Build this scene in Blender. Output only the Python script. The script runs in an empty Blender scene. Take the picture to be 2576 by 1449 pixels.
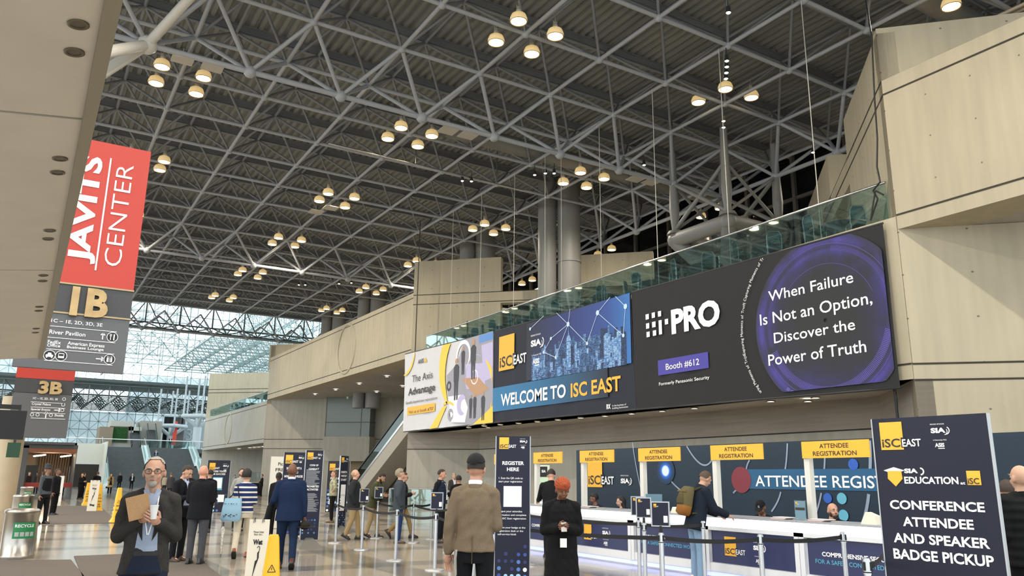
import bpy, bmesh, math, random
from mathutils import Vector, Matrix
random.seed(7)
S = bpy.context.scene; C = S.collection; PI = math.pi; R = math.radians
# ---------------------------------------------------------------- camera (fitted to the roof grid)
F = 1977.456; CY, CP, CR = R(31.36216714), R(13.65777941), R(0.61999195); CAM = Vector((0, 0, 1.6))
fw = Vector((math.sin(CY)*math.cos(CP), math.cos(CY)*math.cos(CP), math.sin(CP)))
r0 = Vector((math.cos(CY), -math.sin(CY), 0)); u0 = r0.cross(fw)
rt = r0*math.cos(CR)+u0*math.sin(CR); up = -r0*math.sin(CR)+u0*math.cos(CR)
cam = bpy.data.objects.new('camera', bpy.data.cameras.new('camera')); C.objects.link(cam)
cam.data.sensor_width = 36; cam.data.lens = F/2576*36; cam.data.clip_end = 600
mw = Matrix((( rt.x, up.x, -fw.x, 0), (rt.y, up.y, -fw.y, 0), (rt.z, up.z, -fw.z, 1.6), (0, 0, 0, 1)))
cam.matrix_world = mw; S.camera = cam
def ray(px, py): return rt*((px-1288)/F) - up*((py-724.5)/F) + fw
def at(px, py, ax, v):
    q = ray(px, py); return CAM + q*((v-CAM[ax])/q[ax])
def fl(px, py, z=0.0): return at(px, py, 2, z)
S.view_settings.view_transform = 'Standard'; S.view_settings.look = 'None'; S.view_settings.gamma = 1
S.view_settings.exposure = 0.05; S.view_settings.use_curve_mapping = False
S.cycles.use_denoising = True; S.cycles.max_bounces = 6; S.cycles.diffuse_bounces = 3; S.cycles.glossy_bounces = 3
S.cycles.transparent_max_bounces = 12; S.cycles.transmission_bounces = 3; S.cycles.sample_clamp_indirect = 4
# ---------------------------------------------------------------- materials
MT = {}
def hexc(h): 
    v = [int(h[i:i+2], 16)/255 for i in (0, 2, 4)]
    return tuple(c/12.92 if c <= .04045 else ((c+.055)/1.055)**2.4 for c in v)+(1,)
def mat(name, col, rough=.6, metal=0, emit=None, es=1, noise=0, nscale=20, spec=None, coat=0, alpha=1):
    if name in MT: return MT[name]
    m = bpy.data.materials.new(name); m.use_nodes = True; nt = m.node_tree; b = nt.nodes['Principled BSDF']
    if isinstance(col, str): col = hexc(col)
    b.inputs['Base Color'].default_value = col; b.inputs['Roughness'].default_value = rough; b.inputs['Metallic'].default_value = metal
    if spec is not None: b.inputs['Specular IOR Level'].default_value = spec
    if coat: b.inputs['Coat Weight'].default_value = coat
    if emit is not None:
        b.inputs['Emission Color'].default_value = hexc(emit) if isinstance(emit, str) else emit; b.inputs['Emission Strength'].default_value = es
    if noise:
        tc = nt.nodes.new('ShaderNodeTexCoord'); n = nt.nodes.new('ShaderNodeTexNoise'); n.inputs['Scale'].default_value = nscale; n.inputs['Detail'].default_value = 3
        nt.links.new(tc.outputs['Object'], n.inputs['Vector'])
        mx = nt.nodes.new('ShaderNodeMix'); mx.data_type = 'RGBA'; mx.blend_type = 'MULTIPLY'; mx.inputs[0].default_value = 1
        mr = nt.nodes.new('ShaderNodeMapRange'); mr.inputs[1].default_value = .3; mr.inputs[2].default_value = .7
        mr.inputs[3].default_value = 1-noise; mr.inputs[4].default_value = 1+noise
        nt.links.new(n.outputs['Fac'], mr.inputs[0]); nt.links.new(mr.outputs[0], mx.inputs[7]); mx.inputs[6].default_value = col
        nt.links.new(mx.outputs[2], b.inputs['Base Color'])
    MT[name] = m; return m
def nodes(m): return m.node_tree.nodes, m.node_tree.links, m.node_tree.nodes['Principled BSDF']
def math_n(N, L, op, a, b=None, c=None):
    n = N.new('ShaderNodeMath'); n.operation = op
    for i, v in enumerate((a, b, c)):
        if v is None: continue
        if hasattr(v, 'links'): L.new(v, n.inputs[i])
        else: n.inputs[i].default_value = v
    return n.outputs[0]
def mixc(N, L, f, a, b, bt='MIX'):
    n = N.new('ShaderNodeMix'); n.data_type = 'RGBA'; n.blend_type = bt
    for i, v in ((0, f), (6, a), (7, b)):
        if hasattr(v, 'links'): L.new(v, n.inputs[i])
        else: n.inputs[i].default_value = v
    return n.outputs[2]
def concrete(name, col, horiz=False, holes=True, dark=.84):
    m = mat(name, col, .75); N, L, b = nodes(m)
    tc = N.new('ShaderNodeTexCoord'); sp = N.new('ShaderNodeSeparateXYZ'); L.new(tc.outputs['Object'], sp.inputs[0])
    mp = N.new('ShaderNodeMapping'); L.new(tc.outputs['Object'], mp.inputs[0])
    mp.inputs['Scale'].default_value = (1.2, 1.2, .1) if not horiz else (.12, .12, 3)
    n1 = N.new('ShaderNodeTexNoise'); n1.inputs['Scale'].default_value = 3.2; n1.inputs['Detail'].default_value = 6; L.new(mp.outputs[0], n1.inputs['Vector'])
    n2 = N.new('ShaderNodeTexNoise'); n2.inputs['Scale'].default_value = .35; n2.inputs['Detail'].default_value = 4; L.new(tc.outputs['Object'], n2.inputs['Vector'])
    a = math_n(N, L, 'MULTIPLY', n1.outputs['Fac'], .5); a = math_n(N, L, 'MULTIPLY_ADD', n2.outputs['Fac'], .5, a)
    mr = N.new('ShaderNodeMapRange'); L.new(a, mr.inputs[0]); mr.inputs[1].default_value = .32; mr.inputs[2].default_value = .68; mr.inputs[3].default_value = dark; mr.inputs[4].default_value = 1.1
    c = hexc(col); out = mixc(N, L, 1.0, c, mr.outputs[0], 'MULTIPLY')
    if holes:
        fy = math_n(N, L, 'PINGPONG', math_n(N, L, 'MULTIPLY', sp.outputs[1], 1), .55); fz = math_n(N, L, 'PINGPONG', sp.outputs[2], .55)
        d = math_n(N, L, 'SQRT', math_n(N, L, 'ADD', math_n(N, L, 'POWER', fy, 2), math_n(N, L, 'POWER', fz, 2)))
        hl = math_n(N, L, 'LESS_THAN', d, .022); out = mixc(N, L, hl, out, tuple(v*.35 for v in c[:3])+(1,))
    L.new(out, b.inputs['Base Color']); bp = N.new('ShaderNodeBump'); bp.inputs['Strength'].default_value = .15; bp.inputs['Distance'].default_value = .03; L.new(n1.outputs['Fac'], bp.inputs['Height']); L.new(bp.outputs[0], b.inputs['Normal'])
    return m
con = concrete('board_concrete', 'B3A890'); conlow = concrete('plain_concrete', 'ABA598', holes=False, dark=.82); conwood = concrete('boarded_concrete', 'A0968A', horiz=True, holes=False, dark=.72)
consof = concrete('soffit_concrete', 'B0AAA0', holes=False)
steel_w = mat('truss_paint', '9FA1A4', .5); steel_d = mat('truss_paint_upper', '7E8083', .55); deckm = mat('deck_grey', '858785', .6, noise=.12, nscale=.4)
black = mat('black', '0B0B0C', .5); dark = mat('dark_grey', '2A2B2D', .5); chrome = mat('brushed_steel', 'C9C9CA', .25, 1); alum = mat('aluminium', 'B5B6B8', .35, .9)
white = mat('white', 'E9E8E6', .5); glow = mat('lit_white', 'FFFFFF', .5, emit='EAF2FF', es=1.9); yellow = mat('yellow_print', 'F1B437', .5); navy = mat('navy_print', '191C2F', .5, spec=.35)
navyb = mat('navy_board', '0F2638', .5); ink = mat('dark_ink', '33302A', .6); wtext = mat('white_print', 'F2F2F2', .5); teal = mat('teal_print', '1F5E85', .5); ltxt = mat('light_blue_print', '58A6C8', .5)
groove = mat('groove', '3A342C', .9); grey_t = mat('grey_print', 'A3A5AC', .6); belt = mat('belt_black', '101013', .7)
def glass(name, tint=(.75, .9, .88, 1), fac=.75, rough=.02):
    if name in MT: return MT[name]
    m = bpy.data.materials.new(name); m.use_nodes = True; nt = m.node_tree; nt.nodes.clear()
    o = nt.nodes.new('ShaderNodeOutputMaterial'); t = nt.nodes.new('ShaderNodeBsdfTransparent'); t.inputs[0].default_value = tint
    g = nt.nodes.new('ShaderNodeBsdfGlossy'); g.inputs['Roughness'].default_value = rough; g.inputs[0].default_value = (.85, .95, .95, 1)
    fr = nt.nodes.new('ShaderNodeFresnel'); fr.inputs[0].default_value = 1.5
    ad = nt.nodes.new('ShaderNodeMath'); ad.operation = 'MULTIPLY_ADD'; nt.links.new(fr.outputs[0], ad.inputs[0]); ad.inputs[1].default_value = 1-fac; ad.inputs[2].default_value = (1-fac)*.5
    mx = nt.nodes.new('ShaderNodeMixShader'); nt.links.new(ad.outputs[0], mx.inputs[0]); nt.links.new(t.outputs[0], mx.inputs[1]); nt.links.new(g.outputs[0], mx.inputs[2]); nt.links.new(mx.outputs[0], o.inputs[0])
    MT[name] = m; return m
gl_rail = glass('rail_glass', (.80, .93, .93, 1), .68); gl_clear = glass('clear_glass', (.9, .96, .96, 1), .8); gl_wall = glass('atrium_glass', (.96, .985, .99, 1), .9)
# ---------------------------------------------------------------- mesh builder
class MB:
    def __init__(s): s.v = []; s.f = []; s.m = []; s.T = None; s.sm = []
    def add(s, vs, fs, mi=0, sm=False):
        n = len(s.v)
        for p in vs:
            p = Vector(p); s.v.append(s.T @ p if s.T is not None else p)
        for f in fs: s.f.append([i+n for i in f]); s.m.append(mi); s.sm.append(sm)
        return s
    def box(s, x0, x1, y0, y1, z0, z1, mi=0):
        return s.add([(x, y, z) for x in (x0, x1) for y in (y0, y1) for z in (z0, z1)], [(0, 1, 3, 2), (4, 6, 7, 5), (0, 4, 5, 1), (2, 3, 7, 6), (0, 2, 6, 4), (1, 5, 7, 3)], mi)
    def cbox(s, c, d, rz=0, mi=0):
        o = s.T; M = Matrix.Translation(c) @ Matrix.Rotation(rz, 4, 'Z'); s.T = M if o is None else o @ M
        s.box(-d[0]/2, d[0]/2, -d[1]/2, d[1]/2, -d[2]/2, d[2]/2, mi); s.T = o; return s
    def tube(s, a, b, ra, rb=None, n=8, mi=0, sm=True, caps=True):
        a, b = Vector(a), Vector(b); rb = ra if rb is None else rb; d = b-a
        if d.length < 1e-6: return s
        d.normalize(); e = d.orthogonal().normalized(); g = d.cross(e)
        vs = [c+(e*math.cos(2*PI*i/n)+g*math.sin(2*PI*i/n))*r for c, r in ((a, ra), (b, rb)) for i in range(n)]
        s.add(vs, [(i, (i+1) % n, n+(i+1) % n, n+i) for i in range(n)], mi, sm)
        if caps: s.add(vs, [tuple(range(n))[::-1], tuple(range(n, 2*n))], mi)
        return s
    def path(s, pts, r, n=6, mi=0):
        for i in range(len(pts)-1): s.tube(pts[i], pts[i+1], r, r, n, mi)
        return s
    def ell(s, c, r, n=12, mi=0, M=None):
        if not hasattr(r, '__len__'): r = (r, r, r)
        k = max(4, n//2); vs = [Vector((0, 0, r[2]))]+[Vector((math.sin(PI*j/k)*math.cos(2*PI*i/n)*r[0], math.sin(PI*j/k)*math.sin(2*PI*i/n)*r[1], math.cos(PI*j/k)*r[2])) for j in range(1, k) for i in range(n)]+[Vector((0, 0, -r[2]))]
        if M is not None: vs = [M @ v for v in vs]
        vs = [v+Vector(c) for v in vs]; l = len(vs)-1
        fs = [(0, 1+i, 1+(i+1) % n) for i in range(n)]+[(1+(j-1)*n+i, 1+j*n+i, 1+j*n+(i+1) % n, 1+(j-1)*n+(i+1) % n) for j in range(1, k-1) for i in range(n)]+[(l, 1+(k-2)*n+(i+1) % n, 1+(k-2)*n+i) for i in range(n)]
        return s.add(vs, fs, mi, True)
    def lathe(s, prof, n=24, mi=0, c=(0, 0, 0), sm=True):
        c = Vector(c); vs = [c+Vector((r*math.cos(2*PI*i/n), r*math.sin(2*PI*i/n), z)) for r, z in prof for i in range(n)]
        return s.add(vs, [(j*n+i, j*n+(i+1) % n, (j+1)*n+(i+1) % n, (j+1)*n+i) for j in range(len(prof)-1) for i in range(n)], mi, sm)
    def loft(s, secs, n=20, mi=0, caps=True, p=2.0):
        # secs: (centre, rx, ry, rot about X)
        vs = []
        for c, rx, ry, a in secs:
            Mx = Matrix.Rotation(a, 3, 'X')
            for i in range(n):
                t = 2*PI*i/n; cx, sy = math.cos(t), math.sin(t); q = Vector((math.copysign(abs(cx)**(2/p), cx)*rx, math.copysign(abs(sy)**(2/p), sy)*ry, 0))
                vs.append(Vector(c)+Mx @ q)
        k = len(secs); s.add(vs, [(j*n+i, j*n+(i+1) % n, (j+1)*n+(i+1) % n, (j+1)*n+i) for j in range(k-1) for i in range(n)], mi, True)
        if caps: s.add(vs, [tuple(range(n))[::-1], tuple(range((k-1)*n, k*n))], mi)
        return s
    def prism(s, pts, y0, y1, mi=0):      # pts in local x,z
        n = len(pts); vs = [(x, y, z) for y in (y0, y1) for x, z in pts]
        return s.add(vs, [tuple(range(n)), tuple(range(n, 2*n))[::-1]]+[(i, i+n, (i+1) % n+n, (i+1) % n) for i in range(n)], mi)
    def zprism(s, pts, z0, z1, mi=0):     # pts in x,y (counter-clockwise)
        n = len(pts); vs = [(x, y, z) for z in (z0, z1) for x, y in pts]
        return s.add(vs, [tuple(range(n))[::-1], tuple(range(n, 2*n))]+[(i, (i+1) % n, (i+1) % n+n, i+n) for i in range(n)], mi)
    def disc(s, cx, cz, r, y, n=24, mi=0, r2=0, a0=0, a1=2*PI):
        if r2:
            vs = [(cx+math.cos(a0+(a1-a0)*i/n)*q, y, cz+math.sin(a0+(a1-a0)*i/n)*q) for i in range(n+1) for q in (r2, r)]
            return s.add(vs, [(2*i, 2*i+1, 2*i+3, 2*i+2) for i in range(n)], mi)
        return s.add([(cx+math.cos(2*PI*i/n)*r, y, cz+math.sin(2*PI*i/n)*r) for i in range(n)], [tuple(range(n))], mi)
    def build(s, name, mats, parent=None, **props):
        me = bpy.data.meshes.new(name); me.from_pydata([tuple(v) for v in s.v], [], s.f)
        for m in (mats if isinstance(mats, (list, tuple)) else [mats]): me.materials.append(m)
        me.polygons.foreach_set('material_index', s.m); me.polygons.foreach_set('use_smooth', s.sm); me.update()
        o = bpy.data.objects.new(name, me); C.objects.link(o); o.parent = parent
        for k, v in props.items(): o[k] = v
        return o
def thing(name, label, cat, loc=(0, 0, 0), rz=0, group=None, **kw):
    o = bpy.data.objects.new(name, None); C.objects.link(o); o.location = loc; o.rotation_euler = (0, 0, rz); o.empty_display_size = .2
    o['label'] = label; o['category'] = cat
    if group: o['group'] = group
    return o
def tag(o, label, cat, group=None):
    o['label'] = label; o['category'] = cat
    if group: o['group'] = group
    return o
def struct(o): o['kind'] = 'structure'; return o
def dup(root, loc, rz=None, label=None):
    r = root.copy(); C.objects.link(r); r.location = loc
    if rz is not None: r.rotation_euler = (0, 0, rz)
    if label: r['label'] = label
    for ch in list(root.children):
        c = ch.copy(); C.objects.link(c); c.parent = r
        for g in list(ch.children):
            d = g.copy(); C.objects.link(d); d.parent = c
    return r
# ---------------------------------------------------------------- text
_tc = {}
def glyphs(s, bold=0):
    k = (s, bold)
    if k in _tc: return _tc[k]
    cu = bpy.data.curves.new('t', 'FONT'); cu.body = s; cu.size = 1; cu.resolution_u = 3; cu.offset = bold; cu.fill_mode = 'FRONT'
    o = bpy.data.objects.new('t', cu); me = o.to_mesh(); vs = [(v.co.x, v.co.y) for v in me.vertices]; fs = [tuple(p.vertices) for p in me.polygons]
    o.to_mesh_clear(); bpy.data.objects.remove(o); bpy.data.curves.remove(cu)
    if not vs: vs = [(0, 0)]
    x0 = min(v[0] for v in vs); x1 = max(v[0] for v in vs)
    _tc[k] = ([(x-x0, y) for x, y in vs], fs, x1-x0); return _tc[k]
def txt(mb, s, x, z, h, w=None, al='L', y=0, mi=0, bold=.012, rot=0, shear=0):
    # x,z = baseline anchor; h = capital height; w = wanted width
    vs, fs, W = glyphs(s, bold); k = h/.72; kx = w/W if w else k*.92; W *= kx
    ox = {'L': 0, 'C': -W/2, 'R': -W}[al]; ca, sa = math.cos(rot), math.sin(rot)
    out = []
    for a, b in vs:
        p, q = a*kx+ox+b*k*shear, b*k; out.append((x+p*ca-q*sa, y, z+p*sa+q*ca))
    mb.add(out, [f for f in fs], mi)
class Plane:      # a vertical plane with horizontal axis 'right'; local x = u, local z = v
    def __init__(s, org, ang): s.o = Vector(org); s.a = ang; s.r = Vector((math.cos(ang), math.sin(ang), 0)); s.n = Vector((math.sin(ang), -math.cos(ang), 0))
    def uv(s, px, py):
        q = ray(px, py); t = (s.o-CAM).dot(s.n)/q.dot(s.n); p = CAM+q*t-s.o; return p.dot(s.r), p.z
    def text(s, mb, st, bl, br, tl, y=-.01, mi=0, bold=.012, shear=0):   # baseline-left px, baseline-right px, top-left px
        a = s.uv(*bl); b = s.uv(*br); c = s.uv(*tl); txt(mb, st, a[0], (a[1]+b[1])/2, abs(c[1]-a[1]), b[0]-a[0], 'L', y, mi, bold, 0, shear)
    def rect(s, mb, p0, p1, y=-.005, mi=0):    # two opposite corners in px
        a = s.uv(*p0); b = s.uv(*p1); x0, x1 = sorted((a[0], b[0])); z0, z1 = sorted((a[1], b[1])); mb.add([(x0, y, z0), (x1, y, z0), (x1, y, z1), (x0, y, z1)], [(0, 1, 2, 3)], mi)
def isc_logo(mb, x, z, w, y, MY=0, MK=1, MW=2, bg=3):
    # x,z lower-left of the yellow square, w its width
    h = w*1.18; mb.add([(x, y, z), (x+w, y, z), (x+w, y, z+h), (x, y, z+h)], [(0, 1, 2, 3)], MY)
    txt(mb, 'iSC', x+w*.06, z+h*.1, w*.36, w*.8, 'L', y-.002, MK, .02)
    mb.add([(x+w*.9, y-.001, z+h*.07), (x+w*1.1, y-.001, z+h*.07), (x+w*1.1, y-.001, z+h*.43), (x+w*.9, y-.001, z+h*.43)], [(0, 1, 2, 3)], bg)
    txt(mb, 'EAST', x+w*.95, z+h*.11, w*.31, w*.8, 'L', y-.002, MW, .02)
def sia_logo(mb, x, z, w, y, MW=2, small=True):
    txt(mb, 'SIA', x, z, w*.25, w*.78, 'L', y, MW, .05); mb.disc(x+w*.78, z+w*.1, w*.22, y, 10, MW, w*.17, -PI*.5, PI*.35); mb.disc(x+w*.68, z+w*.06, w*.2, y, 8, MW, w*.165, -PI*.45, PI*.2)
    if small:
        txt(mb, 'PREMIER SPONSOR', x, z+w*.42, w*.07, w*.75, 'L', y, MW, 0); txt(mb, 'In Partnership With', x+w*.08, z-w*.42, w*.07, w*.7, 'L', y, MW, 0)
        txt(mb, 'ASIS', x+w*.14, z-w*.75, w*.2, w*.5, 'L', y, MW, .04); mb.add([(x+w*.3, y, z-w*.85), (x+w*.64, y, z-w*.85), (x+w*.64, y, z-w*.81), (x+w*.3, y, z-w*.81)], [(0, 1, 2, 3)], MW)
LM = [yellow, ink, wtext, navy]

YS0, ns, rise, run = 112.0, 32, .17, .40; YTOP = YS0+ns*run+1.6; ZTOP = ns*rise; K = 18.0
# ================================================================ PEOPLE
SC2 = bpy.data.scenes.new('tmp')
def remesh(mb, vox, smooth=3, fac=.6):
    me = bpy.data.meshes.new('tmp'); me.from_pydata([tuple(v) for v in mb.v], [], mb.f); o = bpy.data.objects.new('tmp', me); SC2.collection.objects.link(o)
    m = o.modifiers.new('r', 'REMESH'); m.mode = 'VOXEL'; m.voxel_size = vox; m.use_smooth_shade = True
    if smooth: s = o.modifiers.new('s', 'SMOOTH'); s.iterations = smooth; s.factor = fac
    
    with bpy.context.temp_override(scene=SC2, view_layer=SC2.view_layers[0]):
        dg = bpy.context.evaluated_depsgraph_get(); ev = o.evaluated_get(dg); out = bpy.data.meshes.new_from_object(ev, depsgraph=dg)
    bpy.data.objects.remove(o); bpy.data.meshes.remove(me); out.polygons.foreach_set('use_smooth', [True]*len(out.polygons)); return out
def put(me, name, m, parent):
    me.name = name; me.materials.clear(); me.materials.append(m); o = bpy.data.objects.new(name, me); C.objects.link(o); o.parent = parent; return o
def limb(mb, a, b, ra, rb, n=14):
    mb.tube(a, b, ra, rb, n); mb.ell(a, ra, n); mb.ell(b, rb, n)
def skin(col): return mat('skin_'+col, col, .5, noise=.05, nscale=30)
def fab(col, rough=.85, ns=.1): return mat('fabric_'+col, col, rough, noise=ns, nscale=90, spec=.2)
def hand(mb, w, d, palm, curl=.4, left=True, det=True):
    # w wrist, d direction, palm = palm normal (side the fingers curl to)
    w, d, palm = Vector(w), Vector(d).normalized(), Vector(palm); palm = (palm-d*palm.dot(d)).normalized(); sd = d.cross(palm)*(1 if left else -1)
    M = Matrix((sd, palm, d)).transposed()
    mb.ell(w+d*.045, (.040, .016, .055), 12, 0, M); mb.tube(w-d*.03, w+d*.02, .026, .028, 10)
    for i, (o, L_) in enumerate(((-.030, .070), (-.010, .080), (.011, .075), (.030, .058))):
        p = w+d*.085+sd*o; a = 0; dirn = d
        for k, sg in enumerate((.45, .32, .23)):
            a += curl*(.5 if k == 0 else .9)*(1+.08*i); dirn = d*math.cos(a)+palm*math.sin(a); q = p+dirn*L_*sg*1.05; r0_, r1_ = .0095-.0008*k, .0088-.0012*k; mb.tube(p, q, r0_, r1_, 8); mb.ell(q, r1_, 8); p = q
    p = w+d*.02-sd*.032; td = (d*.6-sd*.75+palm*.35).normalized(); q = p+td*.045; mb.tube(p, q, .014, .011, 8); mb.ell(q, .011, 8); t2 = (d*.85-sd*.15+palm*.5).normalized(); mb.tube(q, q+t2*.035, .0105, .008, 8); mb.ell(q+t2*.035, .008, 8)
SC = {}
def person(label, pos, ang, H=1.76, top='jacket', topc='1B1C22', legc='1D1D22', shoec='1A1614', skc='C49A80', hairc='3A2C22', hair='short', armL=None, armR=None, stride=0, lean=0, hyaw=0, hpitch=0, shirt=None, tie=None, lanyard=None, badge=False, vox=.014, beard=None, glasses=False, hem=.80, bulk=1.0, lift=0, hand_c=.4, bend=0, female=False, skirt=False, group=None, sitz=0, handdet=True, kneeL=0, name='person', zoff=0):
    k = H/1.768; t = thing(name, label, 'person', (pos[0], pos[1], zoff), ang); t.scale = (k, k, k)
    if group: t['group'] = group
    LM_ = Matrix.Translation((0, 0, .95)) @ Matrix.Rotation(R(lean), 4, 'X') @ Matrix.Translation((0, 0, -.95))     # lean forward (towards -y)
    HM = LM_ @ Matrix.Translation((0, .01, 1.50)) @ Matrix.Rotation(R(hyaw), 4, 'Z') @ Matrix.Rotation(R(hpitch), 4, 'X') @ Matrix.Scale(1.07, 4) @ Matrix.Translation((0, -.01, -1.50))
    sk = skin(skc); b = bulk
    # legs
    hipz = .92; feet = []
    for s in (1, -1):
        fwd = stride*s; hp = Vector((.095*s, 0, hipz)); an = Vector((.105*s, -fwd*.30, .085)); kn = Vector((.105*s, -fwd*.17-.02, .50)); toe = Vector((.12*s, -fwd*.30-.02, .03)); pitch = 0
        if stride and fwd < 0: an = Vector((.10*s, .33*abs(stride), .085+.10*abs(stride))); kn = Vector((.10*s, .02, .50)); pitch = -.9*abs(stride)
        if s == 1 and kneeL: kn = Vector((.1, -.16, .53)); an = Vector((.06, .06, .16)); pitch = -.8
        feet.append((hp, kn, an, pitch))
    arms = []
    DEF = {'down': ((.10, .03, -1), (.04, -.10, -1)), 'belly': ((.22, .10, -1), (-.62, -.72, .06)), 'phone': ((.12, -.05, -1), (-.35, -.85, .18)), 'pocket': ((.28, .22, -1), (-.14, -.34, -.82)), 'back': ((.1, .35, -1), (-.4, .25, -.8)), 'up': ((.15, -.5, -.5), (-.35, -.5, .85)), 'counter': ((.1, -.62, -.8), (-.1, -.85, -.1)), 'out': ((.45, .18, -1), (.10, -.35, -.9)), 'walkf': ((.1, -.25, -1), (.0, -.5, -1)), 'walkb': ((.12, .3, -1), (.02, .15, -1)), 'cross': ((.2, -.12, -1), (-.9, -.45, .05)), 'hip': ((.5, .2, -.9), (-.6, -.35, -.55))}
    for s, ar_ in ((1, armL or 'down'), (-1, armR or 'down')):
        u, f = DEF[ar_] if isinstance(ar_, str) else ar_; u = Vector((u[0]*s, u[1], u[2])).normalized(); f = Vector((f[0]*s, f[1], f[2])).normalized(); sh = Vector((.166*s*(b*.5+.5), .0, 1.415)); el = sh+u*.29; wr = el+f*.25
        sh, el, wr = LM_ @ sh, LM_ @ el, LM_ @ wr; f = (wr-el).normalized(); arms.append((s, sh, el, wr, f, ar_))
    if sitz:
        feet = [(Vector((.095*s, .02, .90)), Vector((.11*s, -.38, .86)), Vector((.11*s, -.40, -zoff/k+.085)), 0) for s in (1, -1)]
    # ---- body
    mb = MB()
    if True:
        for hp, kn, an, pt in feet:
            limb(mb, hp, kn, .078*b, .052); limb(mb, kn, an, .05, .034); mb.ell(an+Vector((0, -.05, -.03)), (.036, .1, .03), 10)
    mb.T = LM_; mb.loft([((0, 0, .86), .13, .09, 0), ((0, 0, .95), .15*b, .10*b, 0), ((0, 0, 1.1), .135*b, .095*b, 0), ((0, 0, 1.3), .165*b, .105*b, 0), ((0, 0, 1.42), .155*b, .09, 0), ((0, .005, 1.47), .08, .065, 0), ((0, .0, 1.55), .055, .058, 0)], 24)
    mb.T = None
    for s, sh, el, wr, f, a in arms: limb(mb, sh, el, .048*b, .037); limb(mb, el, wr, .037, .026)
    mb.T = HM; near = vox < .009
    mb.tube((0, .012, 1.46), (0, .0, 1.58), .056, .054, 16)
    mb.ell((0, .008, 1.655), (.074, .092, .098), 20); mb.ell((0, -.018, 1.600), (.060, .072, .07), 18); mb.ell((0, -.055, 1.562), (.030, .028, .026), 14)        # skull, face, chin
    for s in (-1, 1): mb.ell((.036*s, -.066, 1.608), (.022, .018, .022), 10); mb.ell((.078*s, .012, 1.625), (.010, .020, .031), 10); mb.ell((.03*s, -.082, 1.668), (.026, .010, .008), 8)
    mb.tube((0, -.084, 1.662), (0, -.108, 1.622), .008, .013, 10); mb.ell((0, -.104, 1.620), (.016, .014, .010), 10)
    for z in (1.590, 1.578): mb.ell((0, -.086, z), (.022, .010, .006), 10)
    mb.T = None; me = remesh(mb, vox, 2 if near else 2, .5)
    hb = MB()
    for s, sh, el, wr, f, a in arms:
        palm = Vector((-s, 0, .15)) if a in ('down', 'out', 'walkf', 'walkb', 'pocket') else Vector((-.4*s, .3, -.9) if a in ('counter',) else (-.5*s, .75, .2))
        if a == 'up': palm = Vector((0, .2, .9))
        if not (isinstance(a, str) and a == 'pocket'): hand(hb, wr+f*.012, f, palm, hand_c, s > 0)
    bm = bmesh.new(); bm.from_mesh(me); v0 = [bm.verts.new(v) for v in hb.v]; bm.verts.ensure_lookup_table()
    for fc in hb.f:
        try: q = bm.faces.new([v0[i] for i in fc]); q.smooth = True
        except ValueError: pass
    bm.to_mesh(me); bm.free(); put(me, 'body', sk, t)
    # ---- eyes, glasses
    if (near or vox <= .012) and hair != 'turban':
        mb = MB(); mb.T = HM
        for s in (-1, 1): mb.ell((.031*s, -.0755, 1.650), (.0125, .010, .0058), 10, 0); mb.ell((.031*s, -.0832, 1.650), (.0055, .004, .0052), 8, 1)
        mb.build('eye', [mat('eye_white', 'D8D2CB', .3), mat('iris_dark', '2B2019', .3)], t)
        mb = MB(); mb.T = HM; mb.ell((0, -.0955, 1.584), (.020, .004, .0045), 10); mb.build('mouth', mat('lip_'+skc, '8A5248', .5), t)
        mb = MB(); mb.T = HM
        for s in (-1, 1): mb.ell((.033*s, -.090, 1.674), (.020, .006, .004), 8)
        mb.build('eyebrow', mat('brow_'+hairc, hairc, .9), t)
    if glasses:
        mb = MB(); mb.T = HM; n = 20
        for s in (-1, 1):
            pts = [Vector((.033*s+.026*math.cos(2*PI*i/n), -.101+.010*abs(.033*s+.026*math.cos(2*PI*i/n))/.06, 1.648+.018*math.sin(2*PI*i/n))) for i in range(n+1)]; mb.path(pts, .0022, 5); mb.tube((.059*s, -.09, 1.652), (.08*s, .01, 1.648), .002, n=5)
        mb.tube((-.008, -.104, 1.652), (.008, -.104, 1.652), .002, n=5); mb.build('glasses', black, t)
    # ---- hair
    hm = mat('hair_'+hairc, hairc, .7, noise=.25, nscale=120)
    def cap(name, m, c, r, keep, dz=0, bump=.0, n=40):
        o = MB(); o.ell((0, 0, 0), r, n); ks = [i for i, v in enumerate(o.v) if keep(v.x/r[0], v.y/r[1], v.z/r[2])]; st_ = set(ks); rnd = random.Random(3)
        fs = [f for f in o.f if all(i in st_ for i in f)]; mp = {}; vs = []
        for f in fs:
            for i in f:
                if i not in mp: mp[i] = len(vs); v = o.v[i]; vs.append(Vector(c)+v*(1+bump*(math.sin(v.x*140)+math.sin(v.z*170+v.y*120))*.5))
        m2 = MB(); m2.T = HM; m2.add(vs, [[mp[i] for i in f] for f in fs], 0, True); m2.add([Vector(c)+(v-Vector(c))*.9 for v in vs], [[mp[i] for i in f][::-1] for f in fs], 0, True); return m2.build(name, m, t)
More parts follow.
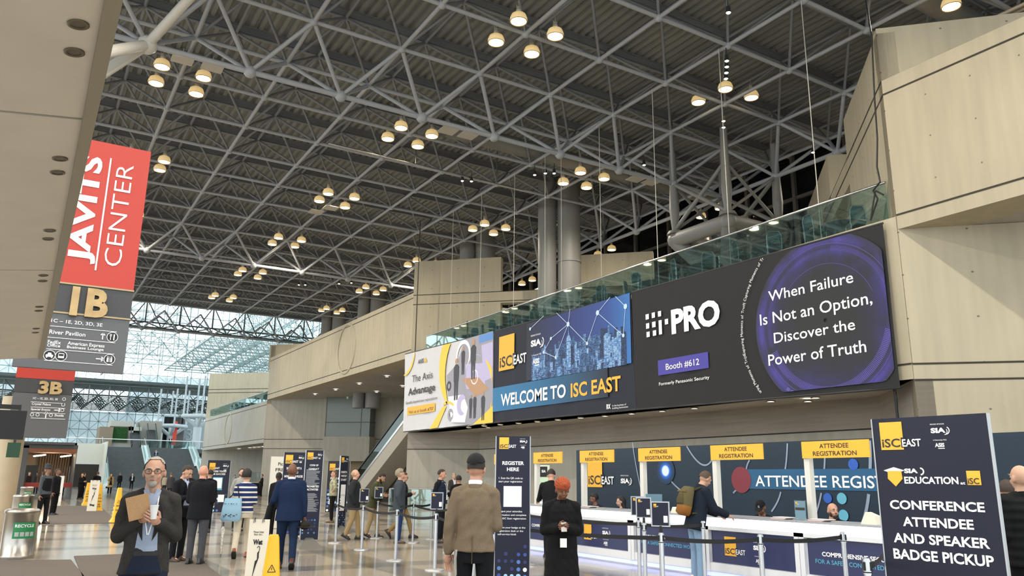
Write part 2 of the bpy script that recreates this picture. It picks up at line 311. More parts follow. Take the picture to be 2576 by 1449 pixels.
    if hair == 'short': cap('hair', hm, (0, .012, 1.660), (.084, .104, .107), lambda x, y, z: z > .62 or (y > -.1+.0 and z > -.45) or (y > -.62 and z > .35), 0, .03)
    elif hair == 'thin': cap('hair', hm, (0, .012, 1.656), (.0815, .1005, .103), lambda x, y, z: (z > .72 and y > -.75) or (y > .0 and z > -.4) or (y > -.5 and z > .42), 0, .01)
    elif hair == 'fringe': cap('hair', hm, (0, .012, 1.652), (.081, .1, .1), lambda x, y, z: (y > .05 and -.45 < z < .4), 0, .01)
    elif hair == 'full': cap('hair', hm, (0, .014, 1.670), (.094, .115, .118), lambda x, y, z: z > .55 or (y > -.15 and z > -.55) or (y > -.7 and z > .3), 0, .06)
    elif hair == 'long': cap('hair', hm, (0, .02, 1.64), (.092, .11, .13), lambda x, y, z: z > .6 or y > -.05 or (y > -.5 and z > .3), 0, .04)
    if hair == 'long':
        o = MB(); o.T = HM; o.loft([((0, .03, 1.45), .08, .05, 0), ((0, .04, 1.58), .088, .075, 0), ((0, .03, 1.68), .08, .08, 0)], 20); o.build('long_hair', hm, t)
    if hair == 'cap':
        cm_ = fab('16171B'); cap('cap', cm_, (0, .008, 1.675), (.088, .108, .1), lambda x, y, z: z > .05); o = MB(); o.T = HM; o.loft([((0, -.12, 1.678), .07, .075, .1), ((0, -.12, 1.686), .07, .075, .1)], 20); o.build('cap_brim', cm_, t)
        o = MB(); o.T = HM; txt(o, 'C', 0, 1.695, .035, .03, 'C', -.1, 0, .05); o.build('cap_emblem', wtext, t)
    if hair == 'kippah':
        cap('hair', hm, (0, .012, 1.658), (.081, .101, .103), lambda x, y, z: z > .6 or (y > -.1 and z > -.35) or (y > -.62 and z > .35), 0, .01)
        cap('skullcap', mat('velvet_black', '0E0F11', .9), (0, .03, 1.680), (.083, .098, .095), lambda x, y, z: z > .05+.25*(-y))
    if hair == 'turban':
        tm = mat('turban_rust', '9A4522', .8, noise=.15, nscale=30); o = MB(); o.T = HM
        o.ell((0, .022, 1.705), (.092, .114, .080), 26)
        for i in range(7):
            for sg in (-1, 1):
                Mr = Matrix.Rotation(sg*R(12+11*i), 4, 'Y') @ Matrix.Rotation(R(-8), 4, 'X'); zz_ = -.035+.016*i; pts = []
                for j in range(25):
                    q = 2*PI*j/24; v = Mr @ Vector((math.cos(q), math.sin(q), zz_/.09)); v.normalize(); pts.append(Vector((v.x*.090, .022+v.y*.112, 1.705+v.z*.078)))
                o.path(pts, .011, 6)
        o.ell((0, -.075, 1.735), (.035, .025, .035), 12); o.build('turban', tm, t)
    if hair == 'hat':
        o = MB(); o.T = HM; o.lathe([(.155, 1.70), (.158, 1.705), (.09, 1.712), (.086, 1.78), (.075, 1.83), (.03, 1.845), (.001, 1.83)], 28, 0, (0, .01, 0)); o.lathe([(.155, 1.70), (.088, 1.70)], 28, 0, (0, .01, 0)); o.build('hat', fab('3A3D42'), t)
    if beard:
        bmx = mat('beard_'+beard, beard, .9, noise=.2, nscale=150); o = MB(); o.T = HM; o.ell((0, -.062, 1.556), (.036, .034, .034), 16); 
        if beard[:2] < '90':
            for s in (-1, 1): o.ell((.052*s, -.03, 1.585), (.018, .036, .038), 12)
        o.ell((0, -.089, 1.602), (.028, .012, .006), 12); me = remesh(o, max(vox*.7, .004), 1); put(me, 'beard', bmx, t)
    # ---- trousers
    if not skirt:
        mb = MB(); mb.loft([((0, 0, .80), .15*b, .115*b, 0), ((0, 0, .92), .165*b, .118*b, 0), ((0, 0, 1.03), .15*b, .108*b, 0)], 24)
        for hp, kn, an, pt in feet:
            a2 = an+(kn-an).normalized()*-.0; limb(mb, hp+Vector((0, 0, -.02)), kn, .095*b, .072); limb(mb, kn, a2, .07, .058)
        me = remesh(mb, vox, 3); put(me, 'trousers', fab(legc), t)
        mb = MB(); mb.loft([((0, 0, 1.005), .157*b, .115*b, 0), ((0, 0, 1.04), .155*b, .113*b, 0)], 24); mb.build('belt', black, t)
    if True:
        for i, (hp, kn, an, pt) in enumerate(feet):
            mb = MB(); M = Matrix.Translation(an) @ Matrix.Rotation(-pt, 4, 'X'); mb.T = M; mb.loft([((0, -.045, -.083), .046, .135, 0), ((0, -.045, -.062), .050, .142, 0), ((0, -.04, -.045), .048, .135, 0), ((0, -.01, -.01), .043, .085, 0), ((0, .012, .03), .042, .05, 0)], 20, 0, True, 2.6); mb.loft([((0, -.045, -.0845), .049, .14, 0), ((0, -.045, -.066), .052, .145, 0)], 20, 1, True, 2.6)
            mb.build('shoe', [mat('shoe_'+shoec, shoec, .4), mat('sole_white', 'D8D4CC', .6) if shoec[0] in 'CDEF' or top == 'sneak' else mat('sole_dark', '1B1815', .6)], t)
    # ---- top garment
    def torso(z0, grow, nk=1.47):
        g = grow; hemr = .172*b+g; out = []
        if z0 < .95: out += [((0, .0, z0), hemr+.012+(.10*(.9-z0) if skirt else 0), (.122*b+g)+(.08*(.9-z0) if skirt else 0), 0)]
        if z0 < .9: out += [((0, 0, .95), .168*b+g, .120*b+g, 0)]
        out += [((0, 0, 1.10), .155*b+g, .112*b+g, 0), ((0, 0, 1.28), .170*b+g, .120*b+g, 0), ((0, 0, 1.37), .170*b+g, .112*b+g, 0), ((0, .005, 1.435), .135*b+g, .092*b+g, 0), ((0, .008, nk), .085+g, .072+g, 0)]
        return out
    g = {'jacket': .014, 'coat': .03, 'shirt': .004, 'sweater': .012, 'puffer': .035, 'parka': .03, 'vest': .02, 'longcoat': .03}[top]
    tc_ = topc if isinstance(topc, str) else None
    tm = fab(topc, .85, .22 if top == 'jacket' and topc == '312F2D' else .1) if isinstance(topc, str) else topc
    mb = MB(); mb.T = LM_; z0 = {'shirt': .9, 'sweater': .9, 'vest': .93, 'puffer': .84, 'parka': .80, 'coat': .62, 'longcoat': .13}.get(top, hem); secs = torso(z0, g)
    if top == 'longcoat': secs = [((0, 0, z0), .27, .24, 0), ((0, 0, .5), .235, .19, 0), ((0, 0, .9), .205, .15, 0)]+secs[2:]
    mb.loft(secs, 32); 
    for s in (-1, 1): mb.tube((.045*s, .012, 1.470), (.155*s*(b*.5+.5), .003, 1.432), .046+g*.6, .045+g*.6, 12); mb.ell((.158*s*(b*.5+.5), 0, 1.417), (.062, .062+g*.5, .055), 14)
    mb.T = None
    for s, sh, el, wr, f, a in arms:
        short = top == 'shirt' and tie == 'short'; rr = g*.9
        limb(mb, sh, el, .054*b+rr, .048+rr)
        if not short: limb(mb, el, wr-f*.015, .048+rr, .038+rr*.8)
    me = remesh(mb, vox, 4)
    if top == 'puffer':
        for v in me.vertices: v.co.x *= 1+.02*math.sin(v.co.z*75); v.co.y *= 1+.03*math.sin(v.co.z*75)
    elif near:
        nn = [0.0]*(3*len(me.vertices)); me.vertices.foreach_get('normal', nn); cc = [0.0]*len(nn); me.vertices.foreach_get('co', cc)
        for i in range(0, len(cc), 3):      # soft cloth folds at waist and elbows
            x, y, z = cc[i:i+3]; q = (math.sin(z*46+x*30)*math.sin(x*21+y*33)+.8*math.sin(z*24-x*14+y*19)*math.sin(x*9+z*6))*.0032
            for c_ in range(3): cc[i+c_] += nn[i+c_]*q
        me.vertices.foreach_set('co', cc); me.update()
    nm = {'shirt': 'shirt', 'sweater': 'sweater', 'vest': 'sweater', 'coat': 'coat', 'longcoat': 'coat', 'puffer': 'puffer_jacket', 'parka': 'parka'}.get(top, 'jacket'); jk = put(me, nm, tm if top != 'vest' else fab('14161C'), t)
    def patch(name, m, z0, z1, wfun, off, n=10, kz=16, back=False, yoff=0):     # strip lying on the chest, half width wfun(s)
        m2 = MB(); m2.T = LM_; sx = torso(z0 if z0 < .9 else .95, g+off); vs = []
        def sec(z):
            for a, c in zip(sx, sx[1:]):
                if a[0][2] <= z <= c[0][2]: q = (z-a[0][2])/(c[0][2]-a[0][2]); return a[1]*(1-q)+c[1]*q, a[2]*(1-q)+c[2]*q, a[0][1]*(1-q)+c[0][1]*q
            return (sx[0] if z < sx[0][0][2] else sx[-1])[1], (sx[0] if z < sx[0][0][2] else sx[-1])[2], .008
        for j in range(kz+1):
            s = j/kz; z = z0+(z1-z0)*s; rx, ry, yo = sec(z); w0, w1 = wfun(s)
            for i in range(n+1):
                x = w0+(w1-w0)*i/n; y = -ry*math.sqrt(max(0, 1-(x/rx)**2))+yo
                if back: y = -y+2*yo
                vs.append((x, y+yoff, z))
        m2.add(vs, [(j*(n+1)+i, j*(n+1)+i+1, (j+1)*(n+1)+i+1, (j+1)*(n+1)+i) for j in range(kz) for i in range(n)], 0, True); return m2.build(name, m, t)
    if shirt:      # open jacket showing the shirt, lapels at both sides
        wb_ = .028 if stride == 0 else .03; patch('shirt_front', fab(shirt, .7, .05), 1.02, 1.475, lambda s: (-(.085-.035*s), .085-.035*s), .014); patch('belt_front', black, .985, 1.02, lambda s: (-.088, .088), .017, 8, 2)
        patch('trousers_front', fab(legc), hem+.01, .985, lambda s: (-(.135-.047*s), .135-.047*s), .015, 10, 8)
        for s in (-1, 1): patch('lapel', fab('242322' if topc == '312F2D' else topc), 1.10, 1.46, (lambda q, s=s: tuple(sorted((s*(.035+.03*q), s*(.035+.03*q+.05*math.sin(PI*min(1, q*1.1)))))) ), .024, 6)
        mb = MB(); mb.T = LM_; 
        for s in (-1, 1): mb.add([(.0*s, -.112, 1.425), (.045*s, -.112, 1.40), (.068*s, -.065, 1.50), (.035*s, -.085, 1.515)], [(0, 1, 2, 3)]); mb.add([(.0*s, -.108, 1.425), (.045*s, -.108, 1.40), (.066*s, -.06, 1.50), (.03*s, -.08, 1.515)], [(3, 2, 1, 0)])
        mb.build('collar', fab(shirt, .7, .05), t)
    elif top in ('jacket', 'coat', 'parka', 'puffer', 'longcoat', 'sweater', 'vest', 'shirt'):
        mb = MB(); mb.T = LM_; r_ = .07 if top in ('jacket', 'shirt', 'sweater') else .085; mb.loft([((0, .006, 1.455), r_+.012, r_+.008, 0), ((0, .01, 1.50), r_, r_-.002, .12), ((0, .012, 1.52), r_-.006, r_-.008, .12)], 24, 0, False); mb.build('collar', tm, t)
    if top == 'jacket' and tie and tie.startswith('c:'):
        mb = MB(); mb.T = LM_; mb.loft([((0, .012, 1.50), .069, .067, .1), ((0, .014, 1.530), .064, .062, .12), ((0, .014, 1.537), .062, .060, .12)], 24, 0, False); mb.build('shirt_collar', fab(tie[2:], .7), t)
    if top == 'vest':
        mb = MB(); mb.T = LM_; mb.loft([(c, rx+.014, ry+.014, a) for c, rx, ry, a in torso(.93, g)], 32); me = remesh(mb, vox, 2)
        for v in me.vertices: v.co.y *= 1+.03*math.sin(v.co.z*95); v.co.x *= 1+.012*math.sin(v.co.z*95)
        put(me, 'vest', tm, t)
    if lanyard:
        mb = MB(); mb.T = LM_; gg = -(.112*b+g+.024)
        for s in (-1, 1): mb.path([(.055*s, -.03, 1.50), (.05*s, gg+.012, 1.40), (.028*s, gg-.004, 1.26), (.004*s, gg, 1.15)], .006, 5)
        mb.build('lanyard', fab(lanyard, .6, .02), t)
        if badge: mb = MB(); mb.T = LM_; mb.box(-.045, .045, gg-.012, gg-.006, 1.03, 1.15); mb.build('badge', white, t)
    return t, HM, LM_, arms
def facing(px, py):      # angle so that local -y points from p to the camera
    p = fl(px, py); return math.atan2(p.x, p.y)*-1 if False else math.atan2(-p.x, p.y)
def gnd(px, py): p = fl(px, py); return (p.x, p.y)
def byray(px, D): q = ray(px, 1200); h = math.hypot(q.x, q.y); return (q.x/h*D, q.y/h*D)
def ftc(p): return math.atan2(-p[0], p[1])      # faces the camera when added 0, back to the camera with PI
P_ = []
# -- the man in the grey blazer walking to the camera
p = byray(388, 7.35); t, HM, LMx, arms = person('man with glasses and short grey beard in dark grey tweed blazer walking towards the viewer', p, ftc(p), 1.745, 'jacket', '312F2D', '1C2233', '2A211B', 'B98D76', '9B948C', 'thin', ((.16, .10, -1), (-.50, -.66, .40)), ((.20, .12, -1), (-.56, -.62, .46)), .55, 0, -6, 4, '8F9AAE', None, 'E6E6E8', False, .007, '9C9389', True, .84, 1.0, hand_c=.55)
wr = arms[1][3]; wl = arms[0][3]
mb = MB(); M = Matrix.Translation(wr+Vector((-.01, -.05, .10))) @ Matrix.Rotation(R(-15), 4, 'Y') @ Matrix.Rotation(R(-12), 4, 'X'); mb.T = M; mb.box(-.085, .085, -.008, .008, -.08, .11); o = mb.build('notebook', fab('A5825E', .7)); o.parent = t; o.parent = None
o.matrix_world = Matrix.Translation((p[0], p[1], 0)) @ Matrix.Rotation(ftc(p), 4, 'Z') @ Matrix.Scale(1.745/1.768, 4); tag(o, 'tan notebook in the hands of the man in the grey blazer', 'notebook')
mb = MB(); mb.T = Matrix.Translation(wl+Vector((-.05, -.07, .07))); mb.tube((0, 0, -.05), (0, 0, .05), .024, .032, 16); mb.tube((0, 0, .05), (0, 0, .058), .034, .034, 16); o = mb.build('paper_cup', mat('cup_white', 'DADADA', .5)); o.matrix_world = Matrix.Translation((p[0], p[1], 0)) @ Matrix.Rotation(ftc(p), 4, 'Z'); tag(o, 'white paper cup held by the man in the grey blazer', 'cup')
# -- the man in the tan blazer, back view
p = byray(1197, 7.9); t, HM, LMx, arms = person('man in tan blazer and black skullcap seen from behind in the foreground', p, ftc(p)+PI-.15, 1.82, 'jacket', '70614F', '0F1014', '15120F', 'B98A72', '2A211C', 'kippah', ((.24, .06, -1), (.04, -.08, -1)), 'phone', .0, 0, -8, 6, None, 'c:E8E6E2', None, False, .008, None, False, .90, 1.0)
mb = MB()
for k in range(4): x = .14+.006*k; mb.path([(x, .12, .92), (x+.006, .13, .84), (x-.002*k, .125, .70-.02*k)], .0025, 4)
mb.build('fringe_tassel', fab('B8B4AC'), t); mb = MB(); mb.T = LMx; mb.box(-.002, .002, .135, .143, .80, 1.05); mb.build('vent_seam', fab('5E5040'), t)
# -- the woman in the black coat
p = byray(1412, 9.7); t, HM, LMx, arms = person('woman in rust turban and long black coat looking down at her phone', p, ftc(p)+.12, 1.60, 'longcoat', '0E0E10', '0E0E10', '111111', '6E4632', '1A1512', 'turban', ((.16, .02, -1), (-.62, -.75, .12)), ((.16, .02, -1), (-.60, -.78, .15)), .0, 0, 6, 22, None, None, None, False, .008, None, False, .8, 1.05, skirt=True, hand_c=.7)
mb = MB(); mb.T = LMx; rnd = random.Random(5)
for i in range(150):
    a = rnd.uniform(0, 2*PI); z = rnd.uniform(1.30, 1.50); r_ = .155-(z-1.30)*.28; d = Vector((math.cos(a), math.sin(a)*.85, 0)); q = Vector((0, 0, z))+d*r_; mb.tube(q, q+Vector((d.x*.03+rnd.uniform(-.02, .02), d.y*.03+rnd.uniform(-.02, .02), -rnd.uniform(.04, .09))), .016, .002, 5)
mb.build('fur_collar', mat('fur_black', '121113', .95), t)
mb = MB(); c_ = (arms[0][3]+arms[1][3])/2+Vector((0, -.085, .02)); mb.T = Matrix.Translation(c_) @ Matrix.Rotation(R(-35), 4, 'X'); mb.box(-.036, .036, -.006, .006, -.07, .07); o = mb.build('phone', mat('phone_black', '0C0C10', .2)); o.matrix_world = Matrix.Translation((p[0], p[1], 0)) @ Matrix.Rotation(ftc(p)+.12, 4, 'Z') @ Matrix.Scale(1.60/1.768, 4); tag(o, 'black phone in the hands of the woman in the rust turban', 'phone')
mb = MB(); mb.T = LMx; mb.box(-.045, .04, -.222, -.217, .93, 1.04); mb.build('badge', white, t)
# -- people of the queue and beyond: (label, place, heading offset from camera-facing, kwargs)
def G(label, px, py, da, **k): p = gnd(px, py); return person(label, p, ftc(p)+R(da), **k)
G('man in dark navy suit with bowed head directly behind the grey blazer man', 440, 1413, 50, H=1.80, topc='15161C', legc='15161A', shoec='3A2114', skc='C19379', hairc='2E2119', armL='phone', armR='phone', hyaw=0, hpitch=28, shirt='A8B8D2', vox=.010, bulk=1.08)
G('bald man in black jacket and grey trousers seen from behind beside the navy suit man', 488, 1420, 160, H=1.79, topc='131419', legc='45454A', shoec='14110F', skc='C98F74', hairc='B0A79E', hair='none', armL='phone', armR='phone', hpitch=8, vox=.010, bulk=1.15)
t, HM, LMx, arms = G('person in navy and white striped sweater and cream trousers walking away', 603, 1404, 175, H=1.72, top='sweater', topc='23305C', legc='C9BDA8', shoec='8A4326', skc='C99E83', hairc='1E1916', hair='full', armL='walkf', armR='phone', stride=-.75, hyaw=-15, vox=.010)
sm = MT['fabric_23305C']; N, L, b = nodes(sm); tc = N.new('ShaderNodeTexCoord'); sp = N.new('ShaderNodeSeparateXYZ'); L.new(tc.outputs['Object'], sp.inputs[0]); L.new(mixc(N, L, math_n(N, L, 'LESS_THAN', math_n(N, L, 'WRAP', sp.outputs[2], .1, 0), .034), hexc('23305C'), hexc('D9D4C8')), b.inputs['Base Color'])
Mw = Matrix.Translation(t.location) @ Matrix.Rotation(t.rotation_euler.z, 4, 'Z') @ Matrix.Scale(1.72/1.768, 4)
tb = thing('tote_bag', 'light blue tote bag hanging from the shoulder of the striped sweater person', 'bag'); tb.matrix_world = Mw; mb = MB(); mb.loft([((.23, .20, .74), .17, .05, 0), ((.23, .20, .79), .205, .075, 0), ((.22, .19, 1.02), .19, .055, 0), ((.21, .17, 1.20), .165, .02, 0)], 20, 0, True, 2.6); mb.build('bag_body', fab('8FB3C9', .7, .06), tb)
mb = MB(); mb.path([(.10, .17, 1.20), (.14, .12, 1.40), (.17, .02, 1.475), (.22, -.1, 1.38), (.26, -.02, 1.25), (.30, .16, 1.2)], .012, 6); mb.build('strap', fab('20222B'), tb); mb = MB(); rnd = random.Random(2)
for i in range(26): x, z = rnd.uniform(.08, .36), rnd.choice((.82, .845, .87, 1.08)); mb.box(x, x+.016, .268-.05*max(0, z-.9), .278-.05*max(0, z-.9), z, z+.014)
mb.build('print', black, tb)
um = thing('umbrella', 'closed patterned umbrella hanging beside the leg of the striped sweater person', 'umbrella'); um.matrix_world = Mw; mb = MB(); mb.loft([((.36, .16, .10), .008, .008, 0), ((.36, .16, .3), .022, .022, 0), ((.36, .16, .6), .034, .034, 0), ((.36, .16, .64), .012, .012, 0)], 12); mb.build('canopy', mat('umbrella_print', 'C9C4B8', .7, noise=.6, nscale=40), um); mb = MB(); mb.tube((.36, .16, .62), (.36, .16, .72), .008, n=6); mb.tube((.36, .16, .1), (.36, .16, .04), .005, n=6); mb.build('shaft', black, um)
G('bearded man in grey turtleneck sweater standing behind the striped sweater person', 596, 1335, 10, H=1.82, top='sweater', topc='9A9C98', legc='22242A', skc='C69A80', hairc='3B2B20', hair='short', beard='5A3F2E', armL='down', armR='pocket', vox=.014)
t, HM, LMx, arms = G('bald man in blue suit walking away with a black coat over his left arm', 717, 1432, 180, H=1.83, topc='14233F', legc='15233C', shoec='4A281C', skc='6A4532', hairc='2A1D16', hair='none', armL=((.34, .0, -1), (.1, -.72, -.3)), armR=((.2, .12, -1), (.06, -.12, -1)), stride=.6, tie='c:C9CDD6', vox=.010, bulk=1.22)
Mw = Matrix.Translation(t.location) @ Matrix.Rotation(t.rotation_euler.z, 4, 'Z') @ Matrix.Scale(1.83/1.768, 4); w_ = arms[0][3]; mb = MB(); mb.loft([(w_+Vector((.05, .0, -.52)), .055, .15, 0), (w_+Vector((.04, .0, -.25)), .075, .19, 0), (w_+Vector((0, .04, .0)), .07, .17, 0), (w_+Vector((-.01, .05, .05)), .05, .13, 0)], 20); o = mb.build('folded_coat', fab('0D0D0F')); o.matrix_world = Mw; tag(o, 'black folded coat over the arm of the man in the blue suit', 'coat')
w_ = arms[1][3]; mb = MB(); mb.ell(w_+Vector((-.02, .02, -.16)), (.09, .12, .08), 16); mb.lathe([(.15, 0), (.14, .012), (.09, .012)], 20, 0, w_+Vector((-.02, .02, -.19))); o = mb.build('hat', fab('26231F')); o.matrix_world = Mw; tag(o, 'dark hat held low by the man in the blue suit', 'hat')
t, HM, LMx, arms = G('man in patterned olive short sleeved shirt standing in profile before the black plan sign', 833, 1314, -88, H=1.83, top='shirt', topc='8E8B72', legc='121214', shoec='6D5A44', skc='BE8E74', hairc='5A4636', hair='thin', tie='short', armL='hip', armR='down', vox=.012, bulk=1.1)
sm = MT['fabric_8E8B72']; N, L, b = nodes(sm); n_ = N.new('ShaderNodeTexVoronoi'); n_.inputs['Scale'].default_value = 14; tc = N.new('ShaderNodeTexCoord'); L.new(tc.outputs['Object'], n_.inputs[0]); L.new(mixc(N, L, n_.outputs['Distance'], hexc('6E6F55'), hexc('B9B59A')), b.inputs['Base Color'])
G('bald man in charcoal jacket and khaki trousers in the queue, facing right', 885, 1357, 85, H=1.80, topc='26282B', legc='9C8560', shoec='17181A', skc='CF9F86', hairc='B58F78', hair='fringe', armL='down', armR='pocket', stride=.5, hyaw=10, vox=.011, bulk=1.12, top='parka')
G('dark bearded man in olive hooded jacket looking down at his phone in the queue', 935, 1352, 70, H=1.76, top='parka', topc='4A4A33', legc='A58F6A', shoec='17120F', skc='B98A70', hairc='201813', beard='2A1F18', armL='phone', armR='phone', stride=.4, lean=12, hpitch=28, vox=.011)
G('grey haired man in slate jacket and blue jeans standing in the queue', 1000, 1366, 95, H=1.80, top='parka', topc='3B424A', legc='22355E', shoec='5B4A3C', skc='C79A80', hairc='8B7F6C', hair='full', armL='pocket', armR='pocket', vox=.011, bulk=1.02)
G('man with glasses in black jacket and khaki trousers striding behind the grey haired man', 1008, 1353, 88, H=1.74, top='parka', topc='17181C', legc='8F7752', shoec='2C1B12', skc='C79A80', hairc='3A2A1E', armL='phone', armR='phone', stride=1.0, hpitch=14, glasses=True, vox=.012)
G('man in quilted navy vest with white lanyard in the queue, facing right', 1104, 1365, 70, H=1.82, top='vest', topc='1B2436', legc='15161B', shoec='2A1C14', skc='BE8C73', hairc='2A1C15', armL='phone', armR='back', lanyard='E5E5E5', badge=True, hpitch=10, vox=.010, bulk=1.12)
G('grey haired man in grey suit far behind the queue by the glass box', 1139, 1300, 20, H=1.82, topc='3A3732', legc='33302C', skc='C39880', hairc='9A948C', shirt='D5D8DC', armL='phone', armR='phone', hpitch=12, vox=.016)
G('man in long black jacket standing at the counter seen from behind', 1388, 1402, 195, H=1.83, topc='141418', legc='15151A', shoec='121212', skc='BE9078', hairc='201815', armL='counter', armR='counter', lean=6, hpitch=20, hyaw=-25, vox=.011, bulk=1.12, hem=.72)
# person mostly hidden beside the tan blazer
G('person in black coat mostly hidden between navy vest man and tan blazer man', 1150, 1352, 180, H=1.68, top='parka', topc='0F0F12', legc='111114', skc='B98A70', hairc='171312', armL='phone', armR='phone', vox=.016)
# -- the man with the backpack at the counter
p = (9.62, 9.9); t, HM, LMx, arms = person('man with olive and brown backpack in navy jacket and light jeans leaning at the counter', p, -PI/2+PI+R(-18), 1.80, 'parka', '17202B', '7F9AB5', 'D9D4CB', 'B88D74', '4A392C', 'thin', 'counter', 'counter', 0, 14, 12, 18, vox=.009, bulk=1.05, kneeL=0)
Mw = Matrix.Translation(t.location) @ Matrix.Rotation(t.rotation_euler.z, 4, 'Z') @ Matrix.Scale(1.8/1.768, 4) @ LMx; bp = thing('backpack', 'olive backpack with tan leather base worn by the man leaning at the counter', 'backpack'); bp.matrix_world = Mw
mb = MB(); mb.loft([((0, .23, 1.12), .155, .085, 0), ((0, .245, 1.25), .155, .095, 0), ((0, .235, 1.38), .14, .085, 0), ((0, .215, 1.44), .11, .06, 0)], 24, 0, True, 3.5); mb.build('main_pack', fab('5A5237', .8), bp); mb = MB(); mb.loft([((0, .22, .98), .11, .06, 0), ((0, .24, 1.02), .155, .09, 0), ((0, .235, 1.13), .157, .088, 0)], 24, 0, True, 3.5); mb.build('leather_base', fab('8A5A28', .6), bp)
mb = MB(); mb.loft([((0, .31, 1.15), .11, .03, 0), ((0, .325, 1.22), .115, .03, 0), ((0, .315, 1.30), .10, .02, 0)], 20, 0, True, 3.5); mb.build('front_pocket', fab('4C452D', .8), bp); mb = MB()
for s in (-1, 1): mb.path([(.11*s, .17, 1.40), (.12*s, .06, 1.475), (.13*s, -.09, 1.42), (.15*s, -.13, 1.25), (.17*s, -.02, 1.08), (.14*s, .15, 1.03)], .017, 6)
mb.build('shoulder_strap', fab('3A3423'), bp); mb = MB(); mb.box(-.15, .15, .325, .335, 1.335, 1.36); mb.box(-.05, -.04, .33, .34, 1.2, 1.36); mb.build('buckle_strap', fab('6A5A38'), bp)
# -- attendants behind the counter (seated: shown from the chest up)
STN = [0]
def staff(label, px, py, x, H, **k):
    q = at(px, py, 0, x); zt = q.z; r_ = ftc((x, q.y))+R(k.pop('da', 0)); STN[0] += 1; zs = zt-H+.80*H/1.768
    t = thing('stool', 'padded stool under the attendant who is the %s from the left behind the counter' % ('first', 'second', 'third', 'fourth')[STN[0]-1], 'stool', (x+.03, q.y, 0), r_); mb = MB(); mb.tube((0, 0, zs-.06), (0, 0, zs), .19, n=20); mb.build('seat', fab('1D1E22'), t); mb = MB(); mb.tube((0, 0, .03), (0, 0, zs-.06), .025, n=10); mb.tube((0, 0, 0), (0, 0, .03), .2, .16, 20); mb.build('pedestal', chrome, t)
    return person(label, (x, q.y), r_, H, zoff=zt-H, sitz=1, **k)
staff('attendant with curly dark hair seated behind the counter before the yellow square logo', 1497, 1243, 11.95, 1.62, top='sweater', topc='20202A', skc='7A5140', hairc='1E1512', hair='full', armL='counter', armR='counter', hpitch=12, hyaw=-50, vox=.012, da=-25)
staff('attendant with dark tied back hair seated behind the counter left of the header post', 1565, 1249, 11.85, 1.60, top='sweater', topc='18181C', skc='C79C86', hairc='1E1714', hair='long', armL='counter', armR='counter', hpitch=14, hyaw=-60, vox=.012, da=-20)
staff('attendant in black cap with white letter bowed over the counter', 1915, 1258, 11.7, 1.72, top='sweater', topc='15151A', skc='8E6248', hairc='1E1714', hair='cap', armL='counter', armR='counter', hpitch=26, hyaw=-15, vox=.010)
staff('bald bearded attendant in black hooded jacket seated behind the counter', 2092, 1266, 11.65, 1.76, top='parka', topc='131318', skc='C09079', hairc='3A2A22', hair='none', beard='3D2B22', armL='counter', armR='counter', hpitch=4, hyaw=28, vox=.010)
# -- puffer jacket person at the right edge
p = byray(2566, 9.3); person('person in black quilted puffer jacket at the right edge beyond the conference sign', p, ftc(p)+PI+.6, 1.78, 'puffer', '131416', '101013', skc='C39A82', hairc='8A7D70', hair='none', armL='phone', armR='phone', vox=.010, bulk=1.15)
p = byray(2530, 10.5); person('person almost hidden between the conference sign and the puffer jacket', p, ftc(p)+PI, 1.64, 'parka', '16161A', '101013', skc='C39A82', hairc='3A2D24', vox=.016)
# -- guard
t, HM, LMx, arms = G('security guard in wide brimmed hat and dark grey uniform at the corner of the mat', 101, 1318, 50, H=1.84, top='shirt', topc='4A5056', legc='131418', shoec='121212', skc='8F6A55', hairc='2A211C', hair='hat', armL='down', armR='down', stride=.2, vox=.014, bulk=1.15)
mb = MB(); mb.T = LMx; mb.loft([((0, 0, 1.0), .19, .14, 0), ((0, 0, 1.28), .208, .148, 0), ((0, 0, 1.40), .19, .13, 0)], 24); mb.build('vest', fab('14161B'), t)
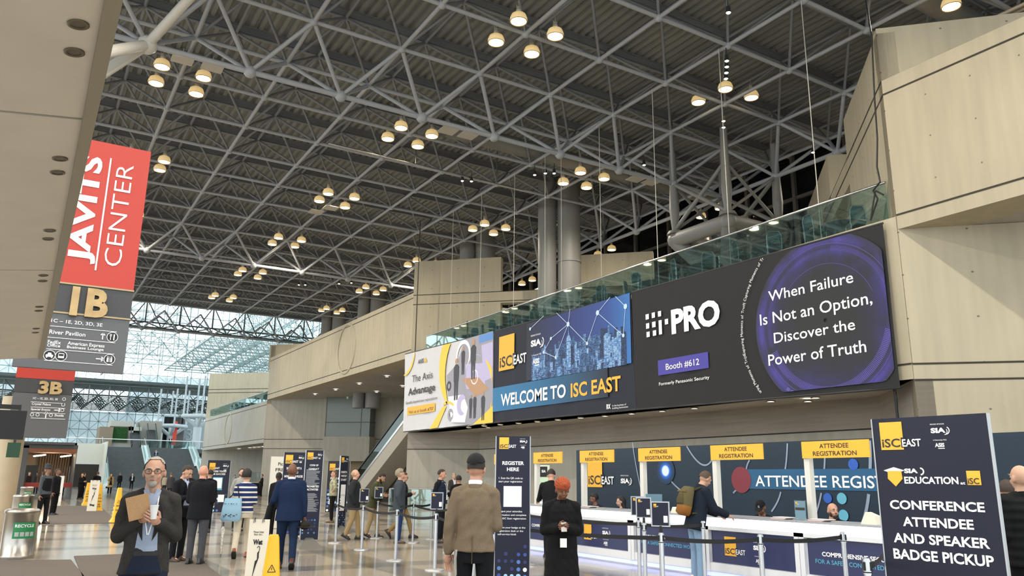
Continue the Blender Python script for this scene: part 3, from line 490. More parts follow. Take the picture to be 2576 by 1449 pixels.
# -- far people near the stairs and mat
FAR = (('woman in black top holding papers beside the kiosk post', 198, 1256, 60, dict(topc='141417', legc='121214', armL='phone', armR='phone', hairc='3A2A20', hair='long', H=1.68)),
 ('person in dark coat standing behind the woman with papers', 204, 1254, 120, dict(topc='17171A', legc='141416', H=1.70)),
 ('man in black jacket seen from behind just past the umbrella bag stand', 238, 1254, 175, dict(topc='131315', legc='2A3547', hairc='4A3A2C', H=1.78, armL='phone', armR='phone')),
 ('woman in tan coat with badge standing before the stairs', 274, 1244, 10, dict(topc='A98F66', legc='121214', hairc='5A4530', hair='long', shirt='15151A', armR='up', H=1.68, top='coat')),
 ('man in black suit seen from behind before the middle of the stairs', 298, 1233, 180, dict(topc='121216', legc='131317', hairc='6A5240', H=1.80, stride=.3)),
 ('man in black jacket and white shirt before the stairs', 329, 1233, 5, dict(topc='17181C', legc='131317', hairc='7A6A58', shirt='D9D9DA', H=1.75, stride=.3, armR='pocket')),
 ('man with grey jacket right of the head of the grey blazer man', 424, 1262, 190, dict(topc='3F4042', legc='2A2A2C', hairc='5A4A3A', H=1.76)),
 ('woman in cream top far behind the shoulder of the grey blazer man', 411, 1243, 20, dict(topc='C9B9A0', legc='2A2A2C', hairc='5A4A3A', H=1.66)),
 ('man in dark coat far behind between bald man and navy suit man', 470, 1290, 160, dict(topc='15151A', legc='141418', hairc='1A1512', H=1.74)),
 ('man in dark suit standing behind the bald man, hidden but for head and shoulder', 514, 1340, 200, dict(topc='101116', legc='141418', hairc='241A14', H=1.77)),
 ('man in dark suit with lanyard at the far black table', 655, 1248, -60, dict(topc='17181C', legc='141418', hairc='2A2018', lanyard='E5E5E5', armL='phone', armR='phone', H=1.75)),
 ('far person in pale jacket left of the grey turtleneck man', 566, 1240, 0, dict(topc='8C8F92', legc='2A2A2C', hairc='5A4A3A', H=1.74)),
 ('far person in white shirt beside the access tools sign', 588, 1237, 30, dict(topc='C4C4C4', legc='2A2A2C', hairc='3A2A1A', H=1.72)),
 ('seated looking person in yellow top at the cafe kiosk counter', 152, 1250, 0, dict(topc='D9B51F', legc='151515', hairc='6A5A48', skc='C78F76', H=1.72)),
 ('dark clad cafe guest nearest the left post of the kiosk', 66, 1246, 40, dict(topc='2A1B18', legc='151515', H=1.74)), ('dark clad cafe guest behind the guard hat brim', 88, 1242, -30, dict(topc='17171A', legc='151515', H=1.72)), ('cafe guest in dark suit and white shirt inside the kiosk', 100, 1238, 0, dict(topc='15151A', legc='151515', shirt='DDDDDD', H=1.8)),
 ('tall dark figure directly behind the guard', 131, 1296, 60, dict(topc='131316', legc='111114', skc='7A5542', H=1.80)),
 ('person in dark jacket behind the blue suit man and the safety sign', 690, 1352, 170, dict(topc='141418', legc='141418', skc='5A3B2C', hairc='1A1512', H=1.70)))
for lb, px, py, da, kw in FAR: kw.setdefault('vox', .02); G(lb, px, py, da, **kw)
# two people on and above the stairs
kz = 18; person('man in blue suit taking a photo halfway up the grand stairs', (fl(390, 1226).x, YS0+16*run+1.6+3*run+.1), 0, 1.78, 'jacket', '22325A', '1B2440', armL='up', armR='up', shirt='DDDDDD', vox=.02, zoff=19*rise)
q = at(427, 1131, 1, YTOP+.9); person('person in dark jacket standing at the top landing rail of the stairs', (q.x, YTOP+1.3), 0, 1.75, 'jacket', '26282C', '26282C', shirt='CCCCCC', vox=.02, zoff=ZTOP)

bpy.data.scenes.remove(SC2)
# ================================================================ SETTING
M_ = 3.048; HN = 15.79; HP = 14.31; HT = 17.27
def Nn(i, j): return Vector((12.31+M_*i, 19.524+M_*j, HN))
def Tn(i, j): return Vector((12.31+M_*(i+.5), 19.524+M_*(j+.5), HT))
def Pn(i, j): return Vector((1.659+M_*i, 24.154+M_*j, HP))      # = half grid, P(i,j) sits under T(i-4, j+1)
# floor
fm = mat('terrazzo', '9A9184', .13, spec=.6); N, L, b = nodes(fm)
tc = N.new('ShaderNodeTexCoord'); sp = N.new('ShaderNodeSeparateXYZ'); L.new(tc.outputs['Object'], sp.inputs[0])
def band(ax, per, off, wd): return math_n(N, L, 'LESS_THAN', math_n(N, L, 'WRAP', math_n(N, L, 'ADD', sp.outputs[ax], off), per, 0), wd)
bx_ = math_n(N, L, 'MAXIMUM', band(0, 3.05, .4, .75), band(1, 3.05, 1.0, .75)); both = math_n(N, L, 'MULTIPLY', band(0, 3.05, .4, .75), band(1, 3.05, 1.0, .75))
nz = N.new('ShaderNodeTexNoise'); nz.inputs['Scale'].default_value = 60; L.new(tc.outputs['Object'], nz.inputs[0])
c1 = mixc(N, L, bx_, hexc('A49A8B'), hexc('7C756C')); c1 = mixc(N, L, both, c1, hexc('5C5854')); c1 = mixc(N, L, .12, c1, nz.outputs['Color'], 'OVERLAY')
ln = math_n(N, L, 'MAXIMUM', band(0, 1.525, 0, .012), band(1, 1.525, 0, .012)); c1 = mixc(N, L, math_n(N, L, 'MULTIPLY', ln, .5), c1, hexc('4A4642')); L.new(c1, b.inputs['Base Color'])
mb = MB(); mb.box(-40, 60, -30, 240, -.3, 0); struct(mb.build('floor', fm))
# corrugated roof deck, ribs along the hall
mb = MB(); x = -17.0; zz = HT+.35; pts = []
while x < 30.9: pts += [(x, zz), (x+.14, zz), (x+.18, zz+.11), (x+.30, zz+.11)]; x += .34
pts += [(x, zz)]; yA, yB = -5, 80.2
vs = [(p[0], y, p[1]) for y in (yA, yB) for p in pts]; n = len(pts)
mb.add(vs, [(i, i+1, n+i+1, n+i) for i in range(n-1)]); vs2 = [(-17, yA, zz+.4), (x, yA, zz+.4), (x, yB, zz+.4), (-17, yB, zz+.4)]; mb.add(vs2, [(0, 3, 2, 1)])
for y in [19.524+M_*(j+.5) for j in range(-8, 20)]:
    mb.box(-17, x, y-.07, y+.07, zz-.30, zz-.26, 1); mb.box(-17, x, y-.015, y+.015, zz-.26, zz, 1); mb.box(-17, x, y-.07, y+.07, zz-.04, zz, 1)
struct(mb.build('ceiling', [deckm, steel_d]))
# space frame
I0, I1, J0, J1 = -9, 5, -7, 17
lo, hi, web, ball = MB(), MB(), MB(), MB()
for i in range(I0, I1+1):
    for j in range(J0, J1+1):
        p = Nn(i, j)
        if i < I1: lo.tube(p, Nn(i+1, j), .075, n=6, caps=False)
        if j < J1: lo.tube(p, Nn(i, j+1), .075, n=6, caps=False)
        ball.ell(p, .15, 8)
        for a, c in ((0, 0), (-1, 0), (0, -1), (-1, -1)):
            web.tube(p, Tn(i+a, j+c), .055, n=5, caps=False)
for i in range(I0-1, I1+1):
    for j in range(J0-1, J1+1):
        p = Tn(i, j)
        if i < I1: hi.tube(p, Tn(i+1, j), .065, n=5, caps=False)
        if j < J1: hi.tube(p, Tn(i, j+1), .065, n=5, caps=False)
deep = MB(); steel_c = steel_w
def deep_row(fixed, rng, alongx):
    for k in rng:
        P0 = Pn(k, fixed) if alongx else Pn(fixed, k); P1 = Pn(k+1, fixed) if alongx else Pn(fixed, k+1)
        deep.ell(P0, .21, 10); deep.tube(P0, P1, .095, n=8, caps=False)
        i, j = (k, fixed) if alongx else (fixed, k); ii, jj = i-4, j+1   # cell corners N(ii..ii+1, jj..jj+1)
        for a in (0, 1):
            for c in (0, 1): deep.tube(P0, Nn(ii+a, jj+c), .075, n=6, caps=False)
    for k in (rng[-1]+1,):
        P0 = Pn(k, fixed) if alongx else Pn(fixed, k); deep.ell(P0, .21, 10)
        i, j = (k, fixed) if alongx else (fixed, k)
        for a in (0, 1):
            for c in (0, 1): deep.tube(P0, Nn(i-4+a, j+1+c), .075, n=6, caps=False)
deep_row(0, range(-4, 8), True); deep_row(8, range(-8, 15), False)
deep_row(8, range(-4, 8), True); deep_row(17, range(-4, 9), True); deep_row(-1, range(-6, 15), False)
roof = bpy.data.objects.new('ceiling_space_frame', None); C.objects.link(roof); struct(roof)
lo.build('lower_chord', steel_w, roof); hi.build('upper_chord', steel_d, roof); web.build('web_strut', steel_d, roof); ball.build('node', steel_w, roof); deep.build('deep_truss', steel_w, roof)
# heavy struts of the near column rising behind the left soffit
mb = MB(); p0 = Pn(0, 0)
for q in ((-.6, 21.2, 11.6), (-.6, 24.1, 11.6)): mb.tube(p0, q, .16, .2, 10)
mb.tube(p0, Nn(-3, 0)+Vector((.2, 0, 0)), .15, .13, 10); mb.ell(p0, .3, 12)
struct(mb.build('ceiling_strut', mat('white_strut', 'C9C6BE', .5)))
# tree column behind the balcony and its square ring beam
cp = mat('column_paint', '85837F', .5)
tree = MB(); zr = 11.72
def tree_col(y0, x0=22.99, mb=tree, zr=zr):
    q = [(x0, y0), (x0+M_, y0), (x0+M_, y0+M_), (x0, y0+M_)]
    for i in range(4):
        a, c = q[i], q[(i+1) % 4]; mb.tube((a[0], a[1], zr), (c[0], c[1], zr), .33, n=14)
        mb.ell((a[0], a[1], zr), .36, 12); mb.tube((a[0], a[1], zr+.25), (a[0], a[1], zr+.4), .38, .3, 12); mb.tube((a[0], a[1], zr+.4), (a[0], a[1], zr+1.4), .13, .22, 12); mb.tube((a[0], a[1], zr+1.4), (a[0], a[1], HP), .22, .17, 12)
        mb.tube((a[0], a[1], HP), (a[0], a[1], HN), .17, .15, 10); mb.tube((a[0], a[1], zr+.45), (a[0]+(M_ if i in (0, 3) else -M_), a[1], HP), .07, n=8); mb.tube((a[0], a[1], zr+.45), (a[0], a[1]+(M_ if i in (0, 1) else -M_), HP), .09, n=8)
        mb.tube((a[0], a[1], zr-.1), (x0+M_/2, y0+M_/2, zr-2.2), .3, .4, 12)
    mb.tube((x0+M_/2, y0+M_/2, 0), (x0+M_/2, y0+M_/2, zr-1.6), .45, n=18)
tree_col(21.1)
struct(tree.build('pillar_tree', cp))
for y in (32.9, 42.0, 60.0, 69.5):
    mb = MB(); 
    for dx, dy, r in ((0, 0, .62), (-.9, .75, .5)): mb.tube((23.6+dx, y+dy, 7), (23.6+dx, y+dy, HT+.3), r, n=20)
    for z in (10.6, 12.8): mb.tube((23.6, y, z), (23.6, y, z+.12), .66, n=20)
    struct(mb.build('pillar_shaft', cp))
# clerestory: dark glazing far behind the balcony
dg = mat('night_glass', '0B0E10', .08, spec=.6); fr = mat('window_frame', '57534C', .5)
mb = MB(); X = 31.0; mb.box(X, X+.1, -16, 80, 7.6, HT+.8, 0)
for y in range(-12, 80, 3): mb.box(X-.18, X, y-.09, y+.09, 7.6, HT+.3, 1)
for z in (7.8, 9.6, 12.4, 15.2): mb.box(X-.14, X, -12, 80, z-.07, z+.07, 1)
w = mb.build('window_1', [dg, fr]); struct(w)
# ---------------------------------------------------------------- concrete front
K = 18.0; YR, YL, YM, YF = .611*K, 2.242*K, 3.94*K, 5.46*K
ZS, ZB, ZU, ZT = 4.03, 8.12, 7.78, 11.86          # lower soffit, balcony floor edge, upper fascia bottom, fascia top
def seg_wall(mb, p, q, z0, z1, th=.5, side=1, mi=0):     # wall between two plan points, thickness added away from the hall (+x side)
    p, q = Vector((p[0], p[1])), Vector((q[0], q[1])); d = (q-p).normalized(); nrm = Vector((d.y, -d.x))*side
    a, b2 = p+nrm*th, q+nrm*th; pts = [tuple(p), tuple(q), tuple(b2), tuple(a)]
    if (q-p).cross(b2-q) < 0 if False else ((q.x-p.x)*(b2.y-q.y)-(q.y-p.y)*(b2.x-q.x)) < 0: pts = pts[::-1]
    mb.zprism(pts, z0, z1, mi)
def gro(mb, p, q, z, off=.012, h=.022, mi=1):
    p, q = Vector((p[0], p[1])), Vector((q[0], q[1])); d = (q-p).normalized(); nn = Vector((-d.y, d.x)); 
    if nn.x > 0 and abs(nn.x) > .01: nn = -nn
    a, c = p+nn*off, q+nn*off; mb.add([(a.x, a.y, z-h), (c.x, c.y, z-h), (c.x, c.y, z+h), (a.x, a.y, z+h)], [(0, 1, 2, 3)], mi)
def fascia(name, y0, y1, z0, z1, gs, cm=con, circle=None):
    mb = MB(); mb.box(K, K+1.2, y0, y1, z0, z1)
    for g in gs: gro(mb, (K, y0), (K, y1), g)
    o = struct(mb.build(name, [cm, groove])); return o
fascia('wall_right_fascia', -14, YR, ZU, ZT, (8.15, 11.46)); fascia('wall_left_fascia', YL, YM, 8.19, 11.9, (8.62, 11.6))
fascia('wall_balcony', YR+.02, YL-.02, ZS, ZB, (4.4,)); fascia('wall_far_balcony', YM+.02, YF, 4.45, 8.1, (4.8, 7.75), cm=conlow)
# round recesses in the fascias (a raised ring lip and a slightly sunk disc)
for yc, zc, rr in ((YL+10.7, 10.1, 1.72), (YM+14.6, 6.35, 1.55)):
    mb = MB(); n = 48
    ring = [(K-.06, yc+math.cos(2*PI*i/n)*q, zc+math.sin(2*PI*i/n)*q) for q in (rr, rr-.1) for i in range(n)]+[(K-.005, yc+math.cos(2*PI*i/n)*q, zc+math.sin(2*PI*i/n)*q) for q in (rr+.05, rr-.12) for i in range(n)]
    mb.add(ring, [(i, (i+1) % n, n+(i+1) % n, n+i) for i in range(n)]+[(2*n+i, 2*n+(i+1) % n, (i+1) % n, i) for i in range(n)]+[(n+i, n+(i+1) % n, 3*n+(i+1) % n, 3*n+i) for i in range(n)])
    mb.build('fascia_ring', con, bpy.data.objects['wall_left_fascia' if yc < YM else 'wall_far_balcony'])
# soffits
mb = MB(); mb.zprism([(K+.02, YR), (K+3.4, YR+3.4), (K+3.4, YL-3.4), (K+.02, YL)], ZS, ZS+.3)
struct(mb.build('ceiling_lower_soffit', consof))
mb = MB(); mb.zprism([(K+.02, YL), (K+14, YL), (K+14, YM), (K+.02, YM)], 8.2, 8.4)
mb.zprism([(K+.02, -14), (K+14, -14), (K+14, YR), (K+.02, YR)], ZU+.01, ZU+.3)
mb.zprism([(K+.02, YM), (K+10, YM+3), (K+10, YF), (K+.02, YF)], 4.46, 4.7)
struct(mb.build('ceiling_upper_soffit', consof))
# balcony floor
mb = MB(); mb.zprism([(K+.1, YR), (K+13, YR+13), (K+13, YL-13), (K+.1, YL)], ZB-.3, ZB-.02); mb.zprism([(K+.1, YM), (K+10, YM+10), (K+10, YF), (K+.1, YF)], 7.8, 8.05); mb.box(K+.1, K+14, -14, YR, ZT-.4, ZT-.1); mb.box(K+.1, K+14, YL, YM, ZT-.4, ZT-.1)
struct(mb.build('floor_balcony', conlow))
# lower walls of the near bay: 45 degree returns and the straight back wall
s2 = 2.9
def low(name, pts, z1, g, cm, zsplit=None):
    mb = MB()
    for p, q in zip(pts, pts[1:]):
        if zsplit: seg_wall(mb, p, q, 0, zsplit, .4, -1, 2); seg_wall(mb, p, q, zsplit, z1, .4, -1, 0)
        else: seg_wall(mb, p, q, 0, z1, .4, -1, 0)
        for z in g: gro(mb, p, q, z)
    return struct(mb.build(name, [cm, groove, conlow]))
low('wall_back', [(K, YL), (K+s2, YL-s2), (K+s2, YR+s2), (K, YR)], ZS, (3.12,), conwood, 3.12)
low('wall_back_left', [(K, YM), (K+9.5, YM-9.5)], 8.2, (4.75, 3.95), conlow)
low('wall_back_left_inner', [(K+9.5, YM-9.5), (K+9.5, YL+2), ], 8.2, (4.75, 3.95), conlow)
low('wall_back_right', [(K, YR), (K+14, YR-14)], ZU, (4.39, 4.0, 2.6), con)
low('wall_far_back', [(K, YF), (K+9, YF-9), (K+9, YM)], 4.5, (), conlow)
# towers: slabs at 45 degrees with a beam band
def slab(mb, x0, y0, sg, t0, t1, z0, z1, th=.45): seg_wall(mb, (x0+t0, y0+sg*t0), (x0+t1, y0+sg*t1), z0, z1, th, -1 if sg < 0 else 1, 0)
def tpos(px, x0, y0, sg):      # t along the 45 degree line hit by image column px
    q = ray(px, 700); k = q.y/q.x; return (y0-k*x0)/(k-sg)
mb = MB(); t1 = 3.75; slab(mb, K, YR, 1, 0, t1, ZB-.3, 13.25); slab(mb, K, YR, 1, t1, 9.2, 11.0, 11.8, .5)
slab(mb, K, YR, 1, 6.3, 10.6, ZB-.3, 13.5, 1.6); slab(mb, K, YR, -1, .0, 12, 7.8, 13.4, .4)
for z in (11.46, 11.86): gro(mb, (K, YR), (K+t1+3.8, YR+t1+3.8), z, .015, .02)
struct(mb.build('wall_tower_right', [con, groove]))
mb = MB(); tA, tB, tC = tpos(1260, K, YL, -1), tpos(1410, K, YL, -1), tpos(1645, K, YL, -1)
slab(mb, K, YL, -1, 0, tA, 7.9, 13.75); slab(mb, K, YL, -1, tA, tC, 11.1, 11.75, .6); slab(mb, K, YL, -1, tB, tC, ZB-.3, 13.6)
for z in (11.2, 11.75): gro(mb, (K, YL), (K+tC, YL-tC), z, .015, .02)
struct(mb.build('wall_tower_left', [con, groove]))
mb = MB(); slab(mb, K, YM, -1, -.1, 3.5, ZT-1, 13.1); slab(mb, K, YF, -1, 0, 6.5, 8.0, 13.4); slab(mb, K, YF, -1, 6.5, 14, 11, 11.9, .6); slab(mb, K, YM, 1, 0, 8, 7.8, 13)
gro(mb, (K, YF), (K+6.5, YF-6.5), 11.5, .015, .03); gro(mb, (K, YF), (K+6.5, YF-6.5), 11.1, .015, .03)
struct(mb.build('wall_tower_far', [con, groove]))
# glass bay box on the left wall under the fascia
mb = MB(); a = (K+4.2, YM-4.2); 
mb.T = Matrix.Translation((K+5.9, YM-5.9, 0)) @ Matrix.Rotation(-PI/4, 4, 'Z')
mb.box(-2.1, 2.1, -1.2, .2, 2.9, 4.9, 0); mb.box(-2.0, 2.0, -1.1, .2, 4.9, 8.19, 1); mb.box(-2.05, 2.05, -1.15, .1, 6.05, 6.12, 2); mb.box(-2.02, -1.98, -1.13, -1.08, 4.9, 8.19, 2); mb.box(1.2, 1.24, -1.13, -1.1, 4.9, 8.19, 2)
mb.box(-1.4, 1.4, -.1, .3, 0, 2.9, 3)
struct(mb.build('window_2', [conlow, mat('panel_green_grey', '6F7870', .25), fr, mat('door_tan', '8A7653', .5)]))
# downlights
dl = glow_w = mat('downlight_glow', 'FFFFFF', .5, emit='FFF6E6', es=14); rimm = mat('downlight_rim', '8A8478', .5)
first = None
def downlight(p, r, label, grp):
    global first
    if first is None:
        first = thing('downlight', label, 'ceiling light', p, 0, grp); mb = MB(); mb.lathe([(1.25, -.02), (1.25, -.06), (1.0, -.06), (1.0, -.02)], 16); mb.build('trim', rimm, first)
        mb = MB(); mb.tube((0, 0, -.03), (0, 0, -.045), 1.0, n=16, sm=False); mb.build('lens', dl, first); first.scale = (r, r, 1); return first
    o = dup(first, p, 0, label); o['group'] = grp; o.scale = (r, r, 1); return o
for p in ((1180, 1073), (1218.7, 1069), (1229, 1072.8), (1259, 1065.6), (1305, 1062), (1352, 1057.6), (1403.6, 1053), (1461, 1048), (1522, 1043.5), (1589, 1037.5), (1665.8, 1031), (1747, 1023.6), (1938.6, 1005.8), (2032, 1005.8), (2051.5, 996.5)):
    downlight(fl(*p, z=ZS-.04), .11, 'small round downlight in the concrete soffit just below the hanging banners', 'downlights under the banner balcony')
for p in ((792.8, 991), (844.4, 979.5), (904, 964.6), (973.5, 946), (1013, 971), (947.6, 985), (908.8, 992.5), (874.8, 1000)):
    downlight(fl(*p, z=8.17), .12, 'small round downlight in the high soffit above the escalator', 'downlights over the escalator')
for p in ((600.9, 1129), (628.8, 1127), (640, 1125.8), (651, 1125), (661.6, 1123.7)):
    downlight(fl(*p, z=4.43), .16, 'small round downlight in the low far soffit beside the black coffee sign corridor', 'downlights over the far corridor')
# ---------------------------------------------------------------- balcony glass rail
def rail(name, y0, y1, zb, h, label, n):
    t = thing(name, label, 'railing', (K+.25, y1, zb)); LN = y1-y0
    for i in range(n):
        mb = MB(); mb.box(-.01, .01, -LN*(i+1)/n+.012, -LN*i/n-.012, 0, h-.03); mb.build('glass_panel', gl_rail, t)
    mb = MB(); mb.tube((0, 0, h), (0, -LN, h), .035, n=10); mb.build('handrail', chrome, t)
    mb = MB(); mb.box(-.06, .06, -LN, 0, -.06, .04); mb.build('base_channel', alum, t)
rail('glass_railing', YR+.35, YL-1.4, ZB-.02, 1.1, 'long green tinted glass railing on the balcony above the three banners', 14)
rail('glass_railing', YM+1.0, YF-1.0, 8.1, .95, 'far glass railing on the balcony with round concrete recess', 12)
# ---------------------------------------------------------------- left soffit with recessed lights
cx0 = .087; zE = 3.1; tilt = math.atan2(.2588, 1.842)
pan = mat('soffit_panel', 'D3CEC4', .55, noise=.04, nscale=3); t = bpy.data.objects.new('ceiling_left_soffit', None); C.objects.link(t); t.location = (cx0, 12.1, zE); t.rotation_euler = (0, -tilt, 0); struct(t)
ys = [0, -5.4, -8.45, -10.6, -14]
mb = MB()
for a, c in zip(ys, ys[1:]): mb.box(-3.2, -.05, c+.012, a-.012, 0, .12)
mb.build('panel', pan, t); mb = MB(); mb.box(-.05, .0, -14, 0, -.02, .3); mb.box(-3.2, -.04, -14, 0, .06, .3); mb.build('edge_lip', mat('edge_lip', '8F8A7A', .5), t)
nS = Vector((-math.sin(tilt), 0, math.cos(tilt))) ; nS = Vector((-.2588, 0, 1.842)).normalized(); oS = Vector((cx0, 12.1, zE))
bl = None
for p in ((197, 60), (187, 130), (151, 398), (145, 433), (125, 579), (121, 600), (109, 692), (107, 706), (99, 771), (97, 781), (91, 826), (89, 836)):
    q = ray(*p); k = (oS-CAM).dot(nS)/q.dot(nS); P = CAM+q*k
    if bl is None:
        bl = thing('recessed_spotlight', 'small unlit round spotlight set in the pale sloping ceiling panels at left', 'ceiling light', P, 0, 'spotlights in the sloping panels')
        mb = MB(); mb.lathe([(.034, .0), (.034, -.006), (.025, -.008), (.024, .0)], 18); mb.build('trim', mat('spot_trim', '6E6658', .4, .6), bl); mb = MB(); mb.tube((0, 0, -.001), (0, 0, -.004), .024, n=14, sm=False); mb.build('lens', mat('spot_lens', '4F473C', .3), bl); bl.rotation_euler = (0, -tilt, 0)
    else: o = dup(bl, P); o.rotation_euler = (0, -tilt, 0)
# pale column and wall under the soffit at far left
mb = MB(); mb.tube((-3.5, 21.5, 0), (-3.5, 21.5, 9), 1.35, n=40); 
for z in (3.05, 5.2): mb.tube((-3.5, 21.5, z), (-3.5, 21.5, z+.05), 1.36, n=40, mi=1)
struct(mb.build('pillar_left', [mat('stone_tan', 'B5A58A', .6, noise=.06, nscale=2), groove]))
# ================================================================ LIGHT
w = bpy.data.worlds.new('world'); S.world = w; w.use_nodes = True; N = w.node_tree.nodes; L = w.node_tree.links; bg = N['Background']
tc = N.new('ShaderNodeTexCoord'); nz = N.new('ShaderNodeTexNoise'); nz.inputs['Scale'].default_value = 2.5; nz.inputs['Detail'].default_value = 5; L.new(tc.outputs['Generated'], nz.inputs[0])
c = mixc(N, L, nz.outputs['Fac'], (.70, .82, .90, 1), (.95, 1.0, 1.0, 1)); L.new(c, bg.inputs[0]); bg.inputs[1].default_value = 2.5
shade_m = mat('lamp_shade_glow', 'E6D2A8', .4, emit='E8C27E', es=.55); bulb_m = mat('lamp_lens_glow', 'FFFFFF', .4, emit='FFE3A8', es=14); house_m = mat('lamp_housing', 'BDB8AC', .5)
def make_lamp(p):
    t = thing('high_bay_lamp', 'lit dome shaped high bay lamp hung in a cluster of four from the roof frame', 'ceiling lamp', p, 0, 'high bay lamps under the roof')
    mb = MB(); mb.lathe([(.285, -.17), (.275, -.06), (.23, .06), (.14, .12), (.05, .13)], 20); mb.build('lamp_shade', shade_m, t)
    mb = MB(); mb.lathe([(.285, -.17), (.27, -.19), (.25, -.17), (.2, -.1)], 20); mb.build('rim', mat('lamp_rim', 'A48A58', .5), t)
    mb = MB(); mb.lathe([(.25, -.165), (.12, -.15), (.001, -.15)], 18); mb.build('lens', bulb_m, t)
    mb = MB(); mb.tube((0, 0, .12), (0, 0, .22), .06, .09, 10); mb.tube((0, 0, .22), (0, 0, .36), .09, .05, 10); mb.tube((0, 0, .36), (0, 0, .55), .012, n=5)
    for s in (-1, 1): mb.box(s*.07-.008, s*.07+.008, -.01, .01, .2, .4)
    mb.build('bracket', house_m, t); return t
lamp0 = None
for a, b2 in ((-4, 0), (-4, 1), (-3, -1), (-3, 0), (-3, 1), (-3, 2), (-2, -2), (-1, -2), (0, -2), (-4, -1), (-4, 2), (1, -2)):      # unseen spots on the lamp grid beyond the frame, added to brighten the soffit
    l = bpy.data.lights.new('lamp_light', 'SPOT'); l.energy = 3000; l.spot_size = R(158); l.spot_blend = .7; l.shadow_soft_size = .12; l.color = (1, .93, .82)
    o = bpy.data.objects.new('lamp_light', l); C.objects.link(o); o.location = Nn(3*a, 3*b2)+Vector((0, 0, -.3))
for a in range(-2, 3):
    for b2 in range(-1, 6):
        i, j = 3*a, 3*b2; c0 = Nn(min(i, 6), j) if i <= 5 else Nn(5, j)+Vector((M_, 0, 0)); c0.z = 15.75+(.35 if (a, b2) == (1, 0) else 0)
        for k, (dx, dy) in enumerate(((-.7, -.7), (.7, -.7), (.7, .7), (-.7, .7))):
            if (a, b2, k) == (1, 0, 2): continue
            p = c0+Vector((dx, dy, random.uniform(-.06, .06)))
            if lamp0 is None: lamp0 = make_lamp(p)
            else: dup(lamp0, p)
        l = bpy.data.lights.new('lamp_light', 'SPOT'); l.energy = 1500; l.spot_size = R(158); l.spot_blend = .7; l.shadow_soft_size = .12; l.color = (1, .91, .78)
        o = bpy.data.objects.new('lamp_light', l); C.objects.link(o); o.location = c0+Vector((0, 0, -.3))
for p in ((2405, 2),):
    q = ray(*p); P = CAM+q*((15.7-1.6)/q.z); (dup(lamp0, P) if False else None)
# small bright track spots seen in the roof
sp0 = None
for p in ((1163, 451), (1186, 452), (752, 714), (768, 714), (1832, 26), (1828, 148), (1828, 163), (1827, 178), (1826, 193), (1820, 300), (1820, 316), (1372, 432), (1394, 432), (1345, 436), (2127, 392), (2045, 379), (1620, 411), (853, 711), (884, 709)):
    q = ray(*p); P = CAM+q*((15.0-1.6)/q.z)
    if sp0 is None:
        sp0 = thing('spotlight', 'tiny bright spotlight clamped high on the roof frame', 'spotlight', P, 0, 'tiny spotlights on the roof frame')
        mb = MB(); mb.tube((0, 0, .12), (0, 0, -.08), .06, .08, 10); mb.tube((0, 0, .12), (0, 0, .4), .015, n=5); mb.build('housing', dark, sp0); mb = MB(); mb.ell((0, 0, -.07), (.07, .07, .04), 10); mb.build('lens', mat('spot_glow', 'FFFFFF', .4, emit='FFF1D8', es=20), sp0)
    else: dup(sp0, P)
# hanging cables
for k, (px, y0, y1, col, zb_) in enumerate(((2062, 10, 545, 'C9C5BB', 8.1), (1838, 280, 650, 'C9C5BB', 8.1), (1657, 330, 705, 'C9C5BB', 8.1), (1514, 440, 740, 'C9C5BB', 8.1), (1413, 380, 770, 'C9C5BB', 8.1), (1371, 520, 780, 'C9C5BB', 8.1), (1291, 540, 815, 'C9C5BB', 8.1), (1205, 560, 830, 'C9C5BB', 8.1), (1131, 540, 860, 'C9C5BB', 8.1), (1052, 530, 690, '35322D', 9))):
    P = at(px, y1, 0, K+.3 if k < 9 else 17.6); mb = MB(); mb.tube((P.x, P.y, 8.0 if k < 9 else 8.3), (P.x, P.y, HN), .014 if k < 9 else .03, n=5)
    tag(mb.build('hanging_cable', mat('cable_'+col, col, .5)), 'thin pale cable hanging from the roof frame down to the balcony edge' if k < 9 else 'dark thick cable hanging from the roof to the left end of the glass railing', 'cable', 'pale cables above the banners' if k < 9 else None)
# long sagging cable over the right concrete tower
mb = MB(); pts = [at(2193, 95, 0, 17.8), at(2200, 250, 0, 17.8), at(2207, 350, 0, 17.8), at(2206, 420, 0, 17.8), at(2214, 458, 0, 17.8), at(2196, 480, 0, 17.85), at(2208, 500, 0, 17.9), at(2190, 555, 0, 17.9), at(2202, 480, 0, 17.85), at(2222, 490, 0, 17.85)]
pts = [Vector((17.8, pts[0].y+.1, 15.6))]+pts; mb.path(pts, .022, 5); tag(mb.build('power_cable', black), 'black power cable hanging over the right concrete tower to the end of the balcony railing', 'cable')
mb = MB(); a = at(2251, 985, 0, 18.1); mb.tube((a.x, a.y, 4.05), (a.x, a.y, 3.0), .035, n=6); mb.path([(a.x, a.y+.08, 4.05), (a.x-.03, a.y-.05, 3.6), (a.x, a.y, 3.1), (a.x, a.y-.1, 2.9)], .02, 5)
tag(mb.build('cable_bundle', black), 'black cable bundle hanging below the right bottom corner of the dark banner', 'cable')
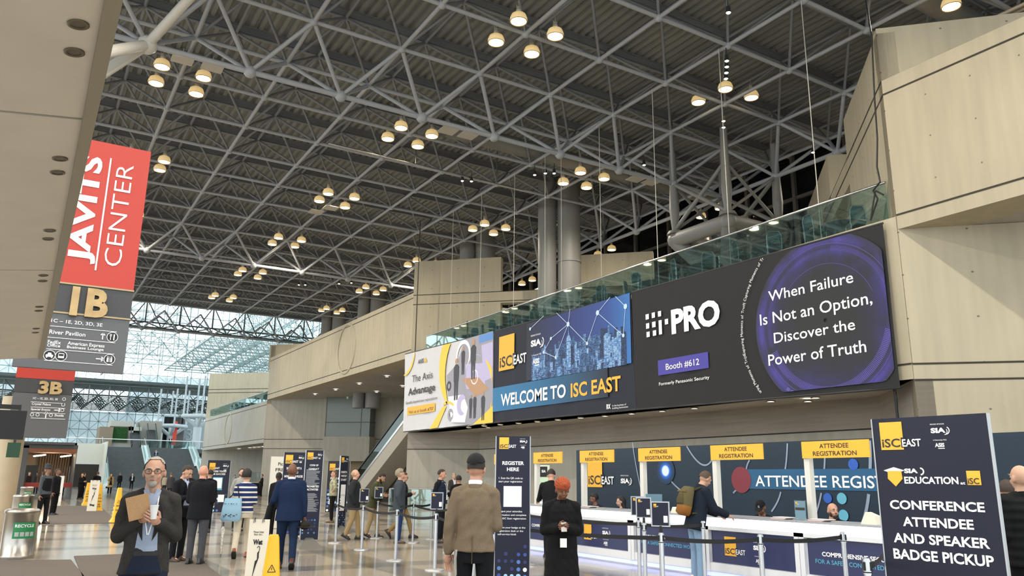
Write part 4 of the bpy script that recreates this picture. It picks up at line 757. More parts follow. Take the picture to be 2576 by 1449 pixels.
# ducts and conduits under the deck, upper right
mb = MB(); cm_ = mat('conduit', 'A09890', .4, .3)
for k in range(7):
    x = 23.2+k*.22; mb.path([(x, -8, 15.2), (x, 13-k*.3, 15.2), (x+.6, 14-k*.3, 15.2), (x+3.5, 15-k*.3, 15.2)], .06, 6)
tag(mb.build('conduit_run', cm_), 'bundle of parallel pale conduits bending under the roof beside the right tower', 'conduit')
mb = MB(); mb.tube((20.5, 12, 16.5), (30, 12, 16.5), .38, n=16)
tag(mb.build('air_duct', cp), 'round grey air duct in the roof frame beside the right concrete tower', 'duct')
mb = MB(); mb.tube((14, 28.67, 16.5), (30, 28.67, 16.5), .4, n=16)
tag(mb.build('air_duct', cp), 'long round grey air duct running across the middle of the roof', 'duct')
mb = MB(); mb.tube((9.3, 30.2, 15.2), (19, 30.2, 15.1), .05, n=8); mb.tube((13.3, 30.2, 15.2), (13.3, 30.2, 17), .03, n=5); mb.tube((17.5, 30.2, 15.2), (17.5, 30.2, 17), .03, n=5)
tag(mb.build('rigging_pipe', chrome), 'shiny rigging pipe hung level under the middle of the roof', 'pipe')
# square acoustic panels and loudspeakers in the roof
pn0 = None
for p in ((460, 148), (535, 168), (1128, 328), (1178, 340), (832, 523), (795, 533), (1600, 450), (1638, 458)):
    q = ray(*p); P = CAM+q*((15.4-1.6)/q.z)
    if pn0 is None: mb = MB(); mb.box(-.35, .35, -.35, .35, -.02, .02); mb.tube((0, 0, 0), (0, 0, .4), .02, n=5); pn0 = tag(mb.build('antenna_panel', mat('antenna', 'B4AFA2', .5)), 'flat square pale antenna panel mounted under the roof frame near a lamp cluster', 'antenna', 'flat antenna panels under the roof'); pn0.location = P
    else: o = pn0.copy(); C.objects.link(o); o.location = P
# ================================================================ FAR END
frm = mat('atrium_frame', '8FA3A3', .5); frd = mat('atrium_frame_dark', '4B5452', .5)
def frame_wall(mb, o, du, dv, nu, nv, dep, r=.06, diag=True):
    o, du, dv, dep = map(Vector, (o, du, dv, dep))
    for i in range(nu+1): mb.tube(o+du*i, o+du*i+dv*nv, r, n=4, caps=False)
    for j in range(nv+1): mb.tube(o+dv*j, o+dv*j+du*nu, r, n=4, caps=False)
    if diag:
        for i in range(nu):
            for j in range(nv):
                c = o+du*(i+.5)+dv*(j+.5)+dep
                for a in (0, 1):
                    for b in (0, 1): mb.tube(c, o+du*(i+a)+dv*(j+b), r*.75, n=4, caps=False)
                if i < nu-1: mb.tube(c, c+du, r*.9, n=4, caps=False)
                if j < nv-1: mb.tube(c, c+dv, r*.9, n=4, caps=False)
at_ = bpy.data.objects.new('window_3', None); C.objects.link(at_); struct(at_)
mb = MB(); frame_wall(mb, (-22, 165, 5), (3.05, 0, 0), (0, 0, 3.05), 24, 12, (0, -1.5, 0), .055)
frame_wall(mb, (-22, 165.4, 5), (1.525, 0, 0), (0, 0, 1.525), 48, 24, (0, 0, 0), .03, False)
frame_wall(mb, (35, 84, 8), (0, 3.05, 0), (0, 0, 3.05), 26, 10, (-1.5, 0, 0), .055)
frame_wall(mb, (-22, 84, 38), (3.05, 0, 0), (0, 3.05, 0), 19, 26, (0, 0, -1.6), .06)
frame_wall(mb, (9, 118, 16.5), (3.05, 0, 0), (0, 0, 3.05), 3, 7, (0, 1.5, 0), .07); frame_wall(mb, (-14, 135, 20), (3.05, 0, 0), (0, 0, 3.05), 15, 1, (0, 1.5, 0), .07)
frame_wall(mb, (9, 118, 16.5), (0, 3.05, 0), (0, 0, 3.05), 6, 7, (1.5, 0, 0), .07); frame_wall(mb, (18, 100, 18), (3.05, 0, 0), (0, 3.05, 0), 5, 12, (0, 0, 1.5), .08)
mb.build('space_frame', frm, at_)
mb = MB(); mb.box(-22, 51, 165.5, 165.55, 5, 42); mb.box(35.4, 35.45, 84, 165, 8, 42); mb.box(-22, 51, 84, 165, 39.2, 39.25); mb.build('glass_pane', gl_wall, at_)
mb = MB(); frame_wall(mb, (-22, 150, 13.2), (3.05, 0, 0), (0, 0, 3.2), 20, 1, (0, 1.5, 0), .12); frame_wall(mb, (-22, 150, 13.2), (3.05, 0, 0), (0, 3.05, 0), 20, 5, (0, 0, 1.5), .1)
frame_wall(mb, (-22, 81, HN), (3.05, 0, 0), (0, 0, 2.2), 18, 1, (0, .5, -1.5), .09); mb.box(-22, 40, 151, 166, 17, 17.5)
mb.build('dark_truss', frd, at_)
mb = MB(); mb.box(-40, 60, 210, 230, -1, 16, 0); mb.box(-10, 8, 205, 230, -1, 30, 0); mb.box(22, 40, 200, 230, 0, 24, 0)
struct(mb.build('exterior_building', mat('pale_building', 'C8D2D6', .8)))
# little row lamps in the atrium
l0 = None
for k in range(14):
    P = Vector((3+1.1*(k % 7), 120+3.2*(k % 7)-(k//7)*22, 22.0)) if k < 7 else Vector((12+1.5*(k-7), 108+4*(k-7), 19.5))
    if l0 is None: mb = MB(); mb.ell((0, 0, 0), (.22, .22, .16), 8); l0 = tag(mb.build('atrium_lamp', mat('atrium_glow', 'FFFFFF', .5, emit='FFE6AE', es=6)), 'small warm lamp in a row under the far atrium truss', 'lamp', 'row lamps in the far atrium'); l0.location = P
    else: o = l0.copy(); C.objects.link(o); o.location = P
# stairs
st = mat('stair_grey', '55595A', .7, noise=.1, nscale=2); YS0, ns, rise, run = 112.0, 32, .17, .40
mb = MB(); y = YS0; z = 0
X0, X1 = 9.6, 21.5
for k in range(ns):
    y += 1.6 if k == 16 else 0
    mb.box(X0, X1, y, y+run+(1.6 if k == 15 else 0)+.02, 0, z+rise); y += run; z += rise
YTOP, ZTOP = y, z; mb.box(X0-1.5, 36, YTOP, 166, ZTOP-.6, ZTOP); struct(mb.build('floor_grand_stairs', st))
strg = mat('stringer_white', 'D3D8D3', .5)
for (xx, lab) in ((X0, 'left'), (15.1, 'middle'), (X1, 'right')):
    t = thing('stair_railing', 'glass balustrade with pale stringer on the %s of the grand stairs' % lab, 'railing', (xx, YS0, 0))
    mb = MB(); 
    for (ya, za, yb2, zb2) in ((0, 0, 16*run, 16*rise), (16*run+1.6, 16*rise, YTOP-YS0, ZTOP)):
        mb.add([(-.35, ya, za-.1), (.35, ya, za-.1), (.35, ya, za+.35), (-.35, ya, za+.35), (-.35, yb2, zb2-.1), (.35, yb2, zb2-.1), (.35, yb2, zb2+.35), (-.35, yb2, zb2+.35)], [(0, 1, 2, 3), (7, 6, 5, 4), (0, 3, 7, 4), (1, 5, 6, 2), (3, 2, 6, 7), (0, 4, 5, 1)])
    mb.build('stringer', strg, t); mb = MB()
    for (ya, za, yb2, zb2) in ((0, 0, 16*run, 16*rise), (16*run+1.6, 16*rise, YTOP-YS0, ZTOP)):
        for s in (-.3, .3): mb.add([(s, ya, za+.3), (s, yb2, zb2+.3), (s, yb2, zb2+1.3), (s, ya, za+1.3)], [(0, 1, 2, 3)])
    mb.build('glass_panel', gl_rail, t); mb = MB()
    for (ya, za, yb2, zb2) in ((0, 0, 16*run, 16*rise), (16*run+1.6, 16*rise, YTOP-YS0, ZTOP)): mb.tube((0, ya, za+1.32), (0, yb2, zb2+1.32), .05, n=6)
    mb.build('handrail', alum, t)
mb = MB(); mb.box(15.5, X1, YTOP+.5, YTOP+.56, ZTOP, ZTOP+1.05); t = thing('landing_railing', 'glass landing rail at the top of the grand stairs', 'railing', (0, 0, 0)); mb.build('glass_panel', gl_rail, t); mb = MB(); mb.tube((X0-9, YTOP+.5, ZTOP+1.1), (X1+6, YTOP+.5, ZTOP+1.1), .06, n=6); mb.build('handrail', white, t)
# side walls by the stairs
wb = mat('wall_cream', 'C9C7BA', .7); mb = MB(); mb.box(X0-.5, X0-.35, YS0, YTOP+4, 0, ZTOP+.2); mb.box(2, X0-.4, YS0+3, YS0+3.4, 2.9, ZTOP); mb.box(-30, 6, YS0+3, YS0+3.4, 2.9, ZTOP)
struct(mb.build('wall_stair_left', wb)); mb = MB(); mb.box(-30, X0-.5, YS0+7, YS0+7.3, 0, 2.9); struct(mb.build('wall_passage_shade', mat('passage_shade', '3A332C', .8)))  # the dark sheet holds the shade of the passage opening in its colour
mb = MB(); mb.box(X1+.2, 30, YS0-2, YS0+.5, 0, ZTOP+.1); struct(mb.build('wall_stair_right', wb))
def farbox(name, p0, p1, Y, dep, m, label=None, cat=None):
    a, b = at(*p0, 1, Y), at(*p1, 1, Y); mb = MB(); mb.box(min(a.x, b.x), max(a.x, b.x), Y, Y+dep, max(min(a.z, b.z), ZTOP-.1), max(a.z, b.z)); o = mb.build(name, m)
    return tag(o, label, cat) if label else struct(o)
farbox('wall_upper_concourse', (280, 1058), (330, 1130), 140, 6, mat('pale_wall', 'B9B7AC', .7)); farbox('wall_upper_brown', (252, 1073), (279, 1130), 139, 5, mat('brown_wall', '8B7C68', .7)); farbox('wall_upper_grey', (355, 1058), (402, 1130), 141, 6, mat('grey_wall', 'A39F95', .7))
farbox('wall_upper_dark', (330, 1080), (356, 1130), 143, 4, mat('night_wall', '2A2622', .7)); farbox('wall_upper_lintel', (322, 1073), (356, 1084), 140, 4, wb)
farbox('window_4', (415, 1048), (458, 1128), 144, 1, dg); farbox('wall_upper_right', (460, 1058), (520, 1128), 146, 1, mat('blue_grey_wall', '9DA9AC', .6))
t = thing('green_wall', 'framed dark green planted wall panel above the grand stairs', 'plant wall', at(296, 1110, 1, 139.8)); mb = MB(); mb.box(-1.35, 1.35, -.12, 0, -.15, 2.3); mb.build('frame', mat('bronze', '4B4436', .5), t); mb = MB(); mb.box(-1.2, 1.2, -.2, -.1, 0, 2.15); mb.build('planting', mat('moss', '1F4A1A', .9, noise=.5, nscale=6), t)
# far escalators on the upper level
for k, x0 in enumerate((14.5, 17)):
    t = thing('far_escalator', ['short escalator rising at the top of the stairs beside the green wall', 'second short escalator beside the grey wall at the top of the stairs'][k], 'escalator', (x0, 136, ZTOP)); mb = MB()
    mb.add([(0, 0, 0), (1.2, 0, 0), (1.2, 5, 3), (0, 5, 3), (0, 0, .3), (1.2, 0, .3), (1.2, 5, 3.3), (0, 5, 3.3)], [(3, 2, 1, 0), (4, 5, 6, 7), (0, 1, 5, 4), (1, 2, 6, 5), (2, 3, 7, 6), (3, 0, 4, 7)]); mb.build('steps', dark, t); mb = MB()
    for s in (0, 1.2): mb.add([(s, 0, .3), (s, 5, 3.3), (s, 5, 4.3), (s, 0, 1.3)], [(0, 1, 2, 3)])
    mb.build('glass_side', gl_rail, t); mb = MB()
    for s in (0, 1.2): mb.path([(s, 5, 4.3), (s, 0, 1.3), (s, -.5, 1.1), (s, -.6, .7), (s, -.3, .3)], .06, 6)
    mb.build('handrail', black, t)
# diamond topped columns of the atrium
for (px, pyt, pyb, Y, lab) in ((500, 1048, 1128, 128, 'pale column with diamond ring head right of the grand stairs'), (432, 1072, 1128, 142, 'pale column with diamond ring head beside the red hanging flag')):
    p = at(px, pyt, 1, Y); mb = MB(); z = p.z; mb.tube((p.x, p.y, 0), (p.x, p.y, z-1.6), .6, n=16); d = 2.2
    q = [(p.x-d, p.y), (p.x, p.y-d), (p.x+d, p.y), (p.x, p.y+d)]
    for i in range(4):
        a, c = q[i], q[(i+1) % 4]; mb.tube((*a, z), (*c, z), .32, n=10); mb.tube((p.x, p.y, z-1.7), (*a, z), .3, n=8); mb.tube((*a, z), (*a, z+6), .14, n=8); mb.ell((*a, z), .34, 8)
    o = struct(mb.build('pillar_atrium', mat('atrium_column', 'B7C1C4', .5)))
mb = MB(); P = at(440, 1085, 1, 141); mb.box(P.x-.3, P.x+.3, 140.8, 140.84, P.z-2.2, P.z+1.6); tag(mb.build('hanging_flag', mat('flag_red', 'D64A3C', .6)), 'narrow red banner hanging beside the atrium column', 'banner')
mb = MB(); txt(mb, '3E', 0, 0, 2.0, al='C', bold=-.01); o = tag(mb.build('wall_lettering', mat('pale_letter', 'B9C3C6', .5)), 'large pale 3E letters on the blue grey wall right of the stairs', 'sign'); P = at(485, 1108, 1, 145.9); o.location = P
# ================================================================ BANNERS ON THE BALCONY
BP = Plane((17.84, 25, 0), -PI/2)
def Z6(x, y): return (1000+x/2.634, 550+y/2.634)
def Z7(x, y): return (1580+x/2.5875, 520+y/2.5875)
def Z6u(x, y): return BP.uv(*Z6(x, y))
def Z7u(x, y): return BP.uv(*Z7(x, y))
def poly(mb, pts, y, mi=0): mb.add([(p[0], y, p[1]) for p in pts], [tuple(range(len(pts)))], mi)
def strip(mb, a, b, wd, y, mi=0):
    a, b = Vector(a), Vector(b); d = (b-a); d = Vector((-d.y, d.x)).normalized()*wd/2; poly(mb, [a-d, b-d, b+d, a+d], y, mi)
def cloth(name, label, crn, m, amp=.012, seed=0):
    t = thing(name, label, 'banner', BP.o, BP.a); mb = MB(); c = [BP.uv(*p) for p in crn]; rnd = random.Random(seed)
    ph = [(rnd.uniform(.5, 5), rnd.uniform(0, 6), rnd.uniform(-.6, .6)) for _ in range(5)]; n, k = 60, 24; vs = []
    for j in range(k+1):
        for i in range(n+1):
            s, q = i/n, j/k
            u = (c[0][0]*(1-s)+c[1][0]*s)*(1-q)+(c[3][0]*(1-s)+c[2][0]*s)*q; z = (c[0][1]*(1-s)+c[1][1]*s)*(1-q)+(c[3][1]*(1-s)+c[2][1]*s)*q
            y = sum(math.sin(u*f+z*g*2+p) for f, p, g in ph)*amp/3*(q*(1.15-q)*3+.1); vs.append((u, y, z))
    mb.add(vs, [(j*(n+1)+i, (j+1)*(n+1)+i, (j+1)*(n+1)+i+1, j*(n+1)+i+1) for j in range(k) for i in range(n)], 0, True)
    mb.build('cloth', m, t); mb = MB()
    for a, b in ((c[0], c[1]), (c[3], c[2])): mb.tube((a[0], .02, a[1]), (b[0], .02, b[1]), .03, n=8)
    mb.build('hem_pole', dark, t); return t, c
# --- dark banner on the right
dk = mat('banner_charcoal', '151517', .7, noise=.05, nscale=2)
t, c = cloth('hanging_banner', 'long black hanging banner on the balcony, the rightmost, with purple lens ring and white slogan', [(1588, 735.5), (2220, 561), (2265, 975), (1601, 1030)], dk, .03, 3)
mb = MB()
for a in ((120, 703, 142, 732), (160, 692, 182, 722), (200, 683, 222, 713), (123, 762, 145, 792), (162, 752, 186, 783), (205, 742, 228, 830), (126, 817, 148, 847), (167, 808, 190, 838), (245, 734, 268, 764)): BP.rect(mb, Z7(*a[:2]), Z7(*a[2:]), -.045)
BP.text(mb, 'PRO', Z7(290, 812), Z7(608, 768), Z7(285, 664), -.045, 0, .045)
for st, b0, b1, tl in (('When Failure', (922, 612), (1475, 500), (910, 546)), ('Is Not an Option,', (867, 765), (1600, 640), (862, 692)), ('Discover the', (958, 887), (1487, 803), (953, 818)), ('Power of Truth', (922, 1033), (1560, 948), (917, 960)), ('Formerly Panasonic Security', (208, 1160), (537, 1126), (208, 1139))):
    BP.text(mb, st, Z7(*b0), Z7(*b1), Z7(*tl), -.045, 0, .008)
BP.text(mb, 'Booth #612', Z7(254, 1060), Z7(472, 1032), Z7(254, 1019), -.055, 0, .008)
cu, cz = Z7u(1290, 740); rl = cu-Z7u(868, 790)[0]; ra = cu-Z7u(752, 800)[0]
ZCB = c[3][1]+.05; ZCT = lambda u: c[0][1]+(c[1][1]-c[0][1])*(u-c[0][0])/(c[1][0]-c[0][0])-.05
umax = lambda z: c[1][0]+(c[2][0]-c[1][0])*(c[1][1]-z)/(c[1][1]-c[2][1])-.08
def arc_text(mb, st, ang0, r, h, cx, cz, step, y, mi=0):
    a = ang0
    for chh in st:
        if chh == ' ': a -= .045/r; continue
        vs, fs, W = glyphs(chh, 0); wd = W*h/.72
        x, z = cx+math.cos(a)*r, cz+math.sin(a)*r
        if x < umax(z)-.05 and ZCB+.05 < z < ZCT(x)-.08: txt(mb, chh, x, z, h, None, 'L', y, mi, 0, a-PI/2)
        a -= (wd*.9+h*.12)/r
for p in ((925, 1252), (768, 985), (750, 628), (885, 335), (1525, 155), (1752, 1000)):
    u_, z_ = Z7u(*p); arc_text(mb, '| Capturing Moments of Truth', math.atan2(z_-cz, u_-cu), ra if p[0] > 1000 or True else ra, .1, cu, cz, .03, -.045)
mb.build('lettering', wtext, t)
mb = MB(); q = [Z7u(*p) for p in ((200, 998), (527, 950), (533, 1053), (203, 1097))]; zt_ = (q[0][1]+q[1][1])/2; zb_ = (q[2][1]+q[3][1])/2
poly(mb, [(q[0][0], zt_), (q[0][0], zb_), (q[1][0], zb_), (q[1][0], zt_)], -.045); mb.build('booth_label', mat('violet_print', '453C9C', .5), t)
pm = mat('lens_ring_print', '2A2A2E', .5); N, L, b = nodes(pm); tc = N.new('ShaderNodeTexCoord'); ln_ = N.new('ShaderNodeVectorMath'); ln_.operation = 'LENGTH'; L.new(tc.outputs['Object'], ln_.inputs[0])
rp = N.new('ShaderNodeValToRGB'); L.new(math_n(N, L, 'DIVIDE', ln_.outputs['Value'], rl*1.08), rp.inputs[0]); e = rp.color_ramp.elements; e[0].position = .35; e[0].color = hexc('161618'); e[1].position = 1; e[1].color = hexc('2C2A3A')
for ps, cl in ((.6, '1E1A38'), (.74, '28205F'), (.8, '3D3488'), (.84, '241D52'), (.92, '40368F'), (.97, '2D2569')): k = e.new(ps); k.color = hexc(cl)
nz = N.new('ShaderNodeTexNoise'); nz.inputs['Scale'].default_value = 1.1; nz.inputs['Detail'].default_value = 4; L.new(tc.outputs['Object'], nz.inputs[0])
mr = N.new('ShaderNodeMapRange'); L.new(nz.outputs['Fac'], mr.inputs[0]); mr.inputs[1].default_value = .35; mr.inputs[2].default_value = .65; mr.inputs[3].default_value = .1; mr.inputs[4].default_value = 1
L.new(mixc(N, L, mr.outputs[0], hexc('161618'), rp.outputs[0]), b.inputs['Base Color'])
def clipdisc(mb, r0, r1, y, na, mi=0, gap=1.0, a0=0, a1=360):
    for i in range(na):
        aa = R(a0+(a1-a0)*i/na); ab = R(a0+(a1-a0)*(i+gap)/na); nr = 24 if r1-r0 > .5 else 1
        for j in range(nr):
            ra_, rb_ = r0+(r1-r0)*j/nr, r0+(r1-r0)*(j+1)/nr; P = [(ra_*math.cos(aa), ra_*math.sin(aa)), (rb_*math.cos(aa), rb_*math.sin(aa)), (rb_*math.cos(ab), rb_*math.sin(ab)), (ra_*math.cos(ab), ra_*math.sin(ab))]
            Q = [(min(p[0], umax(cz+p[1])-cu), p[1]) for p in P]; Q = [(p[0], max(p[1], ZCB-cz)) for p in Q]; Q = [(p[0], min(p[1], ZCT(cu+p[0])-cz)) for p in Q]
            ar = sum(Q[a][0]*Q[(a+1) % 4][1]-Q[(a+1) % 4][0]*Q[a][1] for a in range(4))
            if abs(ar) > 1e-5: poly(mb, Q, y, mi)
ZCB = c[3][1]+.05; ZCT = lambda u: c[0][1]+(c[1][1]-c[0][1])*(u-c[0][0])/(c[1][0]-c[0][0])-.05
mb = MB(); clipdisc(mb, .05, rl*1.08, 0, 120); o = mb.build('lens_print', pm, t); o.location = (cu, -.036, cz)
mb = MB(); clipdisc(mb, rl*.80, rl*.9, 0, 110, 0, .45, 200, 345); clipdisc(mb, rl*.86, rl*.92, 0, 90, 0, .4, 20, 80); clipdisc(mb, rl*.95, rl*.955, 0, 120); clipdisc(mb, rl*.7, rl*.704, 0, 120, 0, 1, 20, 140); clipdisc(mb, rl*.98, rl*1.03, 0, 8, 0, .8, 230, 262)
o = mb.build('lens_ticks', mat('tick_violet', '574E9A', .5), t); o.location = (cu, -.04, cz)
# --- blue middle banner
nb = mat('banner_navy', '14182A', .65, noise=.04, nscale=2)
t, c = cloth('hanging_banner', 'dark blue hanging banner in the middle of the balcony with a night city print', [(1243, 834), (1587, 739), (1600, 1030), (1241, 1063)], nb, .02, 5)
sk = mat('sky_print', '1D2B66', .5); N, L, b = nodes(sk); tc = N.new('ShaderNodeTexCoord'); sp = N.new('ShaderNodeSeparateXYZ'); L.new(tc.outputs['Generated'], sp.inputs[0]); rp = N.new('ShaderNodeValToRGB'); L.new(sp.outputs[0], rp.inputs[0])
e = rp.color_ramp.elements; e[0].color = hexc('14182A'); e[1].color = hexc('2F6FB4'); k = e.new(.45); k.color = hexc('22306E'); k = e.new(.8); k.color = hexc('29478F'); L.new(rp.outputs[0], b.inputs['Base Color'])
mb = MB(); P = [Z6u(*p) for p in ((860, 700), (1543, 492), (1538, 960), (860, 1075))]; n = 10
vs = [(P[0][0]*(1-s)+P[1][0]*s, -.035, (P[0][1]*(1-q)+P[3][1]*q)*(1-s)+(P[1][1]*(1-q)+P[2][1]*q)*s-.0) for q in (0, 1) for s in [i/n for i in range(n+1)]]; mb.add(vs, [(i, n+1+i, n+2+i, i+1) for i in range(n)]); mb.build('sky_print', sk, t)
cm2 = mat('city_print', '2A4E8A', .5); N, L, b = nodes(cm2); tc = N.new('ShaderNodeTexCoord'); mp = N.new('ShaderNodeMapping'); mp.inputs['Rotation'].default_value = (PI/2, 0, 0); L.new(tc.outputs['Object'], mp.inputs[0]); br = N.new('ShaderNodeTexBrick'); L.new(mp.outputs[0], br.inputs[0]); br.inputs['Scale'].default_value = 11; br.inputs['Color1'].default_value = hexc('16305E'); br.inputs['Color2'].default_value = hexc('5E9AD6'); br.inputs['Mortar'].default_value = hexc('14264A'); br.inputs['Bias'].default_value = -.2; br.inputs['Mortar Size'].default_value = .03
L.new(br.outputs[0], b.inputs['Base Color'])
mb = MB(); rnd = random.Random(4); u0_ = Z6u(895, 1000)[0]; u1_ = Z6u(1540, 900)[0]; zc0 = Z6u(900, 1075)[1]; zc1 = Z6u(1538, 965)[1]
for row, (dz, hh) in enumerate(((.62, .75), (.34, .65), (.12, .6), (.0, .45))):
    u = u0_+.1*row
    while u < u1_-.3:
        wd = rnd.uniform(.09, .26); s = (u-u0_)/(u1_-u0_); base = zc0*(1-s)+zc1*s; h = hh*rnd.uniform(.45, 1.0)+.3*s*(row < 2); poly(mb, [(u, base), (u+wd, base), (u+wd, base+dz+h), (u, base+dz+h)], -.038-.0022*row-rnd.uniform(0, .0019), rnd.choice((0, 1, 1, 2, 3))); u += wd*rnd.uniform(.8, 1.2)
for x, y0, w_ in ((1140, 790, 30), (1188, 835, 14), (1395, 775, 40), (1462, 800, 44)):
    a = Z6u(x, y0); d = w_/2.634*.012*1.1; poly(mb, [(a[0]-d, zc0+.2), (a[0]+d, zc0+.2), (a[0]+d, a[1]), (a[0]+d*.4, a[1]+.1), (a[0]-d*.4, a[1]+.1), (a[0]-d, a[1])], -.0485-x*1e-6, 3)
    if w_ == 30: poly(mb, [(a[0]-.03, a[1]), (a[0]+.03, a[1]), (a[0], a[1]+.55)], -.046, 3)

def citym(nm, c1_, c2_, c3_, sc):
    m = mat(nm, c1_, .5); N, L, b = nodes(m); tc = N.new('ShaderNodeTexCoord'); mp = N.new('ShaderNodeMapping'); mp.inputs['Rotation'].default_value = (PI/2, 0, 0); L.new(tc.outputs['Object'], mp.inputs[0]); br = N.new('ShaderNodeTexBrick'); L.new(mp.outputs[0], br.inputs[0]); br.inputs['Scale'].default_value = sc; br.offset = 0
    br.inputs['Color1'].default_value = hexc(c1_); br.inputs['Color2'].default_value = hexc(c2_); br.inputs['Mortar'].default_value = hexc(c3_); br.inputs['Bias'].default_value = -.1; br.inputs['Mortar Size'].default_value = .035; L.new(br.outputs[0], b.inputs['Base Color']); return m
mb.build('city_print', [citym('city_a', '16305E', '4C82BE', '12213F', 7), citym('city_b', '1D3F7A', '7FB2E6', '14284E', 6), citym('city_c', '0F1B36', '28508C', '0C1730', 9), citym('city_d', '4E86C6', 'B9DBF7', '234A86', 5)], t)
mb = MB(); nd = [(885, 732), (1137, 700), (1023, 795), (975, 885), (1055, 920), (1263, 828), (1332, 625), (1517, 583), (1503, 775), (975, 645), (1060, 625), (1150, 600), (1415, 522), (1450, 516)]
for a, b_ in ((0, 9), (10, 1), (11, 1), (1, 2), (2, 3), (3, 4), (4, 1), (1, 5), (5, 6), (6, 12), (6, 8), (8, 7), (7, 13)): strip(mb, Z6u(*nd[a]), Z6u(*nd[b_]), .022, -.05)
for i, p in enumerate(nd[:9]): u, z = Z6u(*p); mb.disc(u, z, .1 if i in (1, 6, 7) else .07, -.051, 12)
mb.build('network_print', mat('network_white', 'C4DAF5', .5), t)
ts = mat('teal_strip', '1F6390', .5); mb = MB(); a = Z6u(637, 1125); b_ = Z6u(637, 1281); uu = Z6u(1400, 1150)[0]; P = [(a[0], b_[1]), (uu, b_[1]), (uu, a[1]), (a[0], a[1])]; poly(mb, P, -.036)
N, L, b = nodes(ts); tc = N.new('ShaderNodeTexCoord'); sp = N.new('ShaderNodeSeparateXYZ'); L.new(tc.outputs['Generated'], sp.inputs[0]); L.new(mixc(N, L, math_n(N, L, 'POWER', sp.outputs[0], 1.6), hexc('2473A5'), hexc('14182A')), b.inputs['Base Color']); mb.build('teal_strip', ts, t)
mb = MB(); BP.text(mb, 'WELCOME TO', Z6(690, 1237), Z6(1122, 1187), Z6(685, 1160), -.05, 2, .025); BP.text(mb, 'ISC EAST', Z6(1155, 1180), Z6(1487, 1140), Z6(1152, 1090), -.05, 0, .025)
a = Z6u(677, 1013); isc_logo(mb, a[0], a[1], Z6u(779, 997)[0]-a[0], -.05); a = Z6u(890, 850); sia_logo(mb, a[0], a[1], 1.0, -.05)
BP.text(mb, 'RX', Z6(1392, 1262), Z6(1420, 1258), Z6(1392, 1232), -.05, 2, .05); BP.text(mb, 'In the business of', Z6(1430, 1246), Z6(1522, 1236), Z6(1430, 1234), -.05, 2, 0); BP.text(mb, 'building businesses', Z6(1430, 1262), Z6(1535, 1252), Z6(1430, 1250), -.05, 2, 0)
mb.build('lettering', LM, t)
# --- white left banner
wbn = mat('banner_white', 'D2D1D4', .55, noise=.03, nscale=2)
t, c = cloth('hanging_banner', 'white hanging banner on the balcony, the leftmost, with yellow swooshes and a photo collage', [(1019, 891), (1242, 834.5), (1241, 1063.5), (1014, 1086)], wbn, .02, 8)
mb = MB()      # 0 yellow 1 dark 2 grey 3 light violet 4 tan 5 blue 6 white
CM = [mat('swoosh_yellow', 'F2CB45', .5), mat('collage_dark', '3B3940', .5), mat('collage_grey', '9C9AA6', .5), mat('collage_violet', 'BEB6DB', .5), mat('collage_tan', 'B98F6C', .5), mat('collage_blue', '5E8FD0', .5), wtext]
def pl(pts, y, mi): poly(mb, [Z6u(*p) for p in pts][::-1], y, mi)
pl([(450, 800), (560, 768), (638, 745), (635, 1340), (500, 1370), (360, 1350), (340, 1180), (330, 1040), (400, 960), (430, 860)], -.034, 2); pl([(545, 775), (638, 750), (636, 800), (545, 828)], -.036, 5); pl([(560, 840), (636, 815), (636, 1050), (575, 1080)], -.036, 3)
pl([(455, 965), (585, 955), (585, 1120), (460, 1130)], -.037, 3); pl([(340, 1180), (440, 1165), (470, 1250), (450, 1350), (360, 1350)], -.036, 6); pl([(430, 1060), (540, 1050), (610, 1130), (520, 1180)], -.038, 4)
def arcb(cxy, r, wd, a0, a1, mi, y=-.042, n=24, sx=1):
    cu_, cz_ = Z6u(*cxy); vs = []
    for i in range(n+1):
        a = R(a0+(a1-a0)*i/n); tpr = math.sin(PI*i/n)**.5 if wd > .15 else 1
        for q in (r, r-wd*max(tpr, .1)): vs.append((cu_+math.cos(a)*q*sx, y, cz_+math.sin(a)*q))
    tl_, tr_, br_, bl_ = c; cl = []
    for v in vs:
        x = min(max(v[0], tl_[0]+.03), tr_[0]-.03); s_ = (x-tl_[0])/(tr_[0]-tl_[0]); cl.append((x, v[1], min(max(v[2], bl_[1]*(1-s_)+br_[1]*s_+.04), tl_[1]*(1-s_)+tr_[1]*s_-.04)))
    mb.add(cl, [(2*i, 2*i+1, 2*i+3, 2*i+2) for i in range(n)], mi)
arcb((420, 960), 2.3, .75, 70, 235, 0); arcb((60, 900), 1.2, .18, -100, 5, 0); arcb((520, 1180), 1.9, .35, -100, 60, 0); arcb((330, 1400), 1.4, .12, 60, 110, 0); arcb((515, 1050), .35, .06, 0, 360, 6); arcb((520, 1040), 1.0, .03, 60, 250, 3); arcb((440, 905), .75, .2, -60, 240, 6, -.04)
pl([(215, 1395), (300, 1250), (330, 1240), (270, 1385)], -.041, 0); pl([(505, 1365), (636, 1240), (636, 1352)], -.039, 0)
